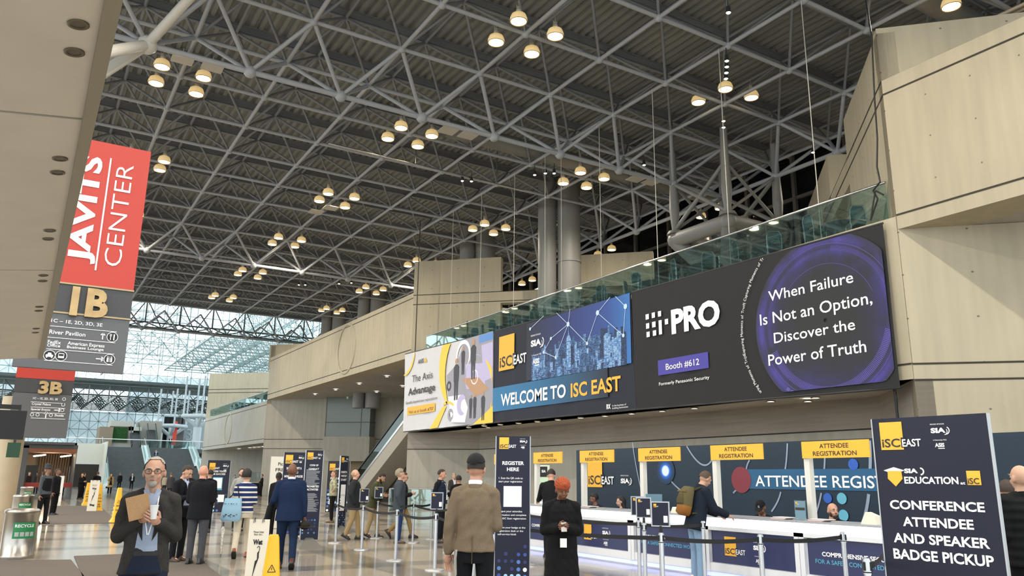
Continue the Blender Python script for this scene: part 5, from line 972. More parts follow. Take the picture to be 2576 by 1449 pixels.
for (x, y, s, mi) in ((440, 905, 1.0, 1), (395, 1010, 1.5, 1), (508, 880, 1.4, 1), (490, 1215, .8, 1), (517, 1208, .85, 1), (572, 1205, .95, 1)):     # little printed figures
    u, z = Z6u(x, y); mb.disc(u, z+.32*s, .1*s, -.045-x*2e-6, 10, 4); poly(mb, [(u-.17*s, z-.35*s), (u+.17*s, z-.35*s), (u+.19*s, z+.12*s), (u+.08*s, z+.22*s), (u-.08*s, z+.22*s), (u-.19*s, z+.12*s)], -.044, mi); poly(mb, [(u-.12*s, z-.95*s), (u-.02*s, z-.95*s), (u, z-.3*s), (u+.04*s, z-.95*s), (u+.13*s, z-.95*s), (u+.15*s, z-.3*s), (u-.15*s, z-.3*s)], -.0435, mi)
arcb((345, 1110), .25, .12, 0, 360, 1); arcb((430, 1235), .5, .4, 40, 300, 3); arcb((355, 1300), .3, .2, 0, 360, 2)
mb.build('collage_print', CM, t)
mb = MB(); a = Z6u(67, 1310); b_ = Z6u(253, 1232); q0 = Z6u(67, 1252)[1]; poly(mb, [(a[0], a[1]+.05), (b_[0], a[1]+.05), (b_[0], q0), (a[0], q0)], -.04, 0)
BP.text(mb, 'AXIS', Z6(140, 962), Z6(177, 955), Z6(140, 934), -.045, 1, .02); pl2 = [Z6u(*p) for p in ((180, 952), (201, 948), (189, 918))]; poly(mb, pl2, -.045, 0)
BP.text(mb, 'The Axis', Z6(100, 1083), Z6(235, 1060), Z6(100, 1035), -.045, 1, -.004); BP.text(mb, 'Advantage', Z6(75, 1169), Z6(252, 1142), Z6(75, 1122), -.045, 1, .014); BP.text(mb, 'Benefits beyond your expectations', Z6(60, 1229), Z6(267, 1198), Z6(60, 1211), -.045, 1, 0); BP.text(mb, 'Visit us at booth #707', Z6(78, 1293), Z6(243, 1270), Z6(78, 1271), -.045, 1, 0)
mb.build('lettering', [yellow, ink], t)
# ================================================================ WAYFINDING BLADES AT LEFT
def wayblade(Y, px_r, label, red, mid, low, name='wayfinding_sign'):
    P = Plane((0, Y, 0), 0); 
    return P
SP = Plane((0, 14, 0), 0); xr = SP.uv(345, 660)[0]; xl = -.28
t = thing('wayfinding_sign', 'tall hanging sign with red top and gold 1B, the nearest of the blade signs', 'sign', (0, 14, 0)); zz = [SP.uv(*p)[1] for p in ((380, 382), (336, 731), (326, 802), (307, 940))]
mb = MB(); mb.box(xl, xr, 0, .12, zz[1], zz[0]); mb.build('red_panel', mat('sign_red', 'B53425', .5), t); mb = MB(); mb.box(xl, xr, 0, .12, zz[2], zz[1]-.02); mb.build('gold_panel_back', mat('sign_charcoal', '3A3A3C', .5), t)
mb = MB(); mb.box(xl, xr, 0, .12, zz[3], zz[2]-.02); mb.build('direction_panel', mat('sign_grey', '58585B', .5), t); mb = MB(); mb.box(xl, xr+.01, -.02, .14, zz[1]-.025, zz[1]); mb.box(xl, xr+.01, -.02, .14, zz[2]-.025, zz[2]); mb.build('metal_strip', mat('bronze_strip', 'A08A6A', .35, .8), t)
mb = MB(); a = SP.uv(303, 672); hh = a[0]-SP.uv(257, 668)[0]; zt_ = SP.uv(335, 418)[1]; vs, fs, W = glyphs('CENTER', -.01); txt(mb, 'CENTER', a[0], a[1], hh, zt_-a[1], 'L', -.01, 0, -.01, PI/2)
a = SP.uv(219, 664); zt_ = SP.uv(256, 398)[1]; txt(mb, 'JAVITS', a[0], a[1], .29, zt_-a[1], 'L', -.01, 0, .035, PI/2); ua, za = SP.uv(238, 680); ub, zb2 = SP.uv(281, 399); um = (ua+ub)/2; mb.box(um-.012, um+.012, -.012, -.002, za, zb2)
mb.build('lettering', wtext, t)
gold = mat('gold_letter', 'A88B62', .3, .85, noise=.15, nscale=6)
def txt3(mb, s, x, z, h, w, y0, y1, bold):
    m2 = MB(); txt(m2, s, x, z, h, w, 'L', y0, 0, bold); mb.add(m2.v, m2.f); mb.add([(v.x, y1, v.z) for v in m2.v], [f[::-1] for f in m2.f])
    ed = {}
    for f in m2.f:
        for i in range(len(f)):
            k = (f[i], f[(i+1) % len(f)]); r = (k[1], k[0])
            if r in ed: del ed[r]
            else: ed[k] = 1
    n = len(m2.v); base = len(mb.v)-2*n
    for a, b in ed: mb.f.append([base+a, base+n+a, base+n+b, base+b]); mb.m.append(0); mb.sm.append(False)
mb = MB(); a = SP.uv(173, 792); b_ = SP.uv(268, 797); txt3(mb, '1B', a[0], (a[1]+b_[1])/2, (SP.uv(190, 724)[1]-a[1])*.98, b_[0]-a[0], -.07, 0, .045); mb.build('gold_letters', gold, t)
Zc = lambda x, y: (x/3.22, 650+y/3.22)
mb = MB()
for st, b0, b1, tl in (('1C – 1E, 2D, 3D, 3E', (413, 516), (828, 553), (413, 488)), ('River Pavilion', (397, 612), (690, 632), (397, 578)), ('FedEx', (385, 688), (492, 697), (385, 660)), ('Office', (380, 712), (486, 722), (380, 688)), ('American Express', (546, 700), (845, 722), (546, 672)), ('Business Lounge', (541, 727), (838, 750), (541, 705))): SP.text(mb, st, Zc(*b0), Zc(*b1), Zc(*tl), -.01, 0, .012)
for (xa, ya, xb) in ((385, 544, 953), (380, 637, 940), (375, 732, 930), (358, 825, 915)):
    u, z = SP.uv(*Zc(xa, ya)); u2 = SP.uv(*Zc(xb, ya))[0]; mb.box(u, u2, -.008, -.003, z-.004, z+.004)
def arrow(mb, u, z, s, rot, y=-.01):
    for a, b in (((0, -1), (0, 1)), ((0, 1), (-.6, .35)), ((0, 1), (.6, .35))):
        f = lambda p: (u+s*(p[0]*math.cos(rot)-p[1]*math.sin(rot)), z+s*(p[0]*math.sin(rot)+p[1]*math.cos(rot))); strip(mb, f(a), f(b), s*.3, y)
u, z = SP.uv(*Zc(832, 632)); arrow(mb, u, z, .05, 0); u, z = SP.uv(*Zc(808, 815)); arrow(mb, u, z, .055, -PI/2); mb.build('lettering', wtext, t)
ic = MB(); iw = MB()
for (x, y, kd) in ((910, 638, 0), (400, 785, 1), (495, 790, 2), (886, 818, 3)):
    u, z = SP.uv(*Zc(x, y)); ic.disc(u, z, .074, -.006, 24); iw.disc(u, z, .082, -.008, 24, 0, .074)
    q = -.012
    if kd == 0: iw.box(u-.03, u-.02, q, q+.002, z-.05, z+.04); iw.box(u-.038, u-.012, q, q+.002, z+.01, z+.045); iw.box(u+.015, u+.032, q, q+.002, z-.05, z+.045)
    if kd == 1: iw.box(u-.05, u+.05, q, q+.002, z-.025, z+.01); poly(iw, [(u-.03, z+.01), (u+.03, z+.01), (u+.02, z+.04), (u-.02, z+.04)], q); iw.box(u-.042, u-.025, q, q+.002, z-.04, z-.02); iw.box(u+.025, u+.042, q, q+.002, z-.04, z-.02)
    if kd == 2: iw.box(u-.04, u+.04, q, q+.002, z-.035, z-.005); iw.box(u-.04, u-.032, q, q+.002, z-.005, z+.04); iw.box(u+.032, u+.04, q, q+.002, z-.005, z+.04); iw.box(u-.04, u+.04, q, q+.002, z+.03, z+.042)
    if kd == 3:
        for s in (-.026, .026): iw.disc(u+s, z+.037, .01, q, 8); iw.box(u+s-.013, u+s+.013, q, q+.002, z-.045, z+.022)
        iw.box(u-.002, u+.002, q, q+.002, z-.05, z+.05)
ic.build('icon_disc', black, t); iw.build('icon', wtext, t)
# second and third blades farther down the hall
SP2 = Plane((0, 41.4, 0), 0); xr2 = SP2.uv(178, 1020)[0]; t = thing('wayfinding_sign', 'grey hanging sign with gold 3B and red top, behind the 1B blade', 'sign', (0, 41.4, 0)); zz = [SP2.uv(178, y)[1] for y in (905, 958, 993, 1103)]; xl2 = xr2-2.3
mb = MB(); mb.box(xl2, xr2, 0, .15, zz[1], zz[0]+.6); mb.build('red_panel', MT['sign_red'], t); mb = MB(); mb.box(xl2, xr2, 0, .15, zz[2], zz[1]-.03); mb.build('gold_panel_back', MT['sign_charcoal'], t); mb = MB(); mb.box(xl2, xr2, 0, .15, zz[3], zz[2]-.03); mb.build('direction_panel', MT['sign_grey'], t)
mb = MB(); a = SP2.uv(*Zc(305, 1090)); b_ = SP2.uv(*Zc(500, 1095)); txt3(mb, '3B', a[0], a[1], (SP2.uv(*Zc(320, 990))[1]-a[1])*.95, b_[0]-a[0], -.15, 0, .045); mb.build('gold_letters', gold, t); mb = MB()
for st, b0, b1, tl in (('1C – 1E, 2D, 3D, 3E', (266, 1143), (468, 1146), (266, 1126)), ('Crystal Palace', (256, 1187), (411, 1190), (256, 1170)), ('Special Events', (249, 1229), (407, 1233), (249, 1213)), ('Shuttle', (440, 1281), (515, 1281), (440, 1262))): SP2.text(mb, st, Zc(*b0), Zc(*b1), Zc(*tl), -.02, 0, .02)
for (x, y) in ((519, 1140), (512, 1186), (505, 1230), (259, 1266), (304, 1266), (412, 1270)): u, z = SP2.uv(*Zc(x, y)); mb.disc(u, z, .075, -.02, 14, 0, .055)
for y in (1162, 1203, 1247, 1292): u, z = SP2.uv(*Zc(250, y)); u2 = SP2.uv(*Zc(530, y))[0]; mb.box(u, u2, -.02, -.01, z-.01, z+.01)
u, z = SP2.uv(*Zc(372, 1268)); arrow(mb, u, z, .14, 0, -.02); u, z = SP2.uv(*Zc(465, 1230)); arrow(mb, u, z, .13, -PI/2, -.02); mb.build('lettering', wtext, t)
SP3 = Plane((0, 60, 0), 0); t = thing('wayfinding_sign', 'small dim grey directory sign below and behind the 3B sign', 'sign', (0, 60, 0)); a = SP3.uv(126, 1103); b_ = SP3.uv(132, 1045); mb = MB(); mb.box(a[0]-2.3, a[0]+.02, 0, .15, a[1], b_[1]); mb.build('direction_panel', MT['sign_grey'], t); mb = MB()
for st, b0, b1, tl in (('3B – 3E, River Pavilion', (216, 1340), (373, 1340), (216, 1326)), ('American Express', (211, 1362), (311, 1362), (211, 1352)), ('1C, 1E, 2D', (205, 1397), (280, 1397), (205, 1384)), ('Shuttle', (230, 1427), (280, 1427), (230, 1415))): SP3.text(mb, st, Zc(*b0), Zc(*b1), Zc(*tl), -.02, 0, .02)
mb.build('lettering', grey_t, t)
# dark screen, green and yellow signs at far left
def flatbox(name, label, cat, c1, c2, Y, m, dep=.12, parts=None):
    P = Plane((0, Y, 0), 0); a, b = P.uv(*c1), P.uv(*c2); t = thing(name, label, cat, ((a[0]+b[0])/2, Y, min(a[1], b[1]))); mb = MB(); w_ = abs(a[0]-b[0])/2; h = abs(a[1]-b[1]); mb.box(-w_, w_, 0, dep, 0, h); mb.build(parts or 'panel', m, t); return t, w_, h
t, w_, h = flatbox('hanging_screen', 'large black switched off screen at the left edge under the pale column', 'screen', (-60, 1028), (58, 1106), 20, black, .15, 'screen'); mb = MB(); mb.box(-w_, w_*.72, .02, .12, h+.03, h+.12); mb.build('mount_bar', black, t)
t, w_, h = flatbox('hanging_sign', 'dark green square sign at the left edge beside the cafe kiosk', 'sign', (20, 1113), (48, 1151), 30, mat('deep_green', '17402A', .5)); mb = MB(); mb.box(-w_*.2, w_*.2, .04, .07, h, h+1.2); mb.build('hanger', dark, t)
# tan columns under the screen
mb = MB(); a = fl(14, 1300); mb.tube((a.x-.3, a.y+6, 0), (a.x-.3, a.y+6, 5), .55, n=24); struct(mb.build('pillar_tan', [MT['stone_tan']]))
# cafe kiosk
KP = Plane((0, 60.5, 0), 0); kl = KP.uv(33, 1200)[0]; kr = KP.uv(196, 1125)[0]; zt_ = KP.uv(160, 1119)[1]; kd = mat('kiosk_grey', '4A4B4D', .5)
t = thing('cafe_kiosk', 'dark grey framed cafe kiosk with warm tube lights and striped curtain, left of the stairs', 'kiosk', (0, 60.5, 0)); i0 = KP.uv(62, 1200)[0]; i1 = KP.uv(160, 1200)[0]+.55; o1 = kr
mb = MB(); mb.box(kl, i0, 0, 6, 0, zt_-.1); mb.box(i1, o1, 0, 6, 0, zt_); mb.box(kl, o1, 0, 6, zt_-.25, zt_); mb.box(kl-3, o1-.2, -.3, 6.2, zt_, zt_+.15); mb.build('frame', kd, t)
mb = MB(); mb.box(i0, i1, 5.9, 6, 2.2, zt_-.25); mb.build('back_panel', mat('kiosk_back', 'B9A68C', .6), t); mb = MB(); mb.box(i0, i1, 0, 6, zt_-.5, zt_-.26); mb.build('wood_ceiling', mat('kiosk_wood', '7A4A2C', .6), t)
mb = MB(); xx = i1-1.9
while xx < i1: mb.tube((xx, 5.2, 1.0), (xx, 5.2, zt_-.3), .07, n=6); xx += .16
mb.build('curtain', mat('curtain_brown', '7C6A58', .6), t); mb = MB()
for q in (.35, 1.9): mb.tube((i0+q, 1.0, zt_-.75), (i0+q+.7, 3.5, zt_-.6), .05, n=6)
mb.build('tube_light', mat('tube_glow', 'FFFFFF', .5, emit='FFE9C8', es=6), t); mb = MB(); mb.box(i0, i1, .3, .5, .75, 1.05); mb.build('red_counter', mat('red_counter', '7E2018', .5), t)
l = bpy.data.lights.new('kiosk_light', 'POINT'); l.energy = 80; l.color = (1, .8, .55); l.shadow_soft_size = .5; o = bpy.data.objects.new('kiosk_light', l); C.objects.link(o); o.location = ((i0+i1)/2, 63, zt_-1)
t2 = thing('direction_board', 'thin dark direction board hanging inside the cafe kiosk opening', 'sign', (i0+1.6, 66, 2.9)); mb = MB(); mb.box(-1.3, 1.3, 0, .08, 0, .35); mb.build('board', MT['sign_grey'], t2); mb = MB(); txt(mb, '1C – 1E, Javits North', -1, .1, .16, 1.9, 'L', -.01); mb.build('lettering', grey_t, t2)
mb = MB(); mb.box(-.08, .08, -.05, .05, 0, 1.2); mb.T = Matrix.Identity(4); a = fl(145, 1262); o = mb.build('white_post', white); tag(o, 'plain white post standing before the cafe kiosk beside the floor mat', 'post'); o.location = a; o.scale = (2.2, 1, 1.25)
# recycle bins
steelb = mat('bin_steel', 'A8A39C', .28, .9); grn = mat('recycle_green', '1F7A45', .5)
def bin_(p, label, txts=True):
    t = thing('recycling_bin', label, 'recycling bin', p, R(8), 'steel recycling bins'); mb = MB(); mb.lathe([(.30, 0), (.31, .03), (.31, .06), (.295, .07), (.295, .84), (.31, .85), (.31, .9), (.26, .93), (.2, .935), (.001, .935)], 40); mb.build('body', steelb, t)
    mb = MB(); mb.lathe([(.18, .936), (.12, .9), (.001, .9)], 24); mb.build('opening', black, t); mb = MB(); n = 14; vs = [(math.sin(a)*.3, -math.cos(a)*.3, z) for z in (.38, .68) for a in [R(-32+80*i/n) for i in range(n+1)]]
    mb.add(vs, [(i, i+1, n+2+i, n+1+i) for i in range(n)], 0, True); lb = mb.build('label', grn, t); mb = MB(); txt(mb, 'RECYCLE', -.14, .59, .055, .34, 'L', -.302, 0, .02)
    for k in range(4): mb.box(-.13+k*.09, -.06+k*.09, -.303, -.3, .42, .5)
    mb.v = [Vector((math.sin(v.x/.302)*.303, -math.cos(v.x/.302)*.303, v.z)) for v in mb.v]; mb.build('lettering', wtext, lb); return t
bA = bin_(fl(40, 1404), 'front steel recycling bin with green RECYCLE label at the left edge, nearest of all')
for p, lb in (((50, 1318), 'second steel recycling bin in the row, its green band showing over the nearest bin'), ((62, 1270), 'steel recycling bin at the back of the row beside the kiosk pillar'), ((12, 1268), 'steel bin without visible green label at the very left edge behind the row')):
    dup(bA, fl(*p), R(8), lb)
# wet floor cones, umbrella bag stands, mats
def cone(p, rz, label, s=1.0):
    t = thing('caution_cone', label, 'caution sign', p, rz, 'yellow caution cones'); mb = MB(); z0 = .0
    mb.loft([((0, 0, z0), .19, .19, 0), ((0, 0, .04), .17, .17, 0), ((0, 0, .1), .135, .135, 0), ((0, 0, .9), .062, .062, 0), ((0, 0, .93), .05, .05, 0)], 24, 0, True, 5); mb.build('body', mat('caution_yellow', 'E3AC0C', .4), t)
    mb = MB()
    for k in range(4):
        o = MB(); f = lambda z: -(.135-.073*(z-.1)/.8)-.004
        for st, z, h, w_ in (('CAUTION', .42, .05, .14), ('CUIDADO', .31, .05, .15), ('WET', .2, .05, .09), ('FLOOR', .13, .05, .12)): txt(o, st, 0, z, h, w_, 'C', 0, 0, .03)
        for a, b in (((-.045, .52), (.045, .52)), ((.045, .52), (0, .6)), ((0, .6), (-.045, .52)), ((0, .54), (0, .57))): strip(o, a, b, .008, 0)
        M = Matrix.Rotation(k*PI/2, 4, 'Z'); mb.add([M @ Vector((v.x, f(v.z), v.z)) for v in o.v], o.f)
    mb.build('lettering', ink, t); t.scale = (s, s, s); return t
c0 = cone(fl(673, 1556), R(-14), 'big yellow caution cone in the foreground beside the wet umbrella bag stand'); c0.scale = (1.0, 1.0, 1.0)
for p, lb in (((291, 1314), 'yellow caution cone at the near right corner of the grey floor mat'), ((245, 1285), 'yellow caution cone beside the farther umbrella bag stand'), ((216, 1269), 'yellow caution cone at the far corner of the floor mat')):
    o = dup(c0, fl(*p), R(5), lb); o.scale = (1.15, 1.15, 1.25)
def bagstand(p, rz, label, s=1):
    t = thing('umbrella_bag_stand', label, 'bag stand', p, rz, 'umbrella bag stands'); paper = mat('bag_paper', 'DAD2C2', .6)
    mb = MB(); mb.add([(-.16, -.12, 0), (.16, -.12, 0), (.16, -.02, 1.0), (-.16, -.02, 1.0), (-.16, .12, 0), (.16, .12, 0), (.16, .02, 1.0), (-.16, .02, 1.0)], [(0, 1, 2, 3), (5, 4, 7, 6), (3, 2, 6, 7), (0, 3, 7, 4), (1, 5, 6, 2)]); mb.build('board', paper, t)
    M = lambda x, z: (x, -.12+.1*z-.006, z); o = MB(); txt(o, 'Please keep', 0, .84, .022, .16, 'C'); txt(o, 'floor dry...', 0, .81, .022, .14, 'C'); txt(o, 'Wet', 0, .7, .06, .15, 'C', 0, 0, .05); txt(o, 'Bag', 0, .18, .06, .16, 'C', 0, 0, .05)
    poly(o, [(-.06, .26), (-.045, .32), (-.02, .5), (.01, .52), (.005, .6), (.03, .62), (.035, .54), (.02, .5), (0, .45), (-.05, .28)], 0); strip(o, (.03, .6), (.04, .66), .01, 0); o.disc(.02, .655, .025, 0, 10, 0, .016, 0, PI)
    mb = MB(); mb.add([M(v.x, v.z) for v in o.v], o.f); mb.build('lettering', black, t); mb = MB()
    for x in (-.07, .07): mb.path([(x, -.03, .97), (x, -.03, 1.02), (x-.02, -.05, 1.0), (x-.02, -.05, .96)], .005, 5)
    mb.build('hook', black, t); t.scale = (s, s, s); return t
b0 = bagstand(fl(637, 1516), R(-20), 'white Wet umbrella Bag stand in the foreground left of the big yellow cone', 1.0); b0.scale = (.80, .9, 1.04)
o = dup(b0, fl(230, 1286), R(-8), 'farther white umbrella bag stand between two yellow cones on the mat'); o.scale = (1.2, 1.2, 1.35)
matm = mat('floor_mat', '564E47', .95, noise=.15, nscale=40); rub = mat('mat_edge', '3A3733', .8)
def fmat(pts, label):
    P = [fl(*p) for p in pts]; mb = MB(); q = [(p.x, p.y) for p in P]; ar = sum(q[i][0]*q[(i+1) % 4][1]-q[(i+1) % 4][0]*q[i][1] for i in range(4)); q = q if ar > 0 else q[::-1]; mb.zprism(q, 0.001, .012, 0); o = mb.build('floor_mat', matm); tag(o, label, 'floor mat', 'grey entrance mats')
fmat([(113, 1273), (250, 1273), (300, 1316), (130, 1319)], 'far grey entrance mat between the guard and the yellow cones')
fmat([(-120, 1412), (178, 1409), (215, 1455), (-120, 1460)], 'near grey mat under the recycling bins at lower left'); fmat([(186, 1400), (470, 1388), (560, 1452), (215, 1470)], 'near grey mat under the man in the grey blazer')
# ================================================================ REGISTRATION BOOTH
cpan = mat('counter_navy', '262C55', .35); cw = mat('counter_white', 'DCDDE2', .35); kick = mat('kick_glow', 'B9C4FF', .5, emit='A9B6FF', es=.9)
CPx = Plane((10.4, 10.5, 0), -PI/2)
YD = [4.5, 6.5, 8.5, 10.5, 12.5, 14.5, 16.5, 18.5]
for k in range(len(YD)-1):
    y1 = YD[k+1]; lab = ['white lit counter section behind the tall conference pickup sign, nearest the right edge', 'lit counter section with comprehensive security panel partly behind the conference pickup sign', 'lit counter section with yellow square logo panel, the jeans man leaning at it', 'lit counter section with comprehensive security panel left of the jeans man', 'lit counter section with yellow square logo panel right of the woman in black', 'lit counter section behind the woman in black coat', 'farthest lit counter section behind the register here sign'][k]
    t = thing('counter_unit', lab, 'counter', (10.4, y1, 0), -PI/2, 'lit registration counter units')      # local x runs towards the camera, local y away from the hall
    mb = MB(); mb.box(0.005, 1.995, .06, .6, .1, .84); mb.box(.005, 1.995, 0, .6, .78, .84); mb.box(.005, 1.995, .02, .6, .1, .24); mb.box(0.005, .09, .0, .6, .1, .84); mb.box(1.91, 1.995, .0, .6, .1, .84); mb.box(0.005, 1.995, .05, .58, 0, .1); mb.build('body', cw, t)
    mb = MB(); mb.box(.005, 1.995, -.02, .62, .99, 1.02); mb.box(.005, 1.995, .35, .7, .7, .73); mb.build('worktop', mat('worktop_grey', '9DA0A6', .3), t)
    mb = MB(); mb.box(.005, 1.995, .0, .2, .84, .99); mb.build('lit_band', glow, t); mb = MB(); mb.box(.005, 1.995, .03, .05, .02, .09); mb.build('kick_light', kick, t)
    pn = MB(); pn.box(.12, 1.88, .045, .06, .25, .77); pn = pn.build('front_panel', cpan, t); mb = MB()
    if k % 2 == 0:
        isc_logo(mb, .42, .38, .26, .04); sia_logo(mb, 1.05, .52, .26, .04)
    else:
        txt(mb, 'COMPREHENSIVE SECURITY', 1.0, .53, .062, 1.25, 'C', .04, 2, .03); txt(mb, 'FOR A SAFER, CONNECTED WORLD', 1.0, .42, .062, 1.5, 'C', .04, 4, .01)
    mb.build('lettering', LM+[ltxt], pn)
gy = mat('post_white', 'D9D6CE', .4)
for k, y in enumerate([6.5, 8.5, 10.5, 12.5, 14.5, 16.4, 18.3]):
    t = thing('header_sign', ['yellow attendee registration header at the right behind the conference pickup sign', 'yellow attendee registration header over the big white letters, left of the conference pickup sign', 'yellow attendee registration header above the man with the backpack', 'yellow attendee registration header above the glowing blue dot of the backdrop', 'yellow attendee registration header above the yellow logo square of the backdrop', 'yellow attendee registration header left of the backdrop before bare concrete', 'yellow attendee registration header mostly hidden by the register here sign'][k], 'sign', (10.72, y+.05, 1.02), -PI/2, 'attendee registration headers')
    mb = MB(); mb.box(0, .1, 0, .1, 0, 1.2); mb.build('post', gy, t); mb = MB(); mb.box(.0, 1.2 if k else .75, -.03, -.005, .95, 1.21); mb.build('board', yellow, t); mb = MB()
    if k: txt(mb, 'ATTENDEE', .6, 1.1, .07, .52, 'C', -.034); txt(mb, 'REGISTRATION', .6, .985, .07, .78, 'C', -.034); mb.build('lettering', ink, t)
t = thing('backdrop_wall', 'long dark blue printed backdrop behind the registration counter with circles and big white letters', 'backdrop', (12.6, 17.3, 0), -PI/2)
mb = MB(); mb.box(0, 15, 0, .08, 0, 2.36); mb.build('board', navyb, t); BB = Plane((12.6, 17.3, 0), -PI/2); mb = MB()
lc = mat('line_grey', '8E9BB0', .5)
def arcp(mb, c, r, a0, a1, wd, y=-.01, mi=0):
    mb.disc(c[0], c[1], r, y, 40, mi, r-wd, R(a0), R(a1))
def Z4(x, y): return (1600+x/3.63, 1050+y/3.63)
def Z4u(x, y): return BB.uv(*Z4(x, y))
def thru(mb, pts, wd, y=-.01, mi=0):      # smooth curve through three points as short strips
    a, b, c = (Vector(Z4u(*p)) for p in pts); prev = None
    for i in range(17):
        s = i/16; m = b*2-(a+c)/2; p = a*(1-s)**2+m*2*s*(1-s)+c*s*s
        if prev is not None: strip(mb, prev, p, wd, y, mi)
        prev = p
thru(mb, ((465, 262), (600, 428), (700, 380)), .035); thru(mb, ((240, 390), (330, 590), (600, 790)), .035); thru(mb, ((1040, 390), (1020, 430), (1010, 475)), .035); thru(mb, ((1385, 238), (1378, 370), (1365, 475)), .035); thru(mb, ((1325, 680), (1295, 770), (1240, 860)), .035); thru(mb, ((1730, 238), (1728, 350), (1722, 478)), .035)
thru(mb, ((1695, 690), (1670, 800), (1630, 925)), .035); thru(mb, ((2135, 212), (2142, 350), (2140, 478)), .06); thru(mb, ((2128, 700), (2105, 850), (2070, 970)), .06); thru(mb, ((-30, 230), (10, 480), (60, 700)), .03); thru(mb, ((890, 690), (920, 660), (940, 640)), .035)
mb.build('circle_lines', lc, t)
mb = MB(); a, b_ = Z4u(965, 475), Z4u(2600, 700); poly(mb, [(a[0], b_[1]+.03), (b_[0], b_[1]+.03), (b_[0], a[1]), (a[0], a[1])], -.014); mb.build('blue_strip', mat('strip_blue', '1E5A82', .5), t)
def dots(lst, m, nm):
    mb = MB()
    for x, y, r in lst: u, z = Z4u(x, y); mb.disc(u, z, r, -.018, 28)
    mb.build(nm, m, t)
dots([(965, 570, .26)], mat('maroon', '7E2F3C', .5), 'maroon_dot'); dots([(1988, 430, .1), (1755, 737, .09), (2500, 300, .1)], mat('dot_blue', '2A5CB8', .5), 'blue_dots'); dots([(1884, 740, .1), (1900, 895, .1), (2745, 680, .12)], mat('dot_cyan', '63AFC9', .5), 'cyan_dots')
gd = mat('glow_dot_print', '1E6FD0', .5); N, L, b = nodes(gd); tc = N.new('ShaderNodeTexCoord'); ln_ = N.new('ShaderNodeVectorMath'); ln_.operation = 'LENGTH'; L.new(tc.outputs['Object'], ln_.inputs[0]); rp = N.new('ShaderNodeValToRGB'); L.new(ln_.outputs['Value'], rp.inputs[0]); e = rp.color_ramp.elements; e[0].color = hexc('DDEFFF'); e[0].position = .1; e[1].position = .3; e[1].color = hexc('10283C'); k = e.new(.13); k.color = hexc('1F6FE0'); k = e.new(.2); k.color = hexc('143E72'); L.new(rp.outputs[0], b.inputs['Base Color'])
mb = MB(); mb.disc(0, 0, .3, 0, 28); o = mb.build('glow_dot', gd, t); u, z = Z4u(273, 488); o.location = (u, -.016, z)
mb = MB(); BB.text(mb, 'ATTENDEE REGISTRATION', Z4(1098, 622), Z4(2960, 665), Z4(1105, 523), -.02, 2, .012); a = BB.uv(1480, 1223); isc_logo(mb, a[0], a[1]-.02, BB.uv(1517, 1223)[0]-a[0], -.02); q = BB.uv(1480, 1130); poly(mb, [(q[0], a[1]+.3), (q[0]+.42, a[1]+.3), (q[0]+.42, 2.1), (q[0], 2.1)], -.012, 0); a = BB.uv(1563, 1215); sia_logo(mb, a[0], a[1], .42, -.02, small=False); txt(mb, 'PREMIER SPONSOR', a[0], a[1]+.16, .03, .3, 'L', -.02, 2, 0)
mb.build('lettering', LM, t)
# items on the counter: acrylic stand, folders, paper boxes, tape roll
P0 = Vector((10.55, 8.95, 1.02))
def cpt(px, py, x=10.6): q = at(px, py, 0, x); return Vector((x, q.y, 1.021))
t = thing('counter_stand', 'small upright framed notice on the counter right of the capped attendant', 'notice stand', cpt(2015, 1305), -PI/2); mb = MB(); mb.box(-.11, .11, 0, .01, 0, .3); mb.build('frame', gl_clear, t); mb = MB(); mb.box(-.1, .1, -.004, 0, .02, .29); mb.build('sheet', mat('sheet_blue', '6C8B9C', .5), t); mb = MB(); isc_logo(mb, -.08, .23, .035, -.006); mb.box(-.09, .09, -.008, -.006, .15, .19, 1); mb.build('lettering', LM, t)
t = thing('counter_stand', 'clear leaning notice holder on the counter left of the backpack', 'notice stand', cpt(1762, 1290), -PI/2+.9); mb = MB(); mb.box(-.11, .11, 0, .01, 0, .3); mb.build('frame', gl_clear, t)
fold = None
for i, (p, lb) in enumerate((((1965, 1305), 'pink and white stack of badge folders beside the framed counter notice'), ((2060, 1312), 'pink stack of badge folders before the bearded attendant'), ((1480, 1271), 'pink folders on the counter before the curly haired attendant'), ((1240, 1267), 'pink folders on the far counter by the register here sign'))):
    t = thing('folder_stack', lb, 'folder', cpt(*p, 10.55), -PI/2, 'badge folders'); mb = MB()
    for k in range(4): mb.box(-.16+k*.02, .12+k*.03, -.08, .12, k*.009, k*.009+.008, k % 2)
    mb.build('stack', [mat('folder_pink', 'B98A86', .6), white], t)
for p, lb, s in (((2192, 1318), 'white folded paper tent at the right end of the counter by the conference sign', 1.3), ((1700, 1286), 'white paper roll standing on the counter right of the sign holders', .8), ((1760, 1287), 'small white object lying on the counter left of the backpack man', .5)):
    mb = MB(); mb.prism([(-.1*s, 0), (.1*s, 0), (.08*s, .09*s), (-.03*s, .13*s)], -.06, .08); o = tag(mb.build('paper_tent', mat('cream_paper', 'E6DFCB', .6)), lb, 'paper'); o.location = cpt(*p, 10.58); o.rotation_euler = (0, 0, -PI/2)
for p, lb in (((1646, 1290), 'dark monitor on the counter before the woman attendant'), ((1243, 1255), 'small light blue tablet on stand by the register here sign')):
    t = thing('monitor', lb, 'monitor', cpt(*p, 10.75), PI*.9-.3); mb = MB(); mb.box(-.16, .16, 0, .02, .08, .32); mb.build('screen', mat('screen_blue', '5E7C8C', .3), t); mb = MB(); mb.box(-.02, .02, .01, .03, 0, .1); mb.box(-.08, .08, -.03, .08, 0, .01); mb.build('foot', dark, t)
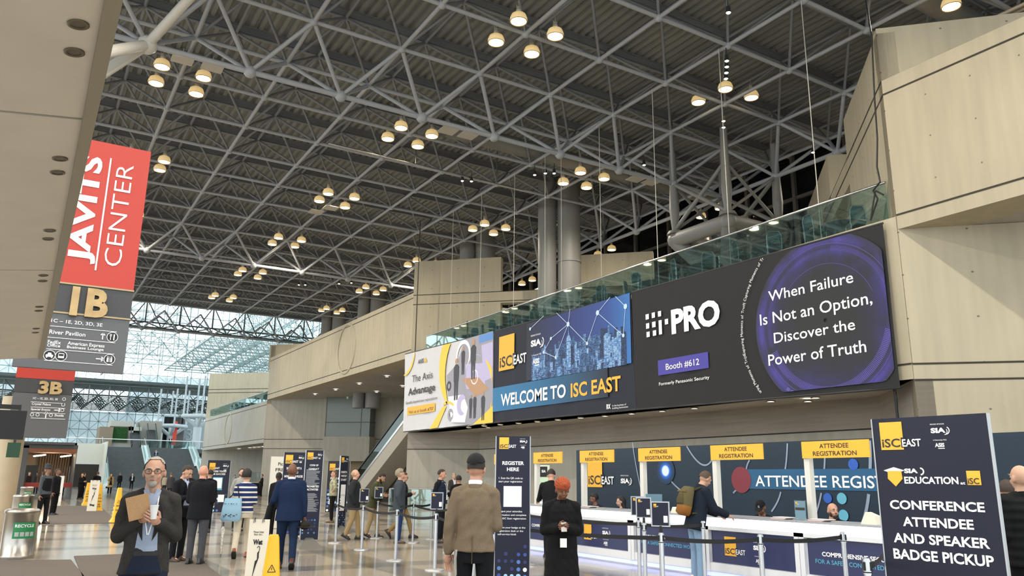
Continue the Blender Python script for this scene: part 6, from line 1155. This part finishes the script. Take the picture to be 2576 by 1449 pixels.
# tall narrow green and white sign behind the counter
GP = Plane((13.4, 17.2, 0), -R(60)); t = thing('sponsor_sign', 'narrow white and green sign panel standing behind the counter left of the backdrop', 'sign', (13.4, 17.2, 0), -R(60)); mb = MB(); a = GP.uv(1355, 1170); b_ = GP.uv(1382, 1250); mb.box(a[0], b_[0], 0, .03, 0, a[1]); mb.build('panel', mat('panel_pale', 'D5DBCB', .5), t)
mb = MB(); h = a[1]; w0, w1 = a[0], b_[0]; mb.box(w0+.04, w1-.06, -.01, -.005, h-.32, h-.04, 0); mb.box(w0+.02, w1-.04, -.01, -.005, h-.62, h-.34, 1); mb.box(w0+.02, w1-.04, -.01, -.005, h-.72, h-.62, 2); mb.box(w0+.02, w1-.04, -.01, -.005, h-1.1, h-.8, 3); txt(mb, 'SIA', w0+.1, h-.2, .07, None, 'L', -.012, 3, .03); txt(mb, 'SPONSOR', (w0+w1)/2, h-.5, .04, .2, 'C', -.012, 0, 0); mb.build('print', [black, mat('mint', 'BFD9B8', .5), mat('sign_green', '6FA858', .5), wtext], t)
# ================================================================ FREESTANDING SIGNS
dotm = [mat('dot_a', '4F78B8', .5), mat('dot_b', '9CCBE8', .5), mat('dot_c', '2C3468', .5), mat('dot_d', 'F1F3F5', .5), mat('dot_e', '3A4C9A', .5)]
def dotgrid(mb, w_, z0, rows, cols, r, seed, full=.6):
    rn = random.Random(seed)
    for j in range(rows):
        for i in range(cols):
            if rn.random() < full*(1-.06*j): mb.disc(-w_/2+w_*(i+.5)/cols, z0+j*w_/cols*1.05, r, -.013, 14, rn.choice((0, 1, 2, 2, 4, 4, 3, 0)))
def stand(label, p, ang, w_, z0, z1, fn, base=True, name='sign_stand', pm=None, group=None, edge=alum):
    t = thing(name, label, 'sign', p, ang, group); mb = MB(); mb.box(-w_/2, w_/2, -.008, .02, z0, z1); bd = mb.build('panel', pm or navy, t)
    mb = MB(); mb.box(w_/2, w_/2+.012, -.012, .03, z0, z1); mb.box(-w_/2-.012, -w_/2, -.012, .03, z0, z1); mb.build('edge_strip', edge, t)
    if base: 
        mb = MB(); s = w_*.62; mb.add([(-s*1.1, -.25, 0), (s*1.1, -.25, 0), (s*1.1, .3, 0), (-s*1.1, .3, 0), (-s*.3, 0, z0+.05), (s*.3, 0, z0+.05)], [(3, 2, 1, 0), (0, 1, 5, 4), (1, 2, 5), (2, 3, 4, 5), (3, 0, 4)]); mb.build('base', mat('base_grey', '5B5852', .4), t)
    mb = MB(); fn(mb, bd); mb.build('lettering', LM+[grey_t, ltxt], bd); return t, bd
def head(mb, w_, z1, s=.34):
    isc_logo(mb, -w_/2+w_*.08, z1-.06*w_*2-w_*s*1.18, w_*s, -.012); sia_logo(mb, w_/2-w_*.32, z1-w_*.28, w_*.25, -.012)
# register here
def f_reg(mb, bd):
    w_ = .52; P = RP
    isc = P.uv(*ZR(63, 193)); isc_logo(mb, isc[0], isc[1], P.uv(*ZR(158, 193))[0]-isc[0], -.012); a = P.uv(*ZR(266, 128)); sia_logo(mb, a[0], a[1], .11, -.012)
    for st, b0, b1, tl in (('REGISTER', (93, 349), (306, 352), (93, 314)), ('HERE', (138, 411), (257, 412), (138, 376))): P.text(mb, st, ZR(*b0), ZR(*b1), ZR(*tl), -.012, 2, .028)
    for st, b0, b1, tl in (('1. Scan the QR code to', (58, 489), (294, 492), (58, 470)), ('start your registration', (56, 522), (290, 525), (56, 503)), ('2. Input your attendee', (40, 815), (288, 820), (40, 797)), ('information and complete', (38, 850), (328, 857), (38, 832)), ('your ISC East registration', (30, 884), (326, 892), (30, 866)), ('3. Print your badge at the', (35, 974), (320, 981), (35, 956)), ('registration desk or the', (46, 1008), (299, 1014), (46, 990)), ('self-service kiosk', (46, 1040), (231, 1047), (46, 1022))): P.text(mb, st, ZR(*b0), ZR(*b1), ZR(*tl), -.012, 2, .005)
    a, b_ = P.uv(*ZR(106, 560)), P.uv(*ZR(282, 766)); poly(mb, [(a[0], b_[1]), (b_[0], b_[1]), (b_[0], a[1]), (a[0], a[1])], -.012, 2)
def ZR(x, y): return (1240+x/3.924, 1080+y/3.924)
pr = Vector((6.23, 10.14, 0)); ar = -R(30.6); RP = Plane(pr, ar)
t, bd = stand('tall dark register here sign with white square panel behind the man in the tan blazer', pr, ar, .497, .0, 2.22, f_reg, False)
mb = MB(); 
for x, y, r, k in ((317, 1157, 16, 2), (127, 1228, 17, 2), (252, 1235, 16, 4), (316, 1238, 16, 4), (59, 1298, 16, 2), (124, 1300, 16, 2), (187, 1300, 15, 2), (252, 1309, 17, 0), (316, 1312, 16, 2), (59, 1370, 17, 0), (187, 1377, 16, 2), (251, 1382, 17, 0), (315, 1386, 18, 3), (57, 1440, 16, 4), (124, 1446, 17, 1), (185, 1448, 17, 1), (250, 1452, 22, 1), (315, 1456, 17, 0)):
    u, z = RP.uv(*ZR(x, y)); mb.disc(u, z, r/3.924/158, -.013, 16, k)
mb.build('dot_pattern', dotm, bd)
# conference pickup
q = ray(2194.5, 1054); h = math.hypot(q.x, q.y); pc = Vector((q.x/h*8.4, q.y/h*8.4, 0)); ac = math.atan2(-1.2727, .1114); CPn = Plane(pc, ac); uw, zw = CPn.uv(2482, 1040); z0w = CPn.uv(2194.5, 1054)[1]
def ZC(x, y): return (2200+x/2.904, 950+y/2.904)
def ZD(x, y): return (2100+x/3.227, 1000+y/3.227)
pcc = pc+CPn.r*(uw/2); CPn = Plane(pcc, ac)
def f_conf(mb, bd):
    P = CPn; a = P.uv(*ZD(385, 427)); isc_logo(mb, a[0], a[1], P.uv(*ZD(568, 425))[0]-a[0], -.012); a = P.uv(*ZD(785, 288)); sia_logo(mb, a[0], a[1], P.uv(*ZD(940, 288))[0]-a[0], -.012)
    for st, b0, b1, tl in (('CONFERENCE', (455, 890), (1228, 940), (455, 820)), ('ATTENDEE', (560, 1033), (1138, 1078), (570, 960)), ('AND SPEAKER', (485, 1163), (1270, 1235), (485, 1088)), ('BADGE PICKUP', (485, 1295), (1305, 1382), (485, 1215))): P.text(mb, st, ZD(*b0), ZD(*b1), ZD(*tl), -.012, 2, .028)
    P.text(mb, 'EDUCATION', ZD(572, 692), ZD(1012, 706), ZD(572, 638), -.012, 2, .03); P.text(mb, 'at', ZD(1026, 704), ZD(1066, 706), ZD(1026, 680), -.012, 2, .02); P.text(mb, 'SIA', ZD(570, 612), ZD(680, 612), ZD(570, 578), -.012, 2, .05)
    a = P.uv(*ZD(700, 600)); mb.disc(a[0], a[1], .035, -.012, 12, 2, .022, -PI/2, PI/2); a, b_ = P.uv(*ZD(1070, 595)), P.uv(*ZD(1197, 711)); poly(mb, [(a[0], b_[1]), (b_[0], b_[1]), (b_[0], a[1]), (a[0], a[1])], -.012, 0); P.text(mb, 'iSC', ZD(1088, 700), ZD(1182, 702), ZD(1088, 652), -.015, 1, .02)
    c = P.uv(*ZD(485, 592)); poly(mb, [(c[0]-.1, c[1]), (c[0], c[1]-.035), (c[0]+.1, c[1]), (c[0], c[1]+.03)], -.012, 2); poly(mb, [(c[0]-.05, c[1]-.09), (c[0]+.05, c[1]-.09), (c[0]+.05, c[1]-.02), (c[0]-.05, c[1]-.02)], -.011, 2); c = P.uv(*ZD(495, 650)); poly(mb, [(c[0], c[1]-.08), (c[0]+.07, c[1]-.01), (c[0]+.065, c[1]+.06), (c[0]-.065, c[1]+.06), (c[0]-.07, c[1]-.01)], -.0125, 0)
t, bd = stand('large dark conference attendee and speaker badge pickup sign leaning at the right foreground', pcc, ac, uw, .0, (zw+z0w)/2, f_conf, False)
# the row of smaller sign stands
def lines(mb, w_, z1, z0, n, fill=.8, seed=1, mi=4, x0=None):
    rn = random.Random(seed)
    for k in range(n):
        z = z1-(z1-z0)*(k+.5)/n; ww = w_*fill*rn.uniform(.6, 1); mb.box(-w_*fill/2, -w_*fill/2+ww, -.012, -.010, z-(z1-z0)/n*.22, z+(z1-z0)/n*.22, mi)
def wh(px0, px1, y, D_at):     # world place of a stand from two top corners and its foot point
    return
def place_stand(label, foot, pxl, pxr, pytop, turn, fn, dotseed, dl=True, base=True, zb=.18, pm=None):
    p = fl(*foot); hx, hy = p.x, p.y; q = ray((pxl+pxr)/2, pytop); k = math.hypot(hx, hy)/math.hypot(q.x, q.y); z1 = 1.6+q.z*k; cdir = math.atan2(hy, hx)-PI/2
    ql, qr = ray(pxl, pytop), ray(pxr, pytop); da = abs(math.atan2(ql.y, ql.x)-math.atan2(qr.y, qr.x)); w_ = da*math.hypot(hx, hy)/max(.2, math.cos(turn))
    P = Vector((q.x*k, q.y*k, 0)); t, bd = stand(label, P, cdir+turn, w_, zb, z1, lambda mb, bd: fn(mb, w_, z1), base, pm=pm)
    if dl: mb = MB(); dotgrid(mb, w_, zb+.08, 6, 6, w_/6*.32, dotseed); mb.build('dot_pattern', dotm, bd)
    return t
def f_code(mb, w_, z1):
    head(mb, w_, z1); txt(mb, 'CODE OF', 0, z1-.47*w_*1.9, .085*w_*1.9*.62, w_*.5, 'C', -.012, 2, .022); txt(mb, 'CONDUCT', 0, z1-.58*w_*1.9, .085*w_*1.9*.62, w_*.6, 'C', -.012, 2, .022)
    H = z1-.2; lines(mb, w_, z1-.36*H*.5-.08, z1-.4*H, 12, .85, 1); txt(mb, 'PROHIBITED', 0, z1-.425*H, .045, w_*.72, 'C', -.012, 2, .022); txt(mb, 'ACTIVITIES', 0, z1-.46*H, .045, w_*.66, 'C', -.012, 2, .022); lines(mb, w_, z1-.49*H, z1-.7*H, 20, .85, 3)
def f_safe(mb, w_, z1):
    head(mb, w_, z1)
    for k, s_ in enumerate(('SAFETY, SECURITY &', 'WELLNESS', 'INFORMATION & POLICIES')): txt(mb, s_, 0, z1-.42-.1*k, .055, w_*(.7, .4, .85)[k], 'C', -.012, 2, .022)
    poly(mb, [(-.1, z1-1.0), (.1, z1-1.0), (.1, z1-.76), (-.1, z1-.76)], -.012, 2); lines(mb, w_, z1-1.2, z1-1.35, 3, .5, 3, 2)
def f_acc(mb, w_, z1):
    head(mb, w_, z1, .26); txt(mb, 'ACCESS TOOLS', 0, z1-.52, .075, w_*.68, 'C', -.012, 2, .022); txt(mb, 'FOR SUCCESS', 0, z1-.64, .075, w_*.62, 'C', -.012, 2, .022)
    mb.box(-w_*.22, w_*.22, -.014, -.01, z1-1.3, z1-.74, 5); mb.box(-w_*.19, w_*.19, -.016, -.014, z1-1.22, z1-.78, 2); mb.box(w_*.08, w_*.35, -.014, -.01, z1-1.82, z1-1.5, 2); txt(mb, 'MAKE YOUR PLAN', -w_*.4, z1-1.46, .04, w_*.3, 'L', -.012, 0, .02)
    rn = random.Random(3)
    for k in range(5): mb.box(-w_*.4, -w_*.4+w_*rn.uniform(.2, .32), -.012, -.01, z1-1.58-.06*k, z1-1.555-.06*k, 4)
def f_span(mb, w_, z1):
    head(mb, w_, z1, .26); txt(mb, 'PLAN & SAVE', 0, z1-.75, .09, w_*.7, 'C', -.012, 2, .022); mb.box(-w_*.35, w_*.35, -.012, -.01, z1-.95, z1-.92, 2); txt(mb, 'see you there', 0, z1-1.1, .07, w_*.5, 'C', -.012, 2, .01)
    for k in range(3): mb.disc(-w_*.3, .9-.16*k, .09, -.012, 14, 2)
def f_thin(mb, w_, z1):
    head(mb, w_, z1, .34)
    for k, s_ in enumerate(('EXHIBITOR', 'WAITLIST', 'START')): txt(mb, s_, 0, z1-.5-.11*k, .06, w_*.75, 'C', -.012, 2, .022)
    mb.box(-w_*.3, w_*.3, -.014, -.01, z1-1.15, z1-.83, 2); lines(mb, w_, z1-1.2, z1-1.6, 5, .7, 3, 2); mb.box(-w_*.28, w_*.28, -.014, -.01, .68, 1.1, 2)
def f_cof(mb, w_, z1):
    txt(mb, 'Pick up your', w_*.0, z1-.28, .1, w_*.6, 'C', -.012, 1, .02); txt(mb, 'FREE coffee', 0, z1-.46, .1, w_*.72, 'C', -.012, 1, .02); mb.box(-w_*.3, -w_*.05, -.014, -.01, z1-1.7, z1-.9, 4); mb.box(0, w_*.25, -.014, -.01, z1-.8, z1-.6, 4)
place_stand('tall narrow dark code of conduct sign in front of the queue on a pyramid base', (782, 1378), 771, 814, 1133, .25, f_code, 5)
place_stand('dark safety and security policies sign behind the man in the blue suit', (748, 1366), 716, 770, 1138, -.15, f_safe, 6)
place_stand('dark access tools for success sign left of the striped sweater person', (548, 1290), 524, 581, 1158, -.1, f_acc, 7, base=False, zb=.02)
place_stand('black plan sign behind the man in the patterned shirt', (840, 1300), 826, 881, 1160, -.1, f_span, 8, pm=mat('sign_black', '17161C', .4))
place_stand('very narrow dark sign turned edgewise between patterned shirt man and bald man', (858, 1342), 858, 877, 1147, .9, f_thin, 9)
place_stand('white free coffee sign partly behind the dark safety sign', (690, 1330), 683, 775, 1149, 0, f_cof, 9, False, False, .02, mat('coffee_white', 'DDD9CC', .5))
# floor easel far
# ================================================================ STANCHIONS
def make_stan(p, label):
    t = thing('stanchion', label, 'stanchion', p, 0, 'chrome queue posts'); mb = MB(); mb.lathe([(.001, .03), (.12, .03), (.165, .022), (.178, .012), (.178, 0)], 28); mb.build('base', alum, t)
    mb = MB(); mb.tube((0, 0, .02), (0, 0, .86), .031, n=18); mb.build('pole', chrome, t); mb = MB(); mb.tube((0, 0, .85), (0, 0, .97), .036, n=18); mb.tube((0, 0, .97), (0, 0, .98), .028, n=14); mb.build('head', chrome, t)
    mb = MB(); mb.tube((0, 0, .862), (0, 0, .872), .038, n=16); 
    for a in range(4): mb.cbox((math.cos(a*PI/2)*.038, math.sin(a*PI/2)*.038, .915), (.012, .02, .07) if a % 2 == 0 else (.02, .012, .07))
    mb.build('belt_clip', black, t); return t
TZ = .95
ST = {}
s0 = None
for k, (px, py, gz) in {'a1': (850, 1265, 0), 'a2': (915, 1272, 0), 'a3': (1000, 1283, 0), 'a4': (1098, 1293, 0), 'a5': (1194, 1304, 0), 'b1': (952, 1261, 0), 'b2': (1041.5, 1266, 0), 'b3': (1136, 1276, 0), 'b0': (868, 1252, 0), 'c1': (1088, 1263, 0), 'd1': (1606, 1310, 0), 'd2': (1620, 1317, 0), 'd3': (1768, 1312, 0), 'e1': (1663, 1342, 0), 'e2': (1912, 1346, 0), 'e3': (2120, 1340, 0), 'f1': (2180, 1407, 0), 'g1': (1330, 1290, 0)}.items():
    p = fl(px, py, .97); p.z = 0; ST[k] = p
lbs = {'a1': 'chrome queue post nearest the code of conduct sign in the front row', 'a2': 'chrome queue post with small sign before the khaki trousers of the bald man', 'a3': 'chrome queue post directly in front of the blue jeans of the grey haired man', 'a4': 'chrome queue post with small sign in front of the man in the navy vest', 'a5': 'chrome queue post seen between the legs of the man in the tan blazer', 'b0': 'chrome queue post far behind the narrow edgewise sign', 'b1': 'chrome queue post with small sign between the olive jacket man and the grey haired man', 'b2': 'chrome back row queue post right of the grey haired man by the glass box', 'b3': 'chrome queue post directly left of the tan blazer in the back row', 'c1': 'chrome queue post behind the navy vest man', 'd1': 'chrome queue post at the left of the two clustered sign posts by the counter', 'd2': 'chrome queue post with small sign, left one before the comprehensive security counter panel', 'd3': 'chrome queue post just left of the man with the backpack', 'e1': 'chrome queue post with small sign, right one before the comprehensive security counter panel', 'e2': 'chrome queue post in front of the counter right of the jeans man', 'e3': 'chrome queue post left of the conference pickup sign', 'f1': 'short visible queue post top just left of the conference pickup sign at the bottom edge', 'g1': 'chrome queue post half hidden behind the register here sign'}
for k, p in ST.items():
    if s0 is None: s0 = make_stan(p, lbs[k])
    else: dup(s0, p, 0, lbs[k])
def belt_(a, b, label, sag=.05, z=.915):
    A, B = ST[a] if isinstance(a, str) else Vector(a), ST[b] if isinstance(b, str) else Vector(b); d = (B-A); d.z = 0; L_ = d.length; d.normalize(); A = A+d*.045; B = B-d*.045; nn = Vector((-d.y, d.x, 0))*.0015; mb = MB(); n = 12; vs = []
    for i in range(n+1):
        s = i/n; c = A*(1-s)+B*s; zc = z-sag*4*s*(1-s)
        for q in (nn, -nn): vs += [(c.x+q.x, c.y+q.y, zc-.025), (c.x+q.x, c.y+q.y, zc+.025)]
    for i in range(n): b0 = i*4; mb_f = [(b0, b0+4, b0+5, b0+1), (b0+2, b0+3, b0+7, b0+6), (b0+1, b0+5, b0+7, b0+3), (b0, b0+2, b0+6, b0+4)]; mb.f += [list(f) for f in mb_f]; mb.m += [0]*4; mb.sm += [False]*4
    mb.v = [Vector(v) for v in vs]; o = mb.build('queue_belt', belt); tag(o, label, 'belt', 'black queue belts')
for a, b, l_ in (('a1', 'a2', 'black front row queue belt starting at the post by the code of conduct sign'), ('a2', 'a3', 'black queue belt in front of the bald man and olive jacket man'), ('a3', 'a4', 'black queue belt ending at the small sign post by the navy vest man'), ('a4', 'a5', 'black queue belt ending behind the tan blazer man'), ('b0', 'b1', 'black queue belt in the back row at the waist of the bald man'), ('b1', 'b2', 'black queue belt crossing the grey haired man in the back row'), ('b2', 'b3', 'black queue belt from the glass box post to the tan blazer'), ('c1', 'b2', 'short far black queue belt behind the small sign by the navy vest'), ('g1', 'd1', 'long black queue belt behind the woman in black, upper of two'), ('a5', 'e1', 'long black queue belt running behind the woman in black to the clustered sign posts'), ('d1', 'd3', 'black queue belt before the lit counter left of the backpack man'), ('e1', 'e2', 'black queue belt crossing the legs of the jeans man'), ('e2', 'e3', 'black queue belt left of the conference pickup sign')):
    belt_(a, b, l_, .055 if a[0] in 'ab' else .03)
belt_('f1', (8.3, 5.6, 0), 'short black queue belt going behind the conference pickup sign at the bottom'); belt_((6.75, 19.4, 0), 'a1', 'black queue belt coming from behind the code of conduct sign')
def holder(k, rz, label, w_=.23, h=.3):
    p = ST[k]; t = thing('sign_holder', label, 'sign holder', (p.x, p.y, .98), rz, 'small framed signs on queue posts'); mb = MB(); mb.box(-w_/2, w_/2, -.012, .012, .07, .07+h); mb.build('frame', alum, t); mb = MB(); mb.box(-w_/2+.015, w_/2-.015, -.016, -.012, .085, .055+h); bd = mb.build('insert', navy, t)
    mb = MB(); isc_logo(mb, -.08, .3, .035, -.018); lines(mb, .17, .27, .1, 8, .9, 4, 2); mb.box(.04, .09, -.022, -.018, .12, .2, 2); mb.build('lettering', LM+[grey_t], bd); mb = MB(); mb.tube((0, 0, 0), (0, 0, .08), .02, n=10); mb.build('stem', black, t)
holder('a2', R(5), 'small framed sign on the front row post before the olive jacket man'); holder('a4', R(-25), 'small framed sign on the post before the navy vest man'); holder('b1', R(-20), 'small framed sign on the back row post left of the grey haired man')
holder('d2', R(-38), 'small framed sign on post, middle of the clustered three near the counter'); holder('e1', R(-52), 'small framed sign on post, front right of the clustered three near the counter'); holder('d1', R(-35), 'small framed sign on post, rear left of the clustered three near the counter')
# glass box and ticket posts by the concrete corner
t = thing('glass_barrier', 'low clear glass barrier box beside the concrete corner behind the navy vest man', 'glass barrier', (17.0, 37.6, 0), -.45); 
for k, (x0, x1, y0, y1) in enumerate(((-1.0, 1.6, -.01, .01), (-1.01, -.99, 0, 2.5))): mb = MB(); mb.box(x0, x1, y0, y1, .05, 1.05); mb.build('glass_panel', gl_rail, t)
mb = MB(); mb.tube((-1, 0, 1.06), (1.6, 0, 1.06), .03, n=6); mb.tube((-1, 0, 0), (-1, 0, 1.06), .03, n=6); mb.build('rail', alum, t)
# far black table with white display
t = thing('display_table', 'small black table with glass display beside the far concrete pillar', 'table', fl(640, 1246)); mb = MB(); mb.box(-1.5, .6, -.4, .4, 0, 1.05); mb.build('skirt', black, t); mb = MB(); mb.box(-1.5, .6, -.4, .4, 1.05, 1.1); mb.build('tabletop', white, t); mb = MB(); mb.box(-1.4, .3, -.3, .3, 1.1, 1.9); mb.build('display_case', gl_clear, t); mb = MB(); mb.box(-1.42, .32, -.32, .32, 1.9, 1.95); mb.build('rim', alum, t)
# ================================================================ ESCALATOR (rises towards the camera side along the left concrete wall)
def escal(x0, label):
    Y0, Z0 = 56.0, 0.0; slope = math.tan(R(27)); LN = 18
    t = thing('escalator', label, 'escalator', (x0, Y0, 0)); f = lambda s, z: (s, -1*0, z)
    def skew(name, xa, xb, za, zb_, m, parent=t):
        mb = MB(); mb.add([(x, y, z+(-y)*slope) for x in (xa, xb) for y in (0, -LN) for z in (za, zb_)], [(0, 1, 3, 2), (4, 6, 7, 5), (0, 4, 5, 1), (2, 3, 7, 6), (0, 2, 6, 4), (1, 5, 7, 3)]); return mb.build(name, m, parent)
    skew('truss_body', -.15, 1.55, -1.1, -.05, mat('escalator_body', 'A59F92', .7)); mb = MB()
    for k in range(60): y = -LN*k/60; mb.box(0, 1.4, y-LN/60, y, -.04+(-y)*slope, .16+(-y)*slope)
    mb.build('steps', dark, t)
    for x in (-.1, 1.5): skew('glass_side', x-.01, x+.01, .0, .85, glass('esc_glass', (.36, .42, .39, 1), .93)); skew('handrail', x-.05, x+.05, .85, .95, black); skew('skirt', x-.08, x+.08, -.1, .08, chrome)
q = at(1020, 1110, 0, 20.6); escal(20.4, 'near escalator with black handrails rising to the right behind the queue'); 
escal(22.4, 'second escalator directly behind the near one, mostly hidden')
# ================================================================ BALCONY FURNITURE
cf = mat('chair_frame', 'AAB2B0', .3, .8); cs = mat('chair_teal', '3B5A5C', .7)
def bchair():
    t = thing('stacking_chair', 'dark teal padded chair with pale metal frame at a balcony table behind the glass rail', 'chair', (0, 0, 0), 0, 'chairs along the balcony rail'); mb = MB(); mb.box(-.21, .21, -.21, .21, .43, .5); mb.build('seat', cs, t)
    mb = MB(); mb.prism([(-.19, .56), (.19, .56), (.2, .8), (.13, .93), (-.13, .93), (-.2, .8)], .2, .23); mb.build('backrest', cs, t); mb = MB(); mb.path([(-.22, .2, .42), (-.22, .24, .8), (-.14, .25, .95), (.14, .25, .95), (.22, .24, .8), (.22, .2, .42)], .013, 6); mb.build('back_frame', cf, t)
    for x in (-.2, .2):
        for y in (-.2, .2): mb = MB(); mb.tube((x, y, .43), (x*1.1, y*1.1, 0), .012, n=6); mb.build('leg', cf, t)
    return t
def btable():
    t = thing('round_table', 'round table with dark cloth between the chairs on the balcony', 'table', (0, 0, 0), 0, 'round tables along the balcony rail'); mb = MB(); mb.lathe([(.001, .75), (.6, .75), (.61, .73), (.57, .6), (.55, .3)], 28); mb.build('tablecloth_top', mat('cloth_teal', '24383C', .8), t); mb = MB(); mb.tube((0, 0, 0), (0, 0, .72), .05, n=8); mb.tube((0, 0, 0), (0, 0, .03), .3, n=16); mb.build('pedestal', dark, t); return t
ch0 = tb0 = None; rnd = random.Random(12)
def bal(x, yc, z):
    global ch0, tb0
    p = Vector((x, yc, z))
    if tb0 is None: tb0 = btable(); tb0.location = p
    else: dup(tb0, p)
    n = 5; a0 = rnd.uniform(0, 6)
    for k in range(n):
        a = a0+k*2*PI/n; q = p+Vector((math.cos(a)*.95, math.sin(a)*.95, 0))
        if q.x < K+.45: q.x = K+.6
        if ch0 is None: ch0 = bchair(); ch0.location = q; ch0.rotation_euler = (0, 0, a-PI/2)
        else: dup(ch0, q, a-PI/2)
for i in range(9): bal(K+1.55+.1*(i % 2), YR+2.6+i*2.75, ZB)
for i in range(5): bal(K+1.6, YM+3.2+i*3.2, 8.05)
